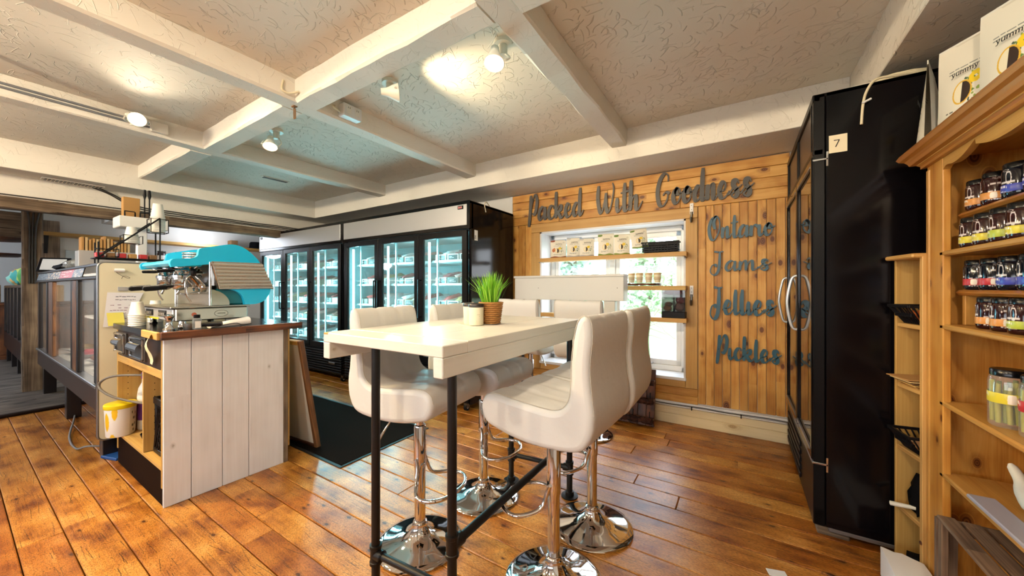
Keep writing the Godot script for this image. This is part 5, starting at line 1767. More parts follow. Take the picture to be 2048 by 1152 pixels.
	part("cup_tray", bx(V(-w + 0.03, 0.40, -0.22), V(w - 0.03, 0.43, 0.06), 0.006), M.steel, o)
	for k in 3:
		var b := mb()
		var ring := []
		for j in 24: ring.append(V(-0.02 + cos(TAU * j / 24) * 0.055, 0.436 + k * 0.016, 0.02 + sin(TAU * j / 24) * 0.055))
		b.tube(ring, 0.008, 8, true)
		part("coil_ring", b, M.chrome, o)
	# two groups
	for k in 2:
		var gx: float = [-0.16, 0.14][k]
		var gz := 0.135
		var b := mb()
		b.lathe([Vector2(0.0001, 0.262), Vector2(0.033, 0.262), Vector2(0.036, 0.268), Vector2(0.036, 0.30), Vector2(0.042, 0.304), Vector2(0.042, 0.318), Vector2(0.03, 0.325), Vector2(0.026, 0.355), Vector2(0.0001, 0.36)], V(gx, 0, gz), 24)
		var gh := part("group_head", b, M.chrome, o)
		b = mb()
		b.tube([V(gx, 0.34, gz), V(gx, 0.345, gz - 0.06), V(gx, 0.33, 0.02)], [0.026, 0.024, 0.03], 12)
		part("group_neck", b, M.chrome, gh)
		b = mb()
		b.lathe([Vector2(0.012, 0.225), Vector2(0.03, 0.232), Vector2(0.039, 0.242), Vector2(0.04, 0.262), Vector2(0.0001, 0.262)], V(gx, 0, gz), 20)
		var bk := part("filter_holder", b, M.chrome, o)
		b = mb()
		b.tube([V(gx, 0.25, gz + 0.035), V(gx, 0.248, gz + 0.06), V(gx, 0.246, gz + 0.064), V(gx, 0.240, gz + 0.11), V(gx, 0.236, gz + 0.155), V(gx, 0.236, gz + 0.165)], [0.008, 0.008, 0.013, 0.0165, 0.0165, 0.01], 12)
		part("grip", b, M.black_plastic, bk)
		b = mb()
		b.tube(spline([V(gx - 0.012, 0.226, gz), V(gx - 0.016, 0.21, gz + 0.006), V(gx - 0.02, 0.20, gz + 0.008)], 4), 0.007, 8)
		part("spout", b, M.chrome, bk)
		b = mb()
		b.tube([V(gx + 0.02, 0.352, gz - 0.03), V(gx + 0.02, 0.346, gz + 0.03)], [0.008, 0.008], 8)
		var lv := part("lever_rod", b, M.chrome, gh)
		b = mb()
		b.tube([V(gx + 0.02, 0.346, gz + 0.028), V(gx + 0.02, 0.344, gz + 0.05), V(gx + 0.02, 0.343, gz + 0.105), V(gx + 0.02, 0.343, gz + 0.11)], [0.006, 0.0095, 0.0095, 0.005], 10)
		part("lever_grip", b, M.black_plastic, lv)
	for k in 2:
		var gx: float = [-0.27, 0.255][k]
		var b := mb()
		b.tube(spline([V(gx, 0.33, 0.06), V(gx, 0.315, 0.12), V(gx, 0.27, 0.14), V(gx, 0.20, 0.135), V(gx, 0.155, 0.115)], 5), 0.0055, 8)
		part("steam_wand", b, M.chrome, o)
		b = mb()
		b.xf = Transform3D(Basis(V(1, 0, 0), V(0, 0, 1), V(0, -1, 0)), V(gx, 0.335, 0.06))
		b.lathe([Vector2(0.008, 0.0), Vector2(0.008, 0.03), Vector2(0.023, 0.034), Vector2(0.025, 0.05), Vector2(0.018, 0.058), Vector2(0.0001, 0.058)], Vector3.ZERO, 16)
		part("steam_knob", b, M.black_plastic, o)
		b = mb()
		b.xf = Transform3D(Basis(V(1, 0, 0), V(0, 0, 1), V(0, -1, 0)), V(0.09 + k * 0.1, 0.245, 0.036))
		b.lathe([Vector2(0.03, 0.0), Vector2(0.032, 0.012), Vector2(0.027, 0.016), Vector2(0.026, 0.012), Vector2(0.0001, 0.012)], Vector3.ZERO, 20)
		part("pressure_gauge", b, M.chrome, o)
	# pipes, unions and valves crowd the space behind the groups
	for k in 6:
		var x := -0.24 + k * 0.095
		var b := mb()
		b.tube(spline([V(x, 0.39, 0.05), V(x + 0.012, 0.372, 0.085), V(x - 0.01, 0.33, 0.09), V(x + 0.01, 0.29, 0.07), V(x, 0.25, 0.04)], 4), 0.0065, 7)
		var pp := part("copper_pipe" if k % 3 == 1 else "pipe", b, M.chrome if k % 3 != 1 else mat(hexc("c08048"), 0.2, 1.0), o)
		b = mb()
		b.lathe([Vector2(0.0001, -0.012), Vector2(0.013, -0.012), Vector2(0.013, 0.012), Vector2(0.0001, 0.012)], V(x - 0.008, 0.33, 0.09), 6)
		part("union_nut", b, M.chrome, pp)
	for k in 5:
		var b := mb()
		b.lathe([Vector2(0.0001, 0.0), Vector2(0.02, 0.0), Vector2(0.022, 0.008), Vector2(0.016, 0.022), Vector2(0.012, 0.03), Vector2(0.0001, 0.032)], V(-0.22 + k * 0.11, 0.358, 0.16), 14)
		part("valve_cap", b, M.chrome if k % 2 == 0 else M.black_plastic, o)
	var b2 := mb()
	b2.tube(spline([V(-0.12, 0.20, 0.06), V(0.0, 0.205, 0.1), V(0.1, 0.2, 0.1), V(0.2, 0.21, 0.06)], 5), 0.006, 8)
	part("feed_pipe", b2, M.chrome, o)

# ---------------------------------------------------------------- display case, the things on it and the next room
func rounded_rect(x0: float, y0: float, x1: float, y1: float, r: float) -> PackedVector2Array:
	var p := PackedVector2Array()
	for c in [[x1 - r, y1 - r, 0], [x0 + r, y1 - r, 1], [x0 + r, y0 + r, 2], [x1 - r, y0 + r, 3]]:
		for k in 6:
			var a: float = (c[2] + k / 5.0) * PI / 2
			p.append(Vector2(c[0] + cos(a) * r, c[1] + sin(a) * r))
	return p

func build_left() -> void:
	var X0 := -6.75
	var X1 := -3.74
	var o := thing("display_case", "long dark glass-fronted food case with a cream end panel and steel trim", "display case", V(X1, 0, -0.565))
	var L := X0 - X1
	var ep := mb()
	ep.xf = Transform3D(Basis(V(0, 0, 1), V(0, 1, 0), V(-1, 0, 0)), Vector3.ZERO)
	ep.prism(rounded_rect(-0.72, 0.15, 0.0, 1.378, 0.035), -0.018, 0.02)
	part("end_panel", ep, M.cream_metal, o)
	var tr := mb()
	var rp := []
	for p in rounded_rect(-0.722, 0.148, 0.002, 1.38, 0.036): rp.append(V(0.012, p.y, p.x))
	tr.tube(rp, 0.008, 6, true)
	part("edge_trim", tr, M.trim_steel, o)
	part("case_top", bx(V(L, 1.355, -0.7), V(-0.02, 1.375, 0.0), 0.003), M.case_dark, o)
	part("back_wall", bx(V(L, 0.35, -0.72), V(-0.02, 0.75, -0.69)), M.wall_white, o)
	part("case_floor", bx(V(L, 0.46, -0.7), V(-0.02, 0.49, -0.02), 0.002), M.paper, o)
	part("inner_shelf", bx(V(L + 0.05, 0.86, -0.66), V(-0.06, 0.872, -0.28), 0.002), M.paper, o)
	part("skirt", bx(V(L, 0.335, -0.04), V(-0.02, 0.50, 0.0), 0.006), M.case_brown, o)
	part("sill_rail", bx(V(L, 0.50, -0.05), V(-0.02, 0.522, 0.012), 0.004), M.trim_steel, o)
	part("top_rail", bx(V(L, 1.262, -0.05), V(-0.02, 1.285, 0.01), 0.004), M.case_dark, o)
	# header strip with its pictures
	var im := Image.create(256, 24, false, Image.FORMAT_RGB8)
	im.fill(hexc("3a4650"))
	var r := RandomNumberGenerator.new()
	r.seed = 4
	for k in 260:
		var x := r.randi_range(0, 250)
		var c: Color = hexc("5a6a74") if x < 70 else (hexc("d8b890") if x < 150 else (hexc("b01e24") if x < 215 else hexc("907a68")))
		im.fill_rect(Rect2i(x, r.randi_range(0, 22), r.randi_range(2, 7), r.randi_range(1, 4)), c.lerp(Color.WHITE, r.randf() * 0.3))
	im.fill_rect(Rect2i(152, 0, 62, 24), hexc("b01e24"))
	scribble(im, 158, 5, 50, 3, 6, 2, hexc("f0d8c8"), 9)
	var hs := mb()
	hs.quad(V(L, 1.285, 0.006), V(-0.5, 1.285, 0.006), V(-0.5, 1.36, -0.01), V(L, 1.36, -0.01), V(0, 0.2, 1), [Vector2(0, 1), Vector2(1, 1), Vector2(1, 0), Vector2(0, 0)])
	hs.quad(V(L, 1.285, 0.0), V(-0.5, 1.285, 0.0), V(-0.5, 1.36, -0.016), V(L, 1.36, -0.016), V(0, -0.2, -1))
	part("header_strip", hs, tex_mat(im, Color.WHITE, 0.4), o)
	# stiles and panes
	var st := [[L, L + 0.10, "case_dark"], [-2.40, -2.30, "case_dark"], [-2.24, -1.98, "tan"], [-1.03, -0.97, "case_dark"], [-0.95, -0.80, "tan"], [-0.79, -0.74, "case_dark"], [-0.14, -0.02, "case_dark"]]
	for s in st:
		part("stile", bx(V(s[0], 0.522, -0.04), V(s[1], 1.262, -0.002), 0.004, 1), M[s[2]], o)
	for s in [[L + 0.10, -2.24], [-1.94, -0.95], [-0.8, -0.14]]:
		part("pane", bx(V(s[0], 0.522, -0.022), V(s[1], 1.262, -0.016)), M.glass, o)
	for q in [-0.1, -1.5, -2.9]:
		part("leg", bx(V(q - 0.05, 0.0, -0.12), V(q + 0.05, 0.34, -0.03), 0.004), M.case_dark, o)
	part("back_leg_panel", bx(V(L, 0.02, -0.66), V(-0.05, 0.34, -0.62)), M.case_dark, o)
	var l := AreaLight3D.new()
	l.name = "area_light"
	l.area_size = Vector2(2.6, 0.1); l.light_color = hexc("fff2dc"); l.light_energy = 8.0; l.area_range = 4.0; l.area_attenuation = 2.0; l.shadow_enabled = true
	o.add_child(l)
	l.position = V(L * 0.5, 1.335, -0.3); l.rotation.x = -PI / 2
	part("unseen_light_strip", bx(V(L + 0.2, 1.34, -0.34), V(-0.2, 1.353, -0.26), 0.002), glow(hexc("fff4e2"), 3.0), o)  # unseen strip under the case top, placed to light the food inside
	# food in the case
	for k in 5:
		var b := mb()
		b.lathe([Vector2(0.0001, 0.0), Vector2(0.06, 0.0), Vector2(0.13, 0.05), Vector2(0.125, 0.05), Vector2(0.055, 0.006), Vector2(0.0001, 0.006)], Vector3.ZERO, 20)
		var dish := thing("serving_dish", "white serving dish on the floor of the food case, %s from the cream end" % ["first", "second", "third", "fourth", "fifth"][k], "dish", V(X1 - 0.32 - k * 0.5, 0.491, -0.565 - 0.25), 0.0, "dishes in the food case")
		part("bowl", b, M.plastic_white, dish)
		part("food", lump(200 + k, 0.09, 0.045, 0.09), [M.pink, mat(hexc("e8dcc8"), 0.6), mat(hexc("a86848"), 0.6), M.pink, mat(hexc("d8c8a0"), 0.6)][k], dish, V(0, 0.045, 0))
	for k in 4:
		var b := mb()
		b.mm(V(-0.09, 0, -0.12), V(0.09, 0.025 + 0.05 * (k % 2), 0.12), 0.01)
		single("food_box", b, [M.paper, mat(hexc("5a78b0"), 0.5), M.red, mat(hexc("8a5a3a"), 0.6)][k], "%s box on the upper shelf of the food case" % ["white", "blue", "red", "brown"][k], "box", V(X1 - 0.38 - k * 0.48, 0.8725, -0.565 - 0.45))
	var dk := mb()
	dk.xf = Transform3D(Basis(V(1, 0, 0), V(0, 0, 1), V(0, -1, 0)), Vector3.ZERO)
	dk.lathe([Vector2(0.0001, 0.0), Vector2(0.17, 0.0), Vector2(0.18, 0.012), Vector2(0.0001, 0.014)], Vector3.ZERO, 26)
	single("round_tray", dk, mat(hexc("5a3828"), 0.5), "dark brown round tray standing on edge inside the food case", "tray", V(X1 - 1.55, 0.672, -0.565 - 0.4))
	# under the case
	single("storage_box", bx(V(-0.2, 0, -0.15), V(0.2, 0.12, 0.15), 0.01), mat(hexc("c8ccd4"), 0.5), "pale plastic box stacked on the flat blue box under the food case", "box", V(-4.35, 0.057, -0.9))
	single("storage_box", bx(V(-0.28, 0, -0.12), V(0.28, 0.055, 0.12), 0.008), M.blue, "flat blue box on the floor under the food case", "box", V(-4.4, 0.001, -0.92))
	var cbl := mb()
	cbl.tube(spline([V(-3.95, 0.012, -0.70), V(-4.0, 0.05, -0.56), V(-4.15, 0.012, -0.52), V(-4.5, 0.012, -0.53), V(-4.9, 0.04, -0.6), V(-5.3, 0.012, -0.66)], 6), 0.007, 6)
	single("power_cord", cbl, M.cable_grey, "grey power cord trailing under the food case", "cable")
	var wd := mb()
	wd.mm(V(-0.08, 0.0, -0.1), V(0.08, 0.02, 0.1), 0.003); 
	single("door_wedge", bx(V(-0.09, 0.0, -0.05), V(0.07, 0.02, 0.05), 0.004), M.blue, "small blue block on the floor at the foot of the cream end panel", "block", V(-3.73, 0.001, -0.66), "", 0.3)
	# wire cup rack on the case top: three stepped rings on a slanted bar
	var rk := thing("cup_rack", "black wire cup holder of three stepped square rings on the case top", "cup rack", V(-3.88, 1.378, -0.6))
	var tray := mb()
	tray.mm(V(-0.07, 0.03, -0.36), V(0.09, 0.04, 0.04), 0.003)
	part("rack_tray", tray, M.black_plastic, rk)
	var ri := [[-0.03, 0.05, 0.105], [-0.155, 0.155, 0.215], [-0.30, 0.255, 0.36]]
	for s in [-1.0, 1.0]:
		var b := mb()
		b.tube([V(s * 0.055, 0.04, 0.02), V(s * 0.055, 0.365, -0.30)], 0.006, 6)
		part("slant_bar", b, M.black_plastic, rk)
		b = mb()
		b.cyl(V(s * 0.055, 0.0, -0.30), V(s * 0.055, 0.365, -0.30), 0.005, 6)
		part("post", b, M.black_plastic, rk)
		b = mb()
		b.cyl(V(s * 0.055, 0.0, 0.02), V(s * 0.055, 0.15, 0.02), 0.004, 6)
		part("post", b, M.black_plastic, rk)
	for q in ri:
		for y in [q[1], q[2]]:
			var b := mb()
			b.tube([V(-0.05, y, q[0] - 0.05), V(0.05, y, q[0] - 0.05), V(0.05, y, q[0] + 0.05), V(-0.05, y, q[0] + 0.05)], 0.003, 5, true)
			part("ring_wire", b, M.black_plastic, rk)
		for c in [[-0.05, -0.05], [0.05, -0.05], [0.05, 0.05], [-0.05, 0.05]]:
			var b := mb()
			b.cyl(V(c[0], q[1], q[0] + c[1]), V(c[0], q[2], q[0] + c[1]), 0.003, 5)
			part("ring_post", b, M.black_plastic, rk)
	single("cup_stack", cup_stack(11, true, 0.028, 0.043, 0.11, 0.0115), M.cup, "tall stack of upturned white cups in the highest ring of the wire rack", "cup stack", V(-3.88, 1.636, -0.9))
	single("cup_stack", cup_stack(3, true, 0.026, 0.043, 0.10, 0.012), M.cup, "short stack of upturned white cups in the middle ring of the wire rack", "cup stack", V(-3.88, 1.536, -0.755))
	for k in 6:
		single("snack_box", bx(V(-0.03, 0, -0.02), V(0.03, 0.035, 0.02), 0.004), [M.red, M.kraft_dark, M.red, M.kraft, M.red, M.kraft_dark][k], "small %s packet on the wire rack's tray, %s from the front" % [["red", "brown", "red", "tan", "red", "brown"][k], ["first", "second", "third", "fourth", "fifth", "sixth"][k]], "packet", V(-3.86, 1.4185, -0.59 - k * 0.055), "packets on the rack tray")
	# white utensil box on stilts behind the rack
	var ub := thing("utensil_box", "white tilted utensil box on a stand behind the wire cup rack", "box", V(-4.32, 1.378, -0.90))
	part("stand", bx(V(-0.03, 0, -0.03), V(0.03, 0.32, 0.03), 0.004), M.plastic_white, ub)
	part("foot", bx(V(-0.09, 0.0, -0.09), V(0.09, 0.015, 0.09), 0.004), M.plastic_white, ub)
	part("box_body", bx(V(-0.1, 0.32, -0.15), V(0.1, 0.41, 0.15), 0.006), M.paper, ub)
	for k in 3:
		var b := mb()
		b.tube([V(0.06, 0.41, 0.11 - k * 0.09), V(0.06, 0.455, 0.11 - k * 0.09), V(0.06, 0.455, 0.05 - k * 0.09), V(0.06, 0.41, 0.05 - k * 0.09)], 0.006, 5)
		part("wire_slot", b, M.black_plastic, ub)
	single("kraft_sleeve", bx(V(-0.03, 0, -0.05), V(0.03, 0.17, 0.05), 0.003), M.kraft, "tan cardboard sleeve standing in the white utensil box", "sleeve", V(-4.34, 1.7885, -0.84))
	for k in 2:
		var b := mb()
		b.tube([V(0, 0, 0), V(0, 0.17, 0.0), V(0.002, 0.2, 0.0), V(0.002, 0.25, 0.0)], [0.005, 0.005, 0.012, 0.008], 8)
		single("utensil", b, M.black_plastic, ["black handled utensil in the white box, nearer the tan sleeve", "black handled utensil in the white box, further from the tan sleeve"][k], "utensil", V(-4.30, 1.7885, -0.915 - k * 0.03))
	# tablet, bag bundle, wrap
	var tb := thing("tablet_till", "black tablet till with a pale lit screen on the food case", "tablet", V(-6.5, 1.376, -0.64), 0.9)
	var b2 := mb()
	b2.box(V(0, 0.09, 0), V(0.26, 0.17, 0.02), 0.006)
	var tbo := part("case", b2, M.black_plastic, tb)
	tbo.rotation.x = -0.35
	var scn := bx(V(-0.10, 0.025, 0.0101), V(0.10, 0.155, 0.0115))
	part("screen", scn, glow(hexc("b8d0e0"), 0.7), tbo)
	part("stand_foot", bx(V(-0.08, 0.0, -0.1), V(0.08, 0.015, 0.06), 0.003), M.black_plastic, tb)
	var bb := thing("paper_bags", "upright bundle of folded brown paper bags in a clear holder on the food case", "paper bags", V(-5.0, 1.376, -0.80), PI / 2)
	for k in 14:
		part("bag", bx(V(-0.15 + k * 0.022, 0.03, -0.06), V(-0.135 + k * 0.022, 0.27 + rng.randf_range(-0.02, 0.03), 0.06), 0.001), [M.kraft, mat(hexc("c8a878"), 0.85), M.kraft][k % 3], bb)
	part("holder", bx(V(-0.17, 0.0, -0.08), V(0.19, 0.16, 0.08), 0.004), pane(hexc("d8dce0"), 0.55, 0.2), bb)
	single("wrap_roll", lump(7, 0.16, 0.05, 0.1), M.clear_plastic, "crumpled clear plastic wrap beside the paper bags on the food case", "plastic wrap", V(-5.45, 1.425, -0.70))
	single("black_cloth", lump(9, 0.22, 0.035, 0.09), M.black_matte, "dark crumpled cloth between the tablet and the plastic wrap", "cloth", V(-5.85, 1.41, -0.68))
	# black counter cases further on
	var c2 := thing("counter_case", "dark glass food case in the next room beyond the post", "display case", V(-7.63, 0, -0.52))
	part("case_body", bx(V(-2.55, 0.25, -0.7), V(0, 0.5, 0.0), 0.006), M.case_dark, c2)
	part("case_top", bx(V(-2.55, 1.2, -0.7), V(0, 1.24, 0.0), 0.006), M.case_dark, c2)
	part("back_wall", bx(V(-2.55, 0.5, -0.7), V(0, 1.2, -0.66)), M.navy, c2)
	for k in 6:
		part("stile", bx(V(-2.55 + k * 0.49, 0.5, -0.04), V(-2.45 + k * 0.49, 1.2, 0.0), 0.004), M.case_dark, c2)
	for k in 5:
		part("pane", bx(V(-2.45 + k * 0.49, 0.5, -0.022), V(-2.06 + k * 0.49, 1.2, -0.016)), M.glass, c2)
	for k in 4: part("leg", bx(V(-2.5 + k * 0.8, 0.0, -0.1), V(-2.42 + k * 0.8, 0.25, -0.02), 0.003), M.case_dark, c2)
	for k in 5:
		single("cloth", lump(60 + k, 0.15, 0.11, 0.10), [mat(hexc("4aa04a"), 0.7), mat(hexc("b8c860"), 0.7), mat(hexc("3c9c94"), 0.7), mat(hexc("c8a060"), 0.7), mat(hexc("8ac4b4"), 0.7)][k], "%s bundle on the far dark food case" % ["green", "yellow-green", "teal", "tan", "pale mint"][k], "bundle", V(-7.8 - k * 0.36, 1.355, -0.60), "coloured bundles on the far case")
	# wall shelf in the next room with jars, a hat and boxes
	var ws := thing("wall_shelf", "long natural wood wall shelf on black brackets in the next room", "shelf", V(-7.5, 1.86, -0.66))
	part("plank", bx(V(0.0, 0.0, -2.7), V(0.26, 0.04, 0.04), 0.004, 2), M.casing, ws)
	for k in 4:
		var br := mb()
		br.xf = Transform3D(Basis.IDENTITY, V(0, 0, -0.02 - k * 0.85))
		br.prism(PackedVector2Array([Vector2(0.0, 0.0), Vector2(0.16, 0.0), Vector2(0.03, -0.28), Vector2(0.0, -0.28)]), -0.02, 0.02)
		part("bracket", br, M.black_plastic, ws)
	var ls := thing("wall_shelf", "lower natural wood shelf of jars behind the wire cup rack", "shelf", V(-7.5, 1.56, -1.2))
	part("plank", bx(V(0.0, 0.0, -2.0), V(0.22, 0.035, 0.0), 0.004, 2), M.casing, ls)
	for k in 9:
		var b := mb()
		b.lathe([Vector2(0.0001, 0.0), Vector2(0.05, 0.0), Vector2(0.052, 0.01), Vector2(0.052, 0.12), Vector2(0.042, 0.135), Vector2(0.0001, 0.136)], Vector3.ZERO, 14)
		var j := thing("spice_jar", "spice jar on the lower wall shelf of the next room, %s from the paper bags" % ["first", "second", "third", "fourth", "fifth", "sixth", "seventh", "eighth", "ninth"][k], "jar", V(-7.36, 1.596, -1.35 - k * 0.2), 0.0, "spice jars on the lower wall shelf")
		part("jar_body", b, mat([hexc("5a2a22"), hexc("8a7a5a"), hexc("3a2a28")][k % 3], 0.25), j)
		b = mb()
		b.lathe([Vector2(0.045, 0.134), Vector2(0.047, 0.136), Vector2(0.047, 0.16), Vector2(0.0001, 0.162)], Vector3.ZERO, 14)
		part("lid", b, M.dark_steel, j)
		b = mb()
		b.lathe([Vector2(0.0525, 0.03), Vector2(0.053, 0.032), Vector2(0.053, 0.09), Vector2(0.0525, 0.092)], Vector3.ZERO, 14)
		part("label_band", b, [M.paper, M.red, M.paper][k % 3], j)
	var ht := thing("hat", "black brimmed hat on the wall shelf beside the far cooler", "hat", V(-7.36, 1.9, -3.0))
	var hb := mb()
	hb.lathe([Vector2(0.0001, 0.0), Vector2(0.17, 0.0), Vector2(0.175, 0.008), Vector2(0.1, 0.016), Vector2(0.095, 0.1), Vector2(0.08, 0.12), Vector2(0.0001, 0.125)], Vector3.ZERO, 24)
	part("felt", hb, M.black_matte, ht)
	single("shelf_box", bx(V(-0.07, 0, -0.05), V(0.07, 0.11, 0.05), 0.004), M.kraft_dark, "small brown box on the wall shelf left of the black hat", "box", V(-7.36, 1.9005, -2.65))
	single("wall_board", bx(V(0.0, 0, -0.3), V(0.012, 0.42, 0.3), 0.004), mat(hexc("c8d4dc"), 0.5), "pale switch board on the next room's wall under the shelf", "board", V(-7.5, 1.28, -1.15))
	single("stacked_parcel", bx(V(-0.13, 0, -0.35), V(0.13, 0.12, 0.35), 0.01), mat(hexc("b8b4b4"), 0.6), "grey parcel on top of the food case behind the wire cup rack", "parcel", V(-5.3, 1.376, -1.05))
	# round wooden plates hanging in the far room, and a dark bench
	for k in 2:
		var b := mb()
		b.lathe([Vector2(0.0001, 0.0), Vector2(0.2, 0.0), Vector2(0.32, 0.04), Vector2(0.31, 0.05), Vector2(0.0001, 0.012)], Vector3.ZERO, 24)
		var hg := thing("hanging_bowl", ["upper brown wooden bowl hanging in the far room", "lower brown wooden bowl hanging in the far room"][k], "bowl", V(-9.3 - k * 0.7, 1.9 - k * 0.2, -0.45), 0.0, "wooden bowls hanging in the far room")
		part("bowl", b, M.walnut, hg)
		b = mb()
		b.cyl(V(0, 0.01, 0), V(0, 2.2 - hg.position.y, 0), 0.006, 6)
		part("cord", b, M.cable_dark, hg)
	var dr := thing("sideboard", "dark wooden sideboard at the far end of the next room", "sideboard", V(-10.6, 0.012, -0.2))
	part("cabinet", bx(V(-0.3, 0.0, -0.6), V(0.3, 0.9, 0.6), 0.006, 2), M.walnut, dr)
	part("cabinet_top", bx(V(-0.33, 0.9, -0.63), V(0.33, 0.94, 0.63), 0.006, 2), M.walnut, dr)
	for k in 2: part("door", bx(V(0.3, 0.08, -0.57 + k * 0.59), V(0.318, 0.85, -0.02 + k * 0.59), 0.004, 1), M.walnut, dr)
	single("wooden_crate", bx(V(-0.2, 0, -0.25), V(0.2, 0.3, 0.25), 0.008), M.kraft, "tan box on the dark sideboard in the far room", "box", V(-10.6, 0.953, -0.25))

# ---------------------------------------------------------------- fridge, shelves and jars on the right
func pouch(w: float, h: float, d: float, front: Material, back: Material, o: Node3D) -> void:
	for s in [1.0, -1.0]:
		var g := []
		for i in 13:
			var v := i / 12.0
			var row := []
			for j in 11:
				var u := j / 10.0
				var dep := d * pow(1.0 - v, 0.75) * pow(sin(PI * clampf(u, 0.02, 0.98)), 0.55) + 0.0012
				if v < 0.04: dep *= 0.8
				var pinch := 1.0 - 0.05 * sin(PI * v) * (1.0 - v)
				row.append(V((u - 0.5) * w * pinch * s, h * (1.0 - v) if false else h * v, s * dep))
			g.append(row)
		# rows must run from the top so the print stands upright
		g.reverse()
		var b := mb()
		b.grid(g, V(0, h * 0.4, -s * 0.5))
		part("front_face" if s > 0 else "back_face", b, front if s > 0 else back, o)
	part("top_seal", bx(V(-w * 0.5, h - 0.012, -0.0018), V(w * 0.5, h + 0.004, 0.0018), 0.0008), back, o)

func jam_prints() -> Array:
	var im := Image.create(256, 128, false, Image.FORMAT_RGB8)
	im.fill(hexc("2a0a0c"))
	for k in 4:
		var x := k * 64
		if k % 2 == 0:
			for a in 40:
				var t := TAU * a / 40
				im.fill_rect(Rect2i(int(x + 26 + 9 * cos(t)), int(30 + 8 * sin(t)), 2, 2), hexc("dcd4d0"))
				im.fill_rect(Rect2i(int(x + 36 + 7 * cos(t)), int(48 + 6 * sin(t)), 2, 2), hexc("dcd4d0"))
			im.fill_rect(Rect2i(x + 12, 52, 40, 2), hexc("dcd4d0")); im.fill_rect(Rect2i(x + 16, 60, 30, 3), hexc("dcd4d0"))
		else:
			scribble(im, x + 6, 22, 50, 6, 8, 2, hexc("cfc8c4"), 40 + k)
	var dk := Image.create(256, 128, false, Image.FORMAT_RGB8)
	dk.copy_from(im)
	for y in 128:
		for x in 256:
			var c := dk.get_pixel(x, y)
			if c.r < 0.4: dk.set_pixel(x, y, hexc("0a0d18"))
	return [tex_mat(im, Color.WHITE, 0.1, Vector2(1, 1)), tex_mat(dk, Color.WHITE, 0.1, Vector2(1, 1))]

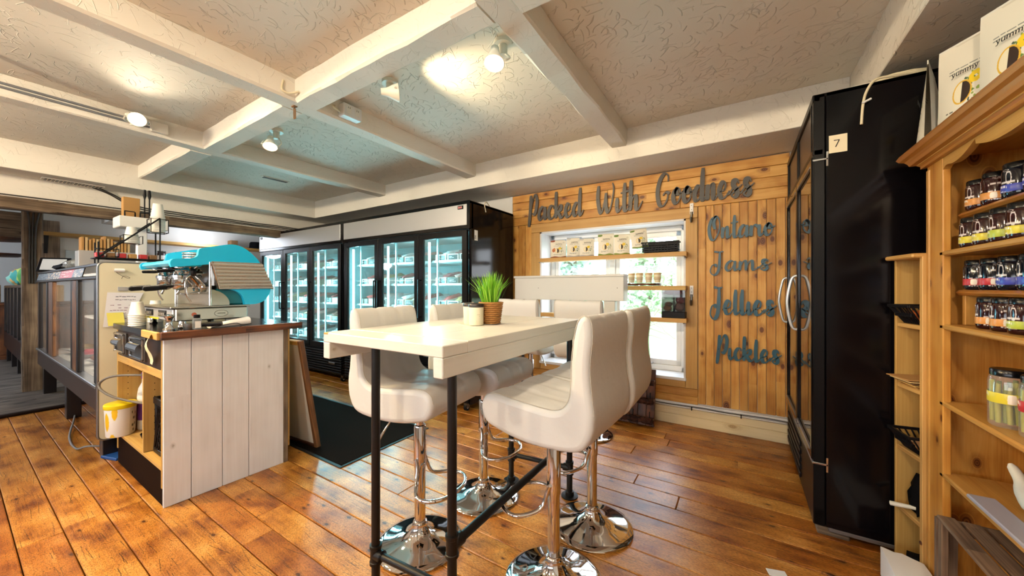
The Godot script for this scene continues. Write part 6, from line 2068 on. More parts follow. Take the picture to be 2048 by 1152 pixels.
func build_right() -> void:
	# tall black two-door fridge
	var o := thing("upright_fridge", "tall black two-door fridge with bowed silver handles, card 7 on its side", "fridge", V(0.297, 0, -2.27))
	var D := 0.76
	var Lz := -1.13
	part("side_panel", bx(V(0.05, 0.05, -0.03), V(D, 2.14, 0.0), 0.003), M.black_gloss, o)
	part("side_panel", bx(V(0.05, 0.05, Lz), V(D, 2.14, Lz + 0.03), 0.003), M.black_gloss, o)
	part("corner_post", bx(V(0.003, 0.05, -0.034), V(0.048, 2.14, 0.0), 0.004), M.black, o)
	part("corner_post", bx(V(0.003, 0.05, Lz), V(0.048, 2.14, Lz + 0.034), 0.004), M.black, o)
	part("back_panel", bx(V(D - 0.03, 0.05, Lz + 0.03), V(D, 2.1, -0.03)), M.black_matte, o)
	part("top_panel", bx(V(0.003, 2.12, Lz), V(D, 2.14, 0.0), 0.003), M.black_gloss, o)
	part("bottom_panel", bx(V(0.05, 0.04, Lz + 0.03), V(D - 0.03, 0.07, -0.03), 0.003), M.dark_steel, o)
	var hd := part("header_panel", bx(V(0.012, 1.87, Lz + 0.04), V(0.04, 2.11, -0.04), 0.004), mat(hexc("5c5048"), 0.35, 0.4), o)
	for k in 3: part("header_rib", bx(V(0.0, 1.87, Lz + 0.03 + k * 0.52), V(0.012, 2.11, Lz + 0.045 + k * 0.52), 0.002), M.black, hd)
	part("header_rail", bx(V(0.0, 2.105, Lz), V(0.03, 2.14, 0.0), 0.003), M.black, o)
	part("header_rail", bx(V(0.0, 1.845, Lz), V(0.04, 1.872, 0.0), 0.003), M.black, o)
	part("interior", bx(V(0.30, 0.36, Lz + 0.035), V(0.31, 1.84, -0.035)), M.black_matte, o)
	for k in 4:
		part("shelf", bx(V(0.10, 0.5 + k * 0.33, Lz + 0.04), V(0.30, 0.512 + k * 0.33, -0.04), 0.002), M.black_plastic, o)
	for k in 2:
		var za := -0.006 - k * 0.562
		var zb := za - 0.556
		var f := mb()
		f.mm(V(-0.004, 0.36, za - 0.04), V(0.036, 1.84, za), 0.005); f.mm(V(-0.004, 0.36, zb), V(0.036, 1.84, zb + 0.03), 0.005)
		f.mm(V(-0.004, 0.36, zb + 0.02), V(0.036, 0.40, za - 0.03), 0.004); f.mm(V(-0.004, 1.80, zb + 0.02), V(0.036, 1.84, za - 0.03), 0.004)
		var dr := part("door", f, M.black_gloss, o)
		var gm := pane(hexc("28201c"), 0.5, 0.01)
		gm.metallic_specular = 0.9
		part("pane", bx(V(0.006, 0.395, zb + 0.028), V(0.012, 1.805, za - 0.035)), gm, dr)
		part("silver_bead", bx(V(-0.006, 0.395, zb + 0.03), V(0.004, 0.405, za - 0.04), 0.001), M.trim_steel, dr)
		part("silver_bead", bx(V(-0.006, 1.795, zb + 0.03), V(0.004, 1.805, za - 0.04), 0.001), M.trim_steel, dr)
		var hz := zb + 0.022
		var hb := mb()
		hb.tube(spline([V(-0.004, 1.275, hz), V(-0.022, 1.268, hz), V(-0.034, 1.235, hz), V(-0.05, 1.14, hz), V(-0.05, 1.08, hz), V(-0.034, 0.985, hz), V(-0.022, 0.952, hz), V(-0.004, 0.945, hz)], 4), 0.0085, 10)
		part("handle", hb, mat(hexc("cfd2d4"), 0.3, 0.6), dr)
	for y in [0.345, 1.815]:
		var hg := mb()
		hg.mm(V(0.0, y, -0.03), V(0.058, y + 0.01, 0.006), 0.002); hg.mm(V(0.05, y - 0.03, 0.0), V(0.058, y + 0.04, 0.006), 0.001)
		part("hinge", hg, M.chrome, o)
	part("base_grille", bx(V(0.004, 0.05, Lz), V(0.045, 0.352, 0.0), 0.004), M.black, o)
	for k in 5: part("louvre", bx(V(-0.004, 0.09 + k * 0.045, Lz + 0.06), V(0.006, 0.115 + k * 0.045, -0.42), 0.003), M.black_plastic, o)
	part("chrome_strip", bx(V(-0.003, 0.345, Lz), V(0.004, 0.356, 0.0), 0.001), M.trim_steel, o)
	part("skid", bx(V(0.06, 0.035, -0.02), V(D, 0.052, 0.004), 0.002), M.trim_steel, o)
	for q in [[0.05, -0.05], [0.7, -0.05], [0.05, Lz + 0.05], [0.7, Lz + 0.05]]:
		var cw := mb()
		cw.cyl(V(q[0], 0.02, q[1] - 0.012), V(q[0], 0.02, q[1] + 0.012), 0.02, 12)
		part("castor_wheel", cw, M.black_plastic, o)
	part("block", bx(V(0.02, 0.0, -0.09), V(0.14, 0.04, -0.02), 0.004), M.weathered, o)
	var cd := thing("number_card", "cream card marked 7 stuck high on the tall fridge's side", "card", V(0.39, 1.885, -2.268))
	part("sheet", bx(V(-0.033, -0.042, 0), V(0.033, 0.042, 0.0015), 0.0005), mat(hexc("f0e4c4"), 0.8), cd)
	part("digit", digit("7", 0.045), M.black, cd, V(-0.004, 0.0, 0.002))
	var cv := mb()
	cv.tube(spline([V(0.66, 2.155, -2.32), V(0.59, 2.15, -2.28), V(0.52, 2.146, -2.262), V(0.487, 2.10, -2.255), V(0.474, 2.04, -2.255), V(0.469, 1.952, -2.257)], 6), 0.0055, 8)
	var cord := single("power_cord", cv, M.cable_cream, "cream power cord coiled on the fridge's top and hanging down its side", "cable")
	var ck := mb()
	var cp := []
	for k in 30: cp.append(V(0.62 + 0.10 * cos(k * 0.63), 2.152 + k * 0.0008, -2.36 + 0.055 * sin(k * 0.63)))
	ck.tube(cp, 0.0055, 6)
	part("coil", ck, M.cable_cream, cord)
	var tie := mb()
	tie.tube([V(0.47, 2.045, -2.248), V(0.50, 2.058, -2.248)], 0.005, 6)
	part("tie", tie, M.plastic_white, cord)
	single("white_box", bx(V(-0.05, 0, -0.06), V(0.05, 0.04, 0.06), 0.006), M.paper, "small white box on top of the tall fridge beside the cord", "box", V(0.5, 2.1405, -2.42))
	# narrow pine shelf between fridge and hutch
	var ns := thing("narrow_shelf", "narrow pale pine shelf unit squeezed between the fridge and the hutch", "shelf unit", V(0.572, 0, -2.243), 0.0)
	var lat := V(0.030, 0, 0.165)
	ns.rotation.y = atan2(lat.x, lat.z)
	var W := 0.165
	part("far_panel", bx(V(0.0, 0.0, -0.0), V(0.14, 1.33, 0.014), 0.002, 1), M.ply, ns)
	part("near_panel", bx(V(0.0, 0.0, W), V(0.14, 1.33, W + 0.018), 0.002, 1), M.pale_pine, ns)
	part("top_plank", bx(V(-0.03, 1.32, -0.004), V(0.145, 1.338, W + 0.018), 0.005, 2), M.pale_pine, ns)
	part("back_panel", bx(V(0.14, 0.0, 0.0), V(0.148, 1.33, W + 0.018), 0.0, 1), M.ply, ns)
	var ys := [1.05, 0.79, 0.52, 0.26, 0.03]
	for y in ys:
		part("shelf", bx(V(0.004, y - 0.018, 0.014), V(0.14, y, W), 0.002, 2), M.pale_pine, ns)
	var sk := mb()
	sk.lathe([Vector2(0.012, 0.0), Vector2(0.010, 0.002), Vector2(0.0001, 0.002)], Vector3.ZERO, 12)
	var kn := part("knot_plug", sk, M.walnut, ns, V(-0.0002, 0.19, W + 0.009))
	kn.rotation.z = PI / 2
	kn.scale = V(0.7, 1, 0.7)
	var tr := Transform3D(Basis(Vector3.UP, ns.rotation.y), ns.position)
	for k in 2:
		var y: float = [1.0505, 0.5205][k]
		var bk := thing("mesh_basket", ["small black plastic basket on the narrow shelf's upper level", "small black plastic basket on the narrow shelf's middle level"][k], "basket", tr * V(0.085, y, 0.089), ns.rotation.y, "black baskets on the narrow shelf")
		part("basket_floor", bx(V(-0.07, 0.0, -0.055), V(0.05, 0.006, 0.055), 0.002), M.black_plastic, bk)
		for s in [-1.0, 1.0]:
			part("rim", bx(V(-0.115, 0.068, s * 0.073 - 0.005), V(0.052, 0.08, s * 0.073 + 0.003), 0.002), M.black_plastic, bk)
		part("rim", bx(V(-0.118, 0.068, -0.07), V(-0.106, 0.08, 0.07), 0.002), M.black_plastic, bk)
		for j in 8:
			var b := mb()
			b.tube([V(-0.068, 0.003, -0.052 + j * 0.0148), V(-0.112, 0.07, -0.066 + j * 0.0188)], 0.003, 5)
			part("slat", b, M.black_plastic, bk)
		for s in [-1.0, 1.0]:
			for j in 8:
				var b := mb()
				b.tube([V(-0.06 + j * 0.0145, 0.003, s * 0.053), V(-0.10 + j * 0.021, 0.07, s * 0.071)], 0.003, 5)
				part("slat", b, M.black_plastic, bk)
		part("front_band", bx(V(-0.10, 0.03, -0.055), V(-0.086, 0.045, 0.055), 0.002), M.black_plastic, bk)
		for j in 3:
			single("basket_chew", lump(300 + k * 5 + j, 0.028, 0.022, 0.035), mat(hexc(["c86428", "c89868"][k]), 0.7), "%s piece in the black basket on the narrow shelf's %s level, %s from the front" % [["orange", "tan"][k], ["upper", "middle"][k], ["first", "second", "third"][j]], "treat", tr * V(0.035 + j * 0.036, y + 0.034, 0.089), "treats in the black baskets", ns.rotation.y)
	for k in 5:
		single("kraft_envelope", bx(V(-0.09, 0.0, -0.062), V(0.03, 0.004, 0.062), 0.001), [M.kraft, mat(hexc("e0b868"), 0.7), M.kraft_dark, mat(hexc("e8cc90"), 0.7), M.kraft][k], "%s sheet in the paper pile on the narrow shelf, %s from the bottom" % [["tan", "golden", "dark brown", "straw", "tan"][k], ["first", "second", "third", "fourth", "fifth"][k]], "paper", tr * V(0.10 - 0.012 * k, 0.7905 + k * 0.0085, 0.089), "paper pile on the narrow shelf", ns.rotation.y + (k - 2) * 0.05)
	var tl := thing("hand_tool", "black hand tool with a cream handle on the narrow shelf's low level", "tool", tr * V(0.025, 0.2605, 0.10), ns.rotation.y)
	part("tool_body", lump(21, 0.035, 0.085, 0.04), M.black_matte, tl, V(0.02, 0.085, 0.0))
	var hb2 := mb()
	hb2.tube([V(0.0, 0.03, 0.0), V(-0.06, 0.012, -0.05)], [0.008, 0.010], 8)
	part("grip", hb2, M.bone, tl)
	single("black_bundle", lump(22, 0.05, 0.03, 0.05), M.black_matte, "small black bundle on the narrow shelf's bottom level", "bundle", tr * V(0.05, 0.062, 0.10))
	# pine hutch
	var h := thing("hutch", "honey pine hutch with scalloped valance, moulded crown and open shelves", "hutch", V(0.62, 0, -2.07))
	var E := 1.2
	part("stile", bx(V(0.0, 0.0, 0.0), V(0.022, 1.71, 0.128), 0.003, 1), M.hutch, h)
	part("stile_bead", bx(V(-0.004, 0.0, 0.0), V(0.02, 1.66, 0.026), 0.004, 1), M.hutch_side, h)
	part("side_panel", bx(V(0.022, 0.0, 0.02), V(0.33, 1.71, 0.04), 0.001, 1), M.hutch, h)
	part("side_panel", bx(V(0.0, 0.0, E), V(0.33, 1.71, E + 0.02), 0.001, 1), M.hutch, h)
	for k in 8:
		part("back_board", bx(V(0.31, 0.0, 0.04 + k * 0.145), V(0.325, 1.7, 0.04 + (k + 1) * 0.145 - 0.002), 0.003, 1), [M.hutch, M.hutch_side][k % 2], h)
	for y in [1.335, 1.068, 0.788, 0.527, 0.06]:
		part("shelf", bx(V(0.0, y - 0.019, 0.10), V(0.31, y, E), 0.005, 2), M.hutch_side, h)
	part("top_board", bx(V(-0.02, 1.69, -0.03), V(0.33, 1.712, E + 0.02), 0.002, 2), M.hutch_side, h)
	# risers
	part("riser_shelf", bx(V(0.04, 1.45, 0.11), V(0.2, 1.468, E), 0.008, 2), M.crown, h)
	part("riser_leg", bx(V(0.06, 1.336, 0.20), V(0.19, 1.45, 0.218), 0.002, 1), M.hutch_side, h)
	part("riser_shelf", bx(V(0.038, 1.174, 0.10), V(0.2, 1.193, E), 0.008, 2), M.crown, h)
	part("riser_leg", bx(V(0.05, 1.069, 0.118), V(0.19, 1.174, 0.138), 0.002, 1), M.hutch_side, h)
	# valance
	var va := mb(2)
	va.xf = Transform3D(Basis(V(0, 0, 1), V(0, 1, 0), V(-1, 0, 0)), Vector3.ZERO)
	var ed := [V(0.10, 1.60, 0), V(0.118, 1.622, 0), V(0.15, 1.64, 0), V(0.2, 1.634, 0), V(0.25, 1.638, 0), V(0.30, 1.652, 0), V(0.338, 1.668, 0)]
	var e2 := spline(ed, 4)
	e2 += spline([V(0.342, 1.652, 0), V(0.42, 1.632, 0), V(0.52, 1.628, 0), V(0.64, 1.640, 0), V(0.74, 1.655, 0), V(0.80, 1.664, 0)], 4)
	e2 += spline([V(0.804, 1.652, 0), V(0.9, 1.636, 0), V(1.0, 1.634, 0), V(1.1, 1.60, 0), V(E, 1.59, 0)], 4)
	var poly := PackedVector2Array()
	for p in e2: poly.append(Vector2(p.x, p.y))
	poly.append(Vector2(E, 1.71)); poly.append(Vector2(0.10, 1.71))
	va.prism(poly, -0.02, -0.001)
	part("valance", va, M.hutch_side, h)
	# crown moulding: profile in x-y run along z, with an end return
	var prof := [Vector2(0.0, 1.672), Vector2(-0.012, 1.674), Vector2(-0.012, 1.684), Vector2(-0.02, 1.694), Vector2(-0.032, 1.700), Vector2(-0.036, 1.712), Vector2(-0.042, 1.722), Vector2(-0.052, 1.730), Vector2(-0.058, 1.742), Vector2(-0.052, 1.754), Vector2(-0.03, 1.757), Vector2(0.34, 1.757)]
	var cm := mb(2)
	for i in prof.size() - 1:
		var p: Vector2 = prof[i]
		var q: Vector2 = prof[i + 1]
		var d := (q - p).normalized()
		var nn := V(-d.y, d.x, 0)
		if nn.x > 0 and i < 9: nn = -nn
		cm.quad(V(p.x, p.y, p.x * 2.0), V(q.x, q.y, minf(q.x, 0) * 2.0 if q.x < 0.3 else -0.06), V(q.x, q.y, E), V(p.x, p.y, E), nn)
		if i < 10:
			var n2 := V(0, d.x, -absf(d.y))
			cm.quad(V(p.x, p.y, p.x * 2.0), V(q.x, q.y, q.x * 2.0), V(0.34, q.y, q.x * 2.0), V(0.34, p.y, p.x * 2.0), n2)
	part("crown", cm, M.crown, h)
	# jars of preserves
	var jp := jam_prints()
	var cols := {"orange": "d8924a", "yellow": "d8c838", "red": "b83038", "blue": "3a44a8", "lime": "b4c044"}
	var bm := {}
	for c in cols:
		var im := Image.create(128, 24, false, Image.FORMAT_RGB8)
		im.fill(hexc(cols[c]))
		scribble(im, 10, 8, 34, 2, 7, 3, hexc("f6f0e8"), 17)
		disc(im, 84, 12, 9, 7, hexc("f2e8d8")); scribble(im, 100, 6, 8, 2, 6, 3, hexc("f6f0e8"), 18)
		bm[c] = tex_mat(im, Color.WHITE, 0.3)
	var jb := mb()
	jb.lathe([Vector2(0.0001, 0.002), Vector2(0.029, 0.0), Vector2(0.0335, 0.004), Vector2(0.0345, 0.012), Vector2(0.0345, 0.076), Vector2(0.032, 0.084), Vector2(0.028, 0.088)].map(func(q): return q), Vector3.ZERO, 24)
	# turn the print the right way up: v grows downward
	for i in jb.t.size(): jb.t[i] = Vector2(-jb.t[i].x, 1.0 - jb.t[i].y)
	var jbm := jb.mesh()
	var jl := mb()
	jl.lathe([Vector2(0.030, 0.084), Vector2(0.0322, 0.086), Vector2(0.0322, 0.099), Vector2(0.030, 0.102), Vector2(0.0001, 0.102)], Vector3.ZERO, 24)
	var jlm := jl.mesh()
	var jn := mb()
	jn.lathe([Vector2(0.0347, 0.016), Vector2(0.0353, 0.018), Vector2(0.0353, 0.036), Vector2(0.0347, 0.038)], Vector3.ZERO, 24)
	for i in jn.t.size(): jn.t[i] = Vector2(-jn.t[i].x * 2.0, 1.0 - jn.t[i].y)
	var jnm := jn.mesh()
	var rows := [
		["on the upper riser", 1.4685, 0.697, [-1.907, -1.812, -1.70, -1.60, -1.51], ["orange", "orange", "blue", "blue", "blue"], 1],
		["on the shelf under the upper riser", 1.3355, 0.668, [-1.863, -1.778, -1.69, -1.606, -1.52], ["yellow", "yellow", "lime", "yellow", "yellow"], 0],
		["on the lower riser", 1.1935, 0.69, [-1.899, -1.805, -1.707, -1.61, -1.52], ["red", "red", "blue", "blue", "blue"], 1],
		["on the shelf under the lower riser", 1.0685, 0.682, [-1.80, -1.72, -1.634, -1.54], ["orange", "orange", "lime", "lime"], 0],
	]
	for rw in rows:
		for k in rw[3].size():
			var col: String = rw[4][k]
			var j := thing("jam_jar", "jam jar, %s label, %s, %s from stile" % [col, rw[0], ["first", "second", "third", "fourth", "fifth"][k]], "jar", V(rw[2], rw[1], rw[3][k]), 2.3 + rng.randf_range(-0.5, 0.5), "jam jars on the hutch")
			part("glass_body", jbm, jp[1 if col in ["blue", "red"] else 0], j)
			part("lid", jlm, mat(hexc("101114"), 0.2, 0.4), j)
			part("label_band", jnm, bm[col], j)
	# tall jars of pickled beans
	for k in 3:
		var at: Vector3 = [V(0.672, 0.7885, -1.69), V(0.69, 0.7885, -1.588), V(0.755, 0.7885, -1.665)][k]
		var j := thing("pickle_jar", "tall jar of pickled green beans with %s, %s" % [["yellow label", "red label", "dark lid"][k], ["nearest the stile", "nearest the viewer", "behind the other two"][k]], "jar", at, 2.4, "pickle jars on the hutch")
		var b := mb()
		b.lathe([Vector2(0.0001, 0.003), Vector2(0.034, 0.0), Vector2(0.0395, 0.006), Vector2(0.04, 0.015), Vector2(0.04, 0.135), Vector2(0.037, 0.148), Vector2(0.032, 0.154), Vector2(0.0001, 0.154)], Vector3.ZERO, 24)
		part("glass_body", b, M.jar_glass, j)
		b = mb()
		b.lathe([Vector2(0.034, 0.15), Vector2(0.0365, 0.152), Vector2(0.0365, 0.168), Vector2(0.034, 0.171), Vector2(0.0001, 0.171)], Vector3.ZERO, 24)
		part("lid", b, mat(hexc("16161a"), 0.2, 0.4), j)
		b = mb()
		b.lathe([Vector2(0.0402, 0.072), Vector2(0.0408, 0.074), Vector2(0.0408, 0.10), Vector2(0.0402, 0.102)], Vector3.ZERO, 24)
		for i in b.t.size(): b.t[i] = Vector2(-b.t[i].x * 2.0, 1.0 - b.t[i].y)
		part("label_band", b, bm[["yellow", "red", "yellow"][k]], j)
		for q in 15:
			var a := q * 2.4
			var rr := 0.031 * sqrt((q + 0.5) / 15.0)
			b = mb()
			b.tube([V(cos(a) * rr, 0.012, sin(a) * rr), V(cos(a) * rr * 0.95 + 0.002, 0.07, sin(a) * rr), V(cos(a) * rr, rng.randf_range(0.115, 0.138), sin(a) * rr * 0.96)], [0.006, 0.0068, 0.005], 7)
			part("bean", b, mat(hexc(["8a8a2a", "a09a3a", "76801e"][q % 3]), 0.4), j)
	# low shelf: slate slab and antler
	single("stone_slab", bx(V(0, 0, 0), V(0.062, 0.012, 0.62), 0.003), mat(hexc("a8a8b8"), 0.35), "narrow pale blue-grey stone slab along the hutch's low shelf edge", "slab", V(0.614, 0.5275, -1.765))
	var an := thing("antler", "curved bone-white antler piece on the hutch's low shelf", "antler", V(0.70, 0.5275, -1.66))
	var ab := mb()
	ab.tube(spline([V(0.30, 0.03, 0.30), V(0.15, 0.022, 0.14), V(0.06, 0.02, 0.02), V(0.03, 0.02, -0.05), V(0.022, 0.05, -0.085), V(0.02, 0.085, -0.092), V(0.01, 0.125, -0.12)], 4), [0.02, 0.02, 0.02, 0.02, 0.021, 0.021, 0.021, 0.021, 0.021, 0.021, 0.021, 0.021, 0.02, 0.02, 0.019, 0.018, 0.018, 0.017, 0.017, 0.016, 0.015, 0.014, 0.013, 0.011, 0.005], 12)
	part("tine", ab, M.bone, an)
	ab = mb()
	ab.lathe([Vector2(0.0001, 0), Vector2(0.03, 0.0), Vector2(0.034, 0.012), Vector2(0.028, 0.03), Vector2(0.0001, 0.03)], Vector3.ZERO, 14)
	part("burr", ab, M.kraft_dark, an, V(0.06, 0.0, 0.04))
	# pouches on top of the hutch
	var p1 := tex_mat(pouch_print(hexc("c8791e"), hexc("e9e2d0"), 3), Color.WHITE, 0.4)
	var bagm := mat(hexc("e4e0d4"), 0.4)
	for k in 3:
		var bg := thing("snack_pouch", ["upright snack pouch with half-moon print on the hutch's top, seen frontally", "second snack pouch on the hutch's top, by the dark pelt", "snack pouch on the hutch's top corner, turned edge-on beside the black fridge"][k], "pouch", [V(0.675, 1.758, -1.885), V(0.70, 1.758, -1.69), V(0.64, 1.758, -2.10)][k], [-1.05, -1.1, -1.95][k], "snack pouches on the hutch")
		pouch(0.21, 0.305, 0.04, p1, bagm, bg)
		var tm := TextMesh.new()
		var f := SystemFont.new()
		f.font_names = PackedStringArray(["Droid Sans"])
		tm.font = f; tm.text = "yummy"; tm.font_size = 32; tm.pixel_size = 0.0007; tm.depth = 0.0006
		var tp := part("lettering", tm, M.black, bg, V(0.0, 0.187, 0.0325))
		tp.rotation.x = -0.11
	var pl := thing("pelt", "dark shaggy pelt at the hutch's top behind the pouches", "pelt", V(0.84, 1.758, -1.50))
	part("hide", lump(55, 0.10, 0.24, 0.12), mat(hexc("2a211c"), 0.95), pl, V(0, 0.235, 0))
	var mm := MultiMesh.new()
	mm.transform_format = MultiMesh.TRANSFORM_3D
	var hair := mb()
	hair.tri(V(-0.004, 0, 0), V(0.004, 0, 0), V(0, 0.06, 0.01)); hair.tri(V(0, 0, -0.004), V(0, 0, 0.004), V(0.01, 0.06, 0))
	mm.mesh = hair.mesh()
	mm.instance_count = 900
	var r := RandomNumberGenerator.new()
	r.seed = 66
	for i in 900:
		var d := V(r.randfn(), r.randfn(), r.randfn()).normalized()
		mm.set_instance_transform(i, Transform3D(Basis(Quaternion(Vector3.UP, (d + V(0, -0.5, 0)).normalized())), V(0, 0.235, 0) + d * V(0.10, 0.22, 0.12)))
	var mi := MultiMeshInstance3D.new()
	mi.name = "hair"; mi.multimesh = mm; mi.material_override = mat(hexc("4a3c32"), 0.9)
	mi.set_meta("kind", "stuff")
	pl.add_child(mi, true)
	# slatted crate and foam block on the floor in front
	var cr := thing("slatted_crate", "weathered grey slatted wooden crate pushed under the hutch's low shelf", "crate", V(0.556, 0.0, -1.79))
	for k in 3:
		part("top_slat", bx(V(k * 0.055, 0.438 - k * 0.004, 0.002), V(k * 0.055 + 0.043, 0.45 - k * 0.004, 0.62), 0.003, 2), M.crate, cr)
	part("corner_batten", bx(V(0.003, 0.13, 0.004), V(0.02, 0.438, 0.03), 0.002, 1), M.crate, cr)
	part("corner_batten", bx(V(0.003, 0.13, 0.58), V(0.02, 0.438, 0.61), 0.002, 1), M.crate, cr)
	var en := mb(1)
	var ep := PackedVector2Array([Vector2(0.0, 0.13), Vector2(0.05, 0.13)])
	for k in 9:
		var a := PI * k / 8.0
		ep.append(Vector2(0.05 + 0.03 * sin(a) * 0.9 - 0.012 * sin(a) * 2.4, 0.17 + 0.028 * k))
	ep.append(Vector2(0.15, 0.40)); ep.append(Vector2(0.15, 0.437)); ep.append(Vector2(0.0, 0.437))
	en.prism(ep, -0.012, 0.002)
	part("end_board", en, M.crate, cr)
	part("lower_slat", bx(V(0.0, 0.13, 0.0), V(0.012, 0.19, 0.62), 0.002, 2), M.crate, cr)
	var fb := mb()
	var fp := PackedVector2Array()
	var outl := [[0.0, 0.0], [0.035, 0.018], [0.06, 0.012], [0.085, 0.03], [0.112, 0.045], [0.114, 0.12], [0.11, 0.20], [0.112, 0.28], [0.052, 0.29], [0.05, 0.5], [-0.01, 0.5], [-0.005, 0.25]]
	for q in outl: fp.append(Vector2(q[0], -q[1]))
	fb.xf = Transform3D(Basis(V(1, 0, 0), V(0, 0, -1), V(0, 1, 0)), Vector3.ZERO)
	fb.prism(fp, 0.0, 0.118)
	single("foam_block", fb, M.foam, "broken white foam block on the floor in front of the narrow shelf", "foam block", V(0.495, 0.001, -2.10))
	cr.position.y = -0.01
	single("paper_scrap", bx(V(-0.03, 0, -0.02), V(0.04, 0.002, 0.02), 0.0005), M.paper, "small white paper scrap on the floor boards before the fridge", "paper", V(0.125, 0.0015, -1.87), "", 0.3)

# ---------------------------------------------------------------- shelves and goods in the window
func build_window_goods() -> void:
	var names := ["upper wooden shelf across the whole window, holding snack pouches", "short middle wooden shelf in the window, holding four cream tubs", "lower wooden shelf in the window, holding the black acrylic bin"]
	var xs := [[-1.822, -0.385], [-0.905, -0.39], [-1.80, -0.385]]
	var ys := [1.512, 1.219, 0.94]
	for k in 3:
		var o := thing("window_shelf", names[k], "shelf", V(0, ys[k], -3.36), 0.0, "wooden shelves across the window")
		part("plank", bx(V(xs[k][0], -0.038, -0.108), V(xs[k][1], 0.0, 0.0), 0.003, 0), M.casing if k != 1 else M.ply, o)
		for e in 2:
			var b := mb()
			var x: float = xs[k][e] + (0.02 if e == 0 else -0.03)
			b.mm(V(x, -0.046, -0.108), V(x + 0.012, -0.039, -0.01), 0.001)
			part("bracket", b, M.dark_steel, o)
	# pouches on the upper shelf
	var prints := []
	prints.append(tex_mat(pouch_print(hexc("8a4a24"), hexc("8a3c1c"), 5, false), Color.WHITE, 0.4))
	prints.append(tex_mat(pouch_print(hexc("b8b4b0"), hexc("c8c4bc"), 6), Color.WHITE, 0.4))
	prints.append(tex_mat(pouch_print(hexc("7e9438"), hexc("5f7f2c"), 7), Color.WHITE, 0.4))
	var bm := mat(hexc("cfc8b6"), 0.45)
	var bl := mat(hexc("8298b4"), 0.45)
	var lab := ["snack pouch with brown corner and foot, first on the upper window shelf", "pale snack pouch with half-moon print, second on the upper window shelf", "pale snack pouch with half-moon print, third on the upper window shelf", "snack pouch with green corner, fourth on the upper window shelf", "snack pouch with green corner, fifth on the upper window shelf", "snack pouch with green corner tilted in the black basket"]
	var px := [-1.595, -1.42, -1.285, -1.095, -0.94, -0.775]
	var ww := [0.165, 0.15, 0.145, 0.15, 0.145, 0.145]
	var hh := [0.185, 0.195, 0.18, 0.205, 0.19, 0.17]
	var pr := [0, 1, 1, 2, 2, 2]
	for k in 6:
		var at := V(px[k], 1.5125, -3.412)
		if k == 5: at.y += 0.055
		var o := thing("snack_pouch", lab[k], "pouch", at, [0.25, 0.2, 0.25, 0.2, 0.25, 0.3][k], "snack pouches on the upper window shelf")
		if k == 5: o.rotation.z = 0.12
		pouch(ww[k], hh[k], 0.03 if k != 5 else 0.016, prints[pr[k]], bl if k < 3 else bm, o)
		var tm := TextMesh.new()
		var f := SystemFont.new()
		f.font_names = PackedStringArray(["Droid Sans"])
		tm.font = f; tm.text = "yummy"; tm.font_size = 24; tm.pixel_size = 0.00085; tm.depth = 0.0004
		var tp := part("lettering", tm, M.black, o, V(0.008, hh[k] * 0.77, 0.0165 if k != 5 else 0.011))
		tp.rotation.x = -0.08
	var bk := thing("mesh_basket", "black woven plastic basket at the end of the upper window shelf", "basket", V(-0.60, 1.5125, -3.412))
	part("basket_floor", bx(V(-0.13, 0.0, -0.045), V(0.13, 0.005, 0.045), 0.002), M.black_plastic, bk)
	for s in [-1.0, 1.0]:
		part("rim", bx(V(-0.155, 0.085, s * 0.05 - 0.003), V(0.155, 0.097, s * 0.05 + 0.003), 0.002), M.black_plastic, bk)
		part("end_rim", bx(V(s * 0.155 - 0.003, 0.085, -0.05), V(s * 0.155 + 0.003, 0.097, 0.05), 0.002), M.black_plastic, bk)
		for k in 4:
			part("band", bx(V(-0.147, 0.008 + k * 0.019, s * 0.047 - 0.002), V(0.147, 0.02 + k * 0.019, s * 0.047 + 0.002), 0.001), M.black_plastic, bk)
			part("end_band", bx(V(s * 0.147 - 0.002, 0.008 + k * 0.019, -0.047), V(s * 0.147 + 0.002, 0.02 + k * 0.019, 0.047), 0.001), M.black_plastic, bk)
		for k in 12:
			part("upright", bx(V(-0.145 + k * 0.026, 0.003, s * 0.047 - 0.003), V(-0.138 + k * 0.026, 0.088, s * 0.047 + 0.003), 0.001), M.black_plastic, bk)
	# tubs on a live-edge slab on the middle shelf
	single("wood_slab", hewn(V(-0.895, 0.0, -0.045), V(-0.60, 0.018, 0.04), 0, 0.003, 10), M.walnut, "thin dark live-edge slab under the four cream tubs", "slab", V(0.0, 1.2245, -3.41))
	var tx := [-0.852, -0.78, -0.70, -0.626]
	for k in 4:
		var o := thing("cream_tub", "cream tub on the middle window shelf, %s of four from the panel" % ["first", "second", "third", "fourth"][k], "tub", V(tx[k], 1.2475, -3.41), 0.3, "cream tubs on the middle window shelf")
		var b := mb()
		b.lathe([Vector2(0.0001, 0.0), Vector2(0.024, 0.0), Vector2(0.031, 0.075), Vector2(0.0001, 0.076)], Vector3.ZERO, 20)
		part("tub_body", b, mat(hexc("ece0c0"), 0.5), o)
		b = mb()
		b.lathe([Vector2(0.032, 0.072), Vector2(0.033, 0.074), Vector2(0.033, 0.088), Vector2(0.0001, 0.09)], Vector3.ZERO, 20)
		part("lid", b, mat(hexc("d8b888"), 0.5), o)
		b = mb()
		b.lathe([Vector2(0.0275, 0.025), Vector2(0.0282, 0.026), Vector2(0.0302, 0.052), Vector2(0.0298, 0.053)], Vector3.ZERO, 20)
		part("label_band", b, mat(hexc("d0bc98"), 0.5), o)
	# black acrylic bin
	var ab := thing("acrylic_bin", "black tray with dark clear walls on the lower window shelf, holding wrapped treats", "bin", V(-0.49, 0.9405, -3.412))
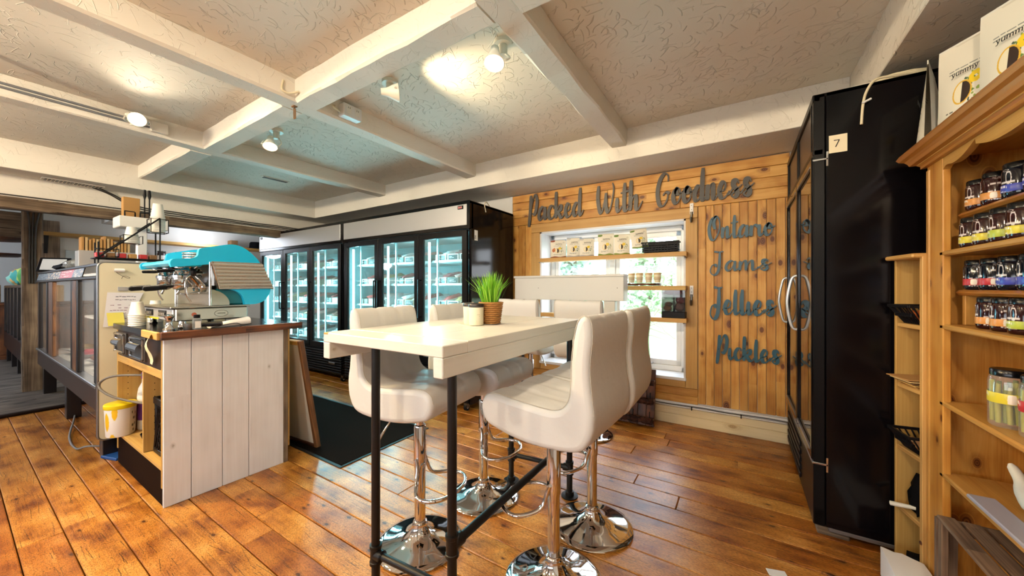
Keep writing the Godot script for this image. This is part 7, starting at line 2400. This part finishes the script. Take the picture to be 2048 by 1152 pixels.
	part("tray_base", bx(V(-0.095, 0.0, -0.05), V(0.095, 0.055, 0.05), 0.004), M.black_plastic, ab)
	var dgl := pane(hexc("20262c"), 0.45)
	part("wall", bx(V(-0.092, 0.055, 0.045), V(0.092, 0.25, 0.048)), dgl, ab)
	part("wall", bx(V(-0.092, 0.055, -0.048), V(0.092, 0.25, -0.045)), dgl, ab)
	for s in [-1.0, 1.0]:
		part("wall", bx(V(s * 0.092 - 0.0015, 0.055, -0.045), V(s * 0.092 + 0.0015, 0.25, 0.045)), dgl, ab)
	part("divider", bx(V(-0.002, 0.055, -0.044), V(0.002, 0.24, 0.044)), M.black_plastic, ab)
	for k in 4:
		single("wrapped_treat", lump(400 + k, [0.035, 0.03, 0.04, 0.034][k], [0.022, 0.02, 0.035, 0.028][k], 0.024), mat(hexc(["b87838", "a86a30", "d8a8a0", "c83848"][k]), 0.5), "%s wrapped treat in the black acrylic bin" % ["golden brown", "darker brown", "pale pink", "red"][k], "treat", V(-0.49 + [-0.052, -0.045, 0.045, 0.048][k], 0.9405 + [0.08, 0.115, 0.095, 0.15][k], -3.412), "treats in the acrylic bin")
	single("red_packet", lump(410, 0.085, 0.022, 0.035), M.pink, "red-pink packet lying on top inside the black acrylic bin", "packet", V(-0.49, 0.9405 + 0.222, -3.412))
	# hooks on the casing
	for k in 2:
		var y: float = [1.86, 1.145][k]
		var o := thing("wall_hook", ["grey metal hook on a white plate, high on the window casing", "grey metal hook on a white plate, halfway down the window casing"][k], "hook", V(-0.358, y, -3.471), 0.0, "metal hooks on the window casing")
		part("plate", bx(V(-0.014, -0.02, 0.0), V(0.014, 0.075, 0.004), 0.001), M.plastic_white, o)
		for q in [0.02, 0.055]:
			var sc := mb()
			sc.ball(V(0, q, 0.004), V(0.0035, 0.0035, 0.002), 8, 5)
			part("screw", sc, M.dark_steel, o)
		var b := mb()
		b.tube(spline([V(0, 0.0, 0.006), V(0, -0.06, 0.008), V(0, -0.085, 0.02), V(0, -0.085, 0.04), V(0, -0.05, 0.05)], 5), 0.0095, 8)
		part("hook", b, M.dark_steel, o)
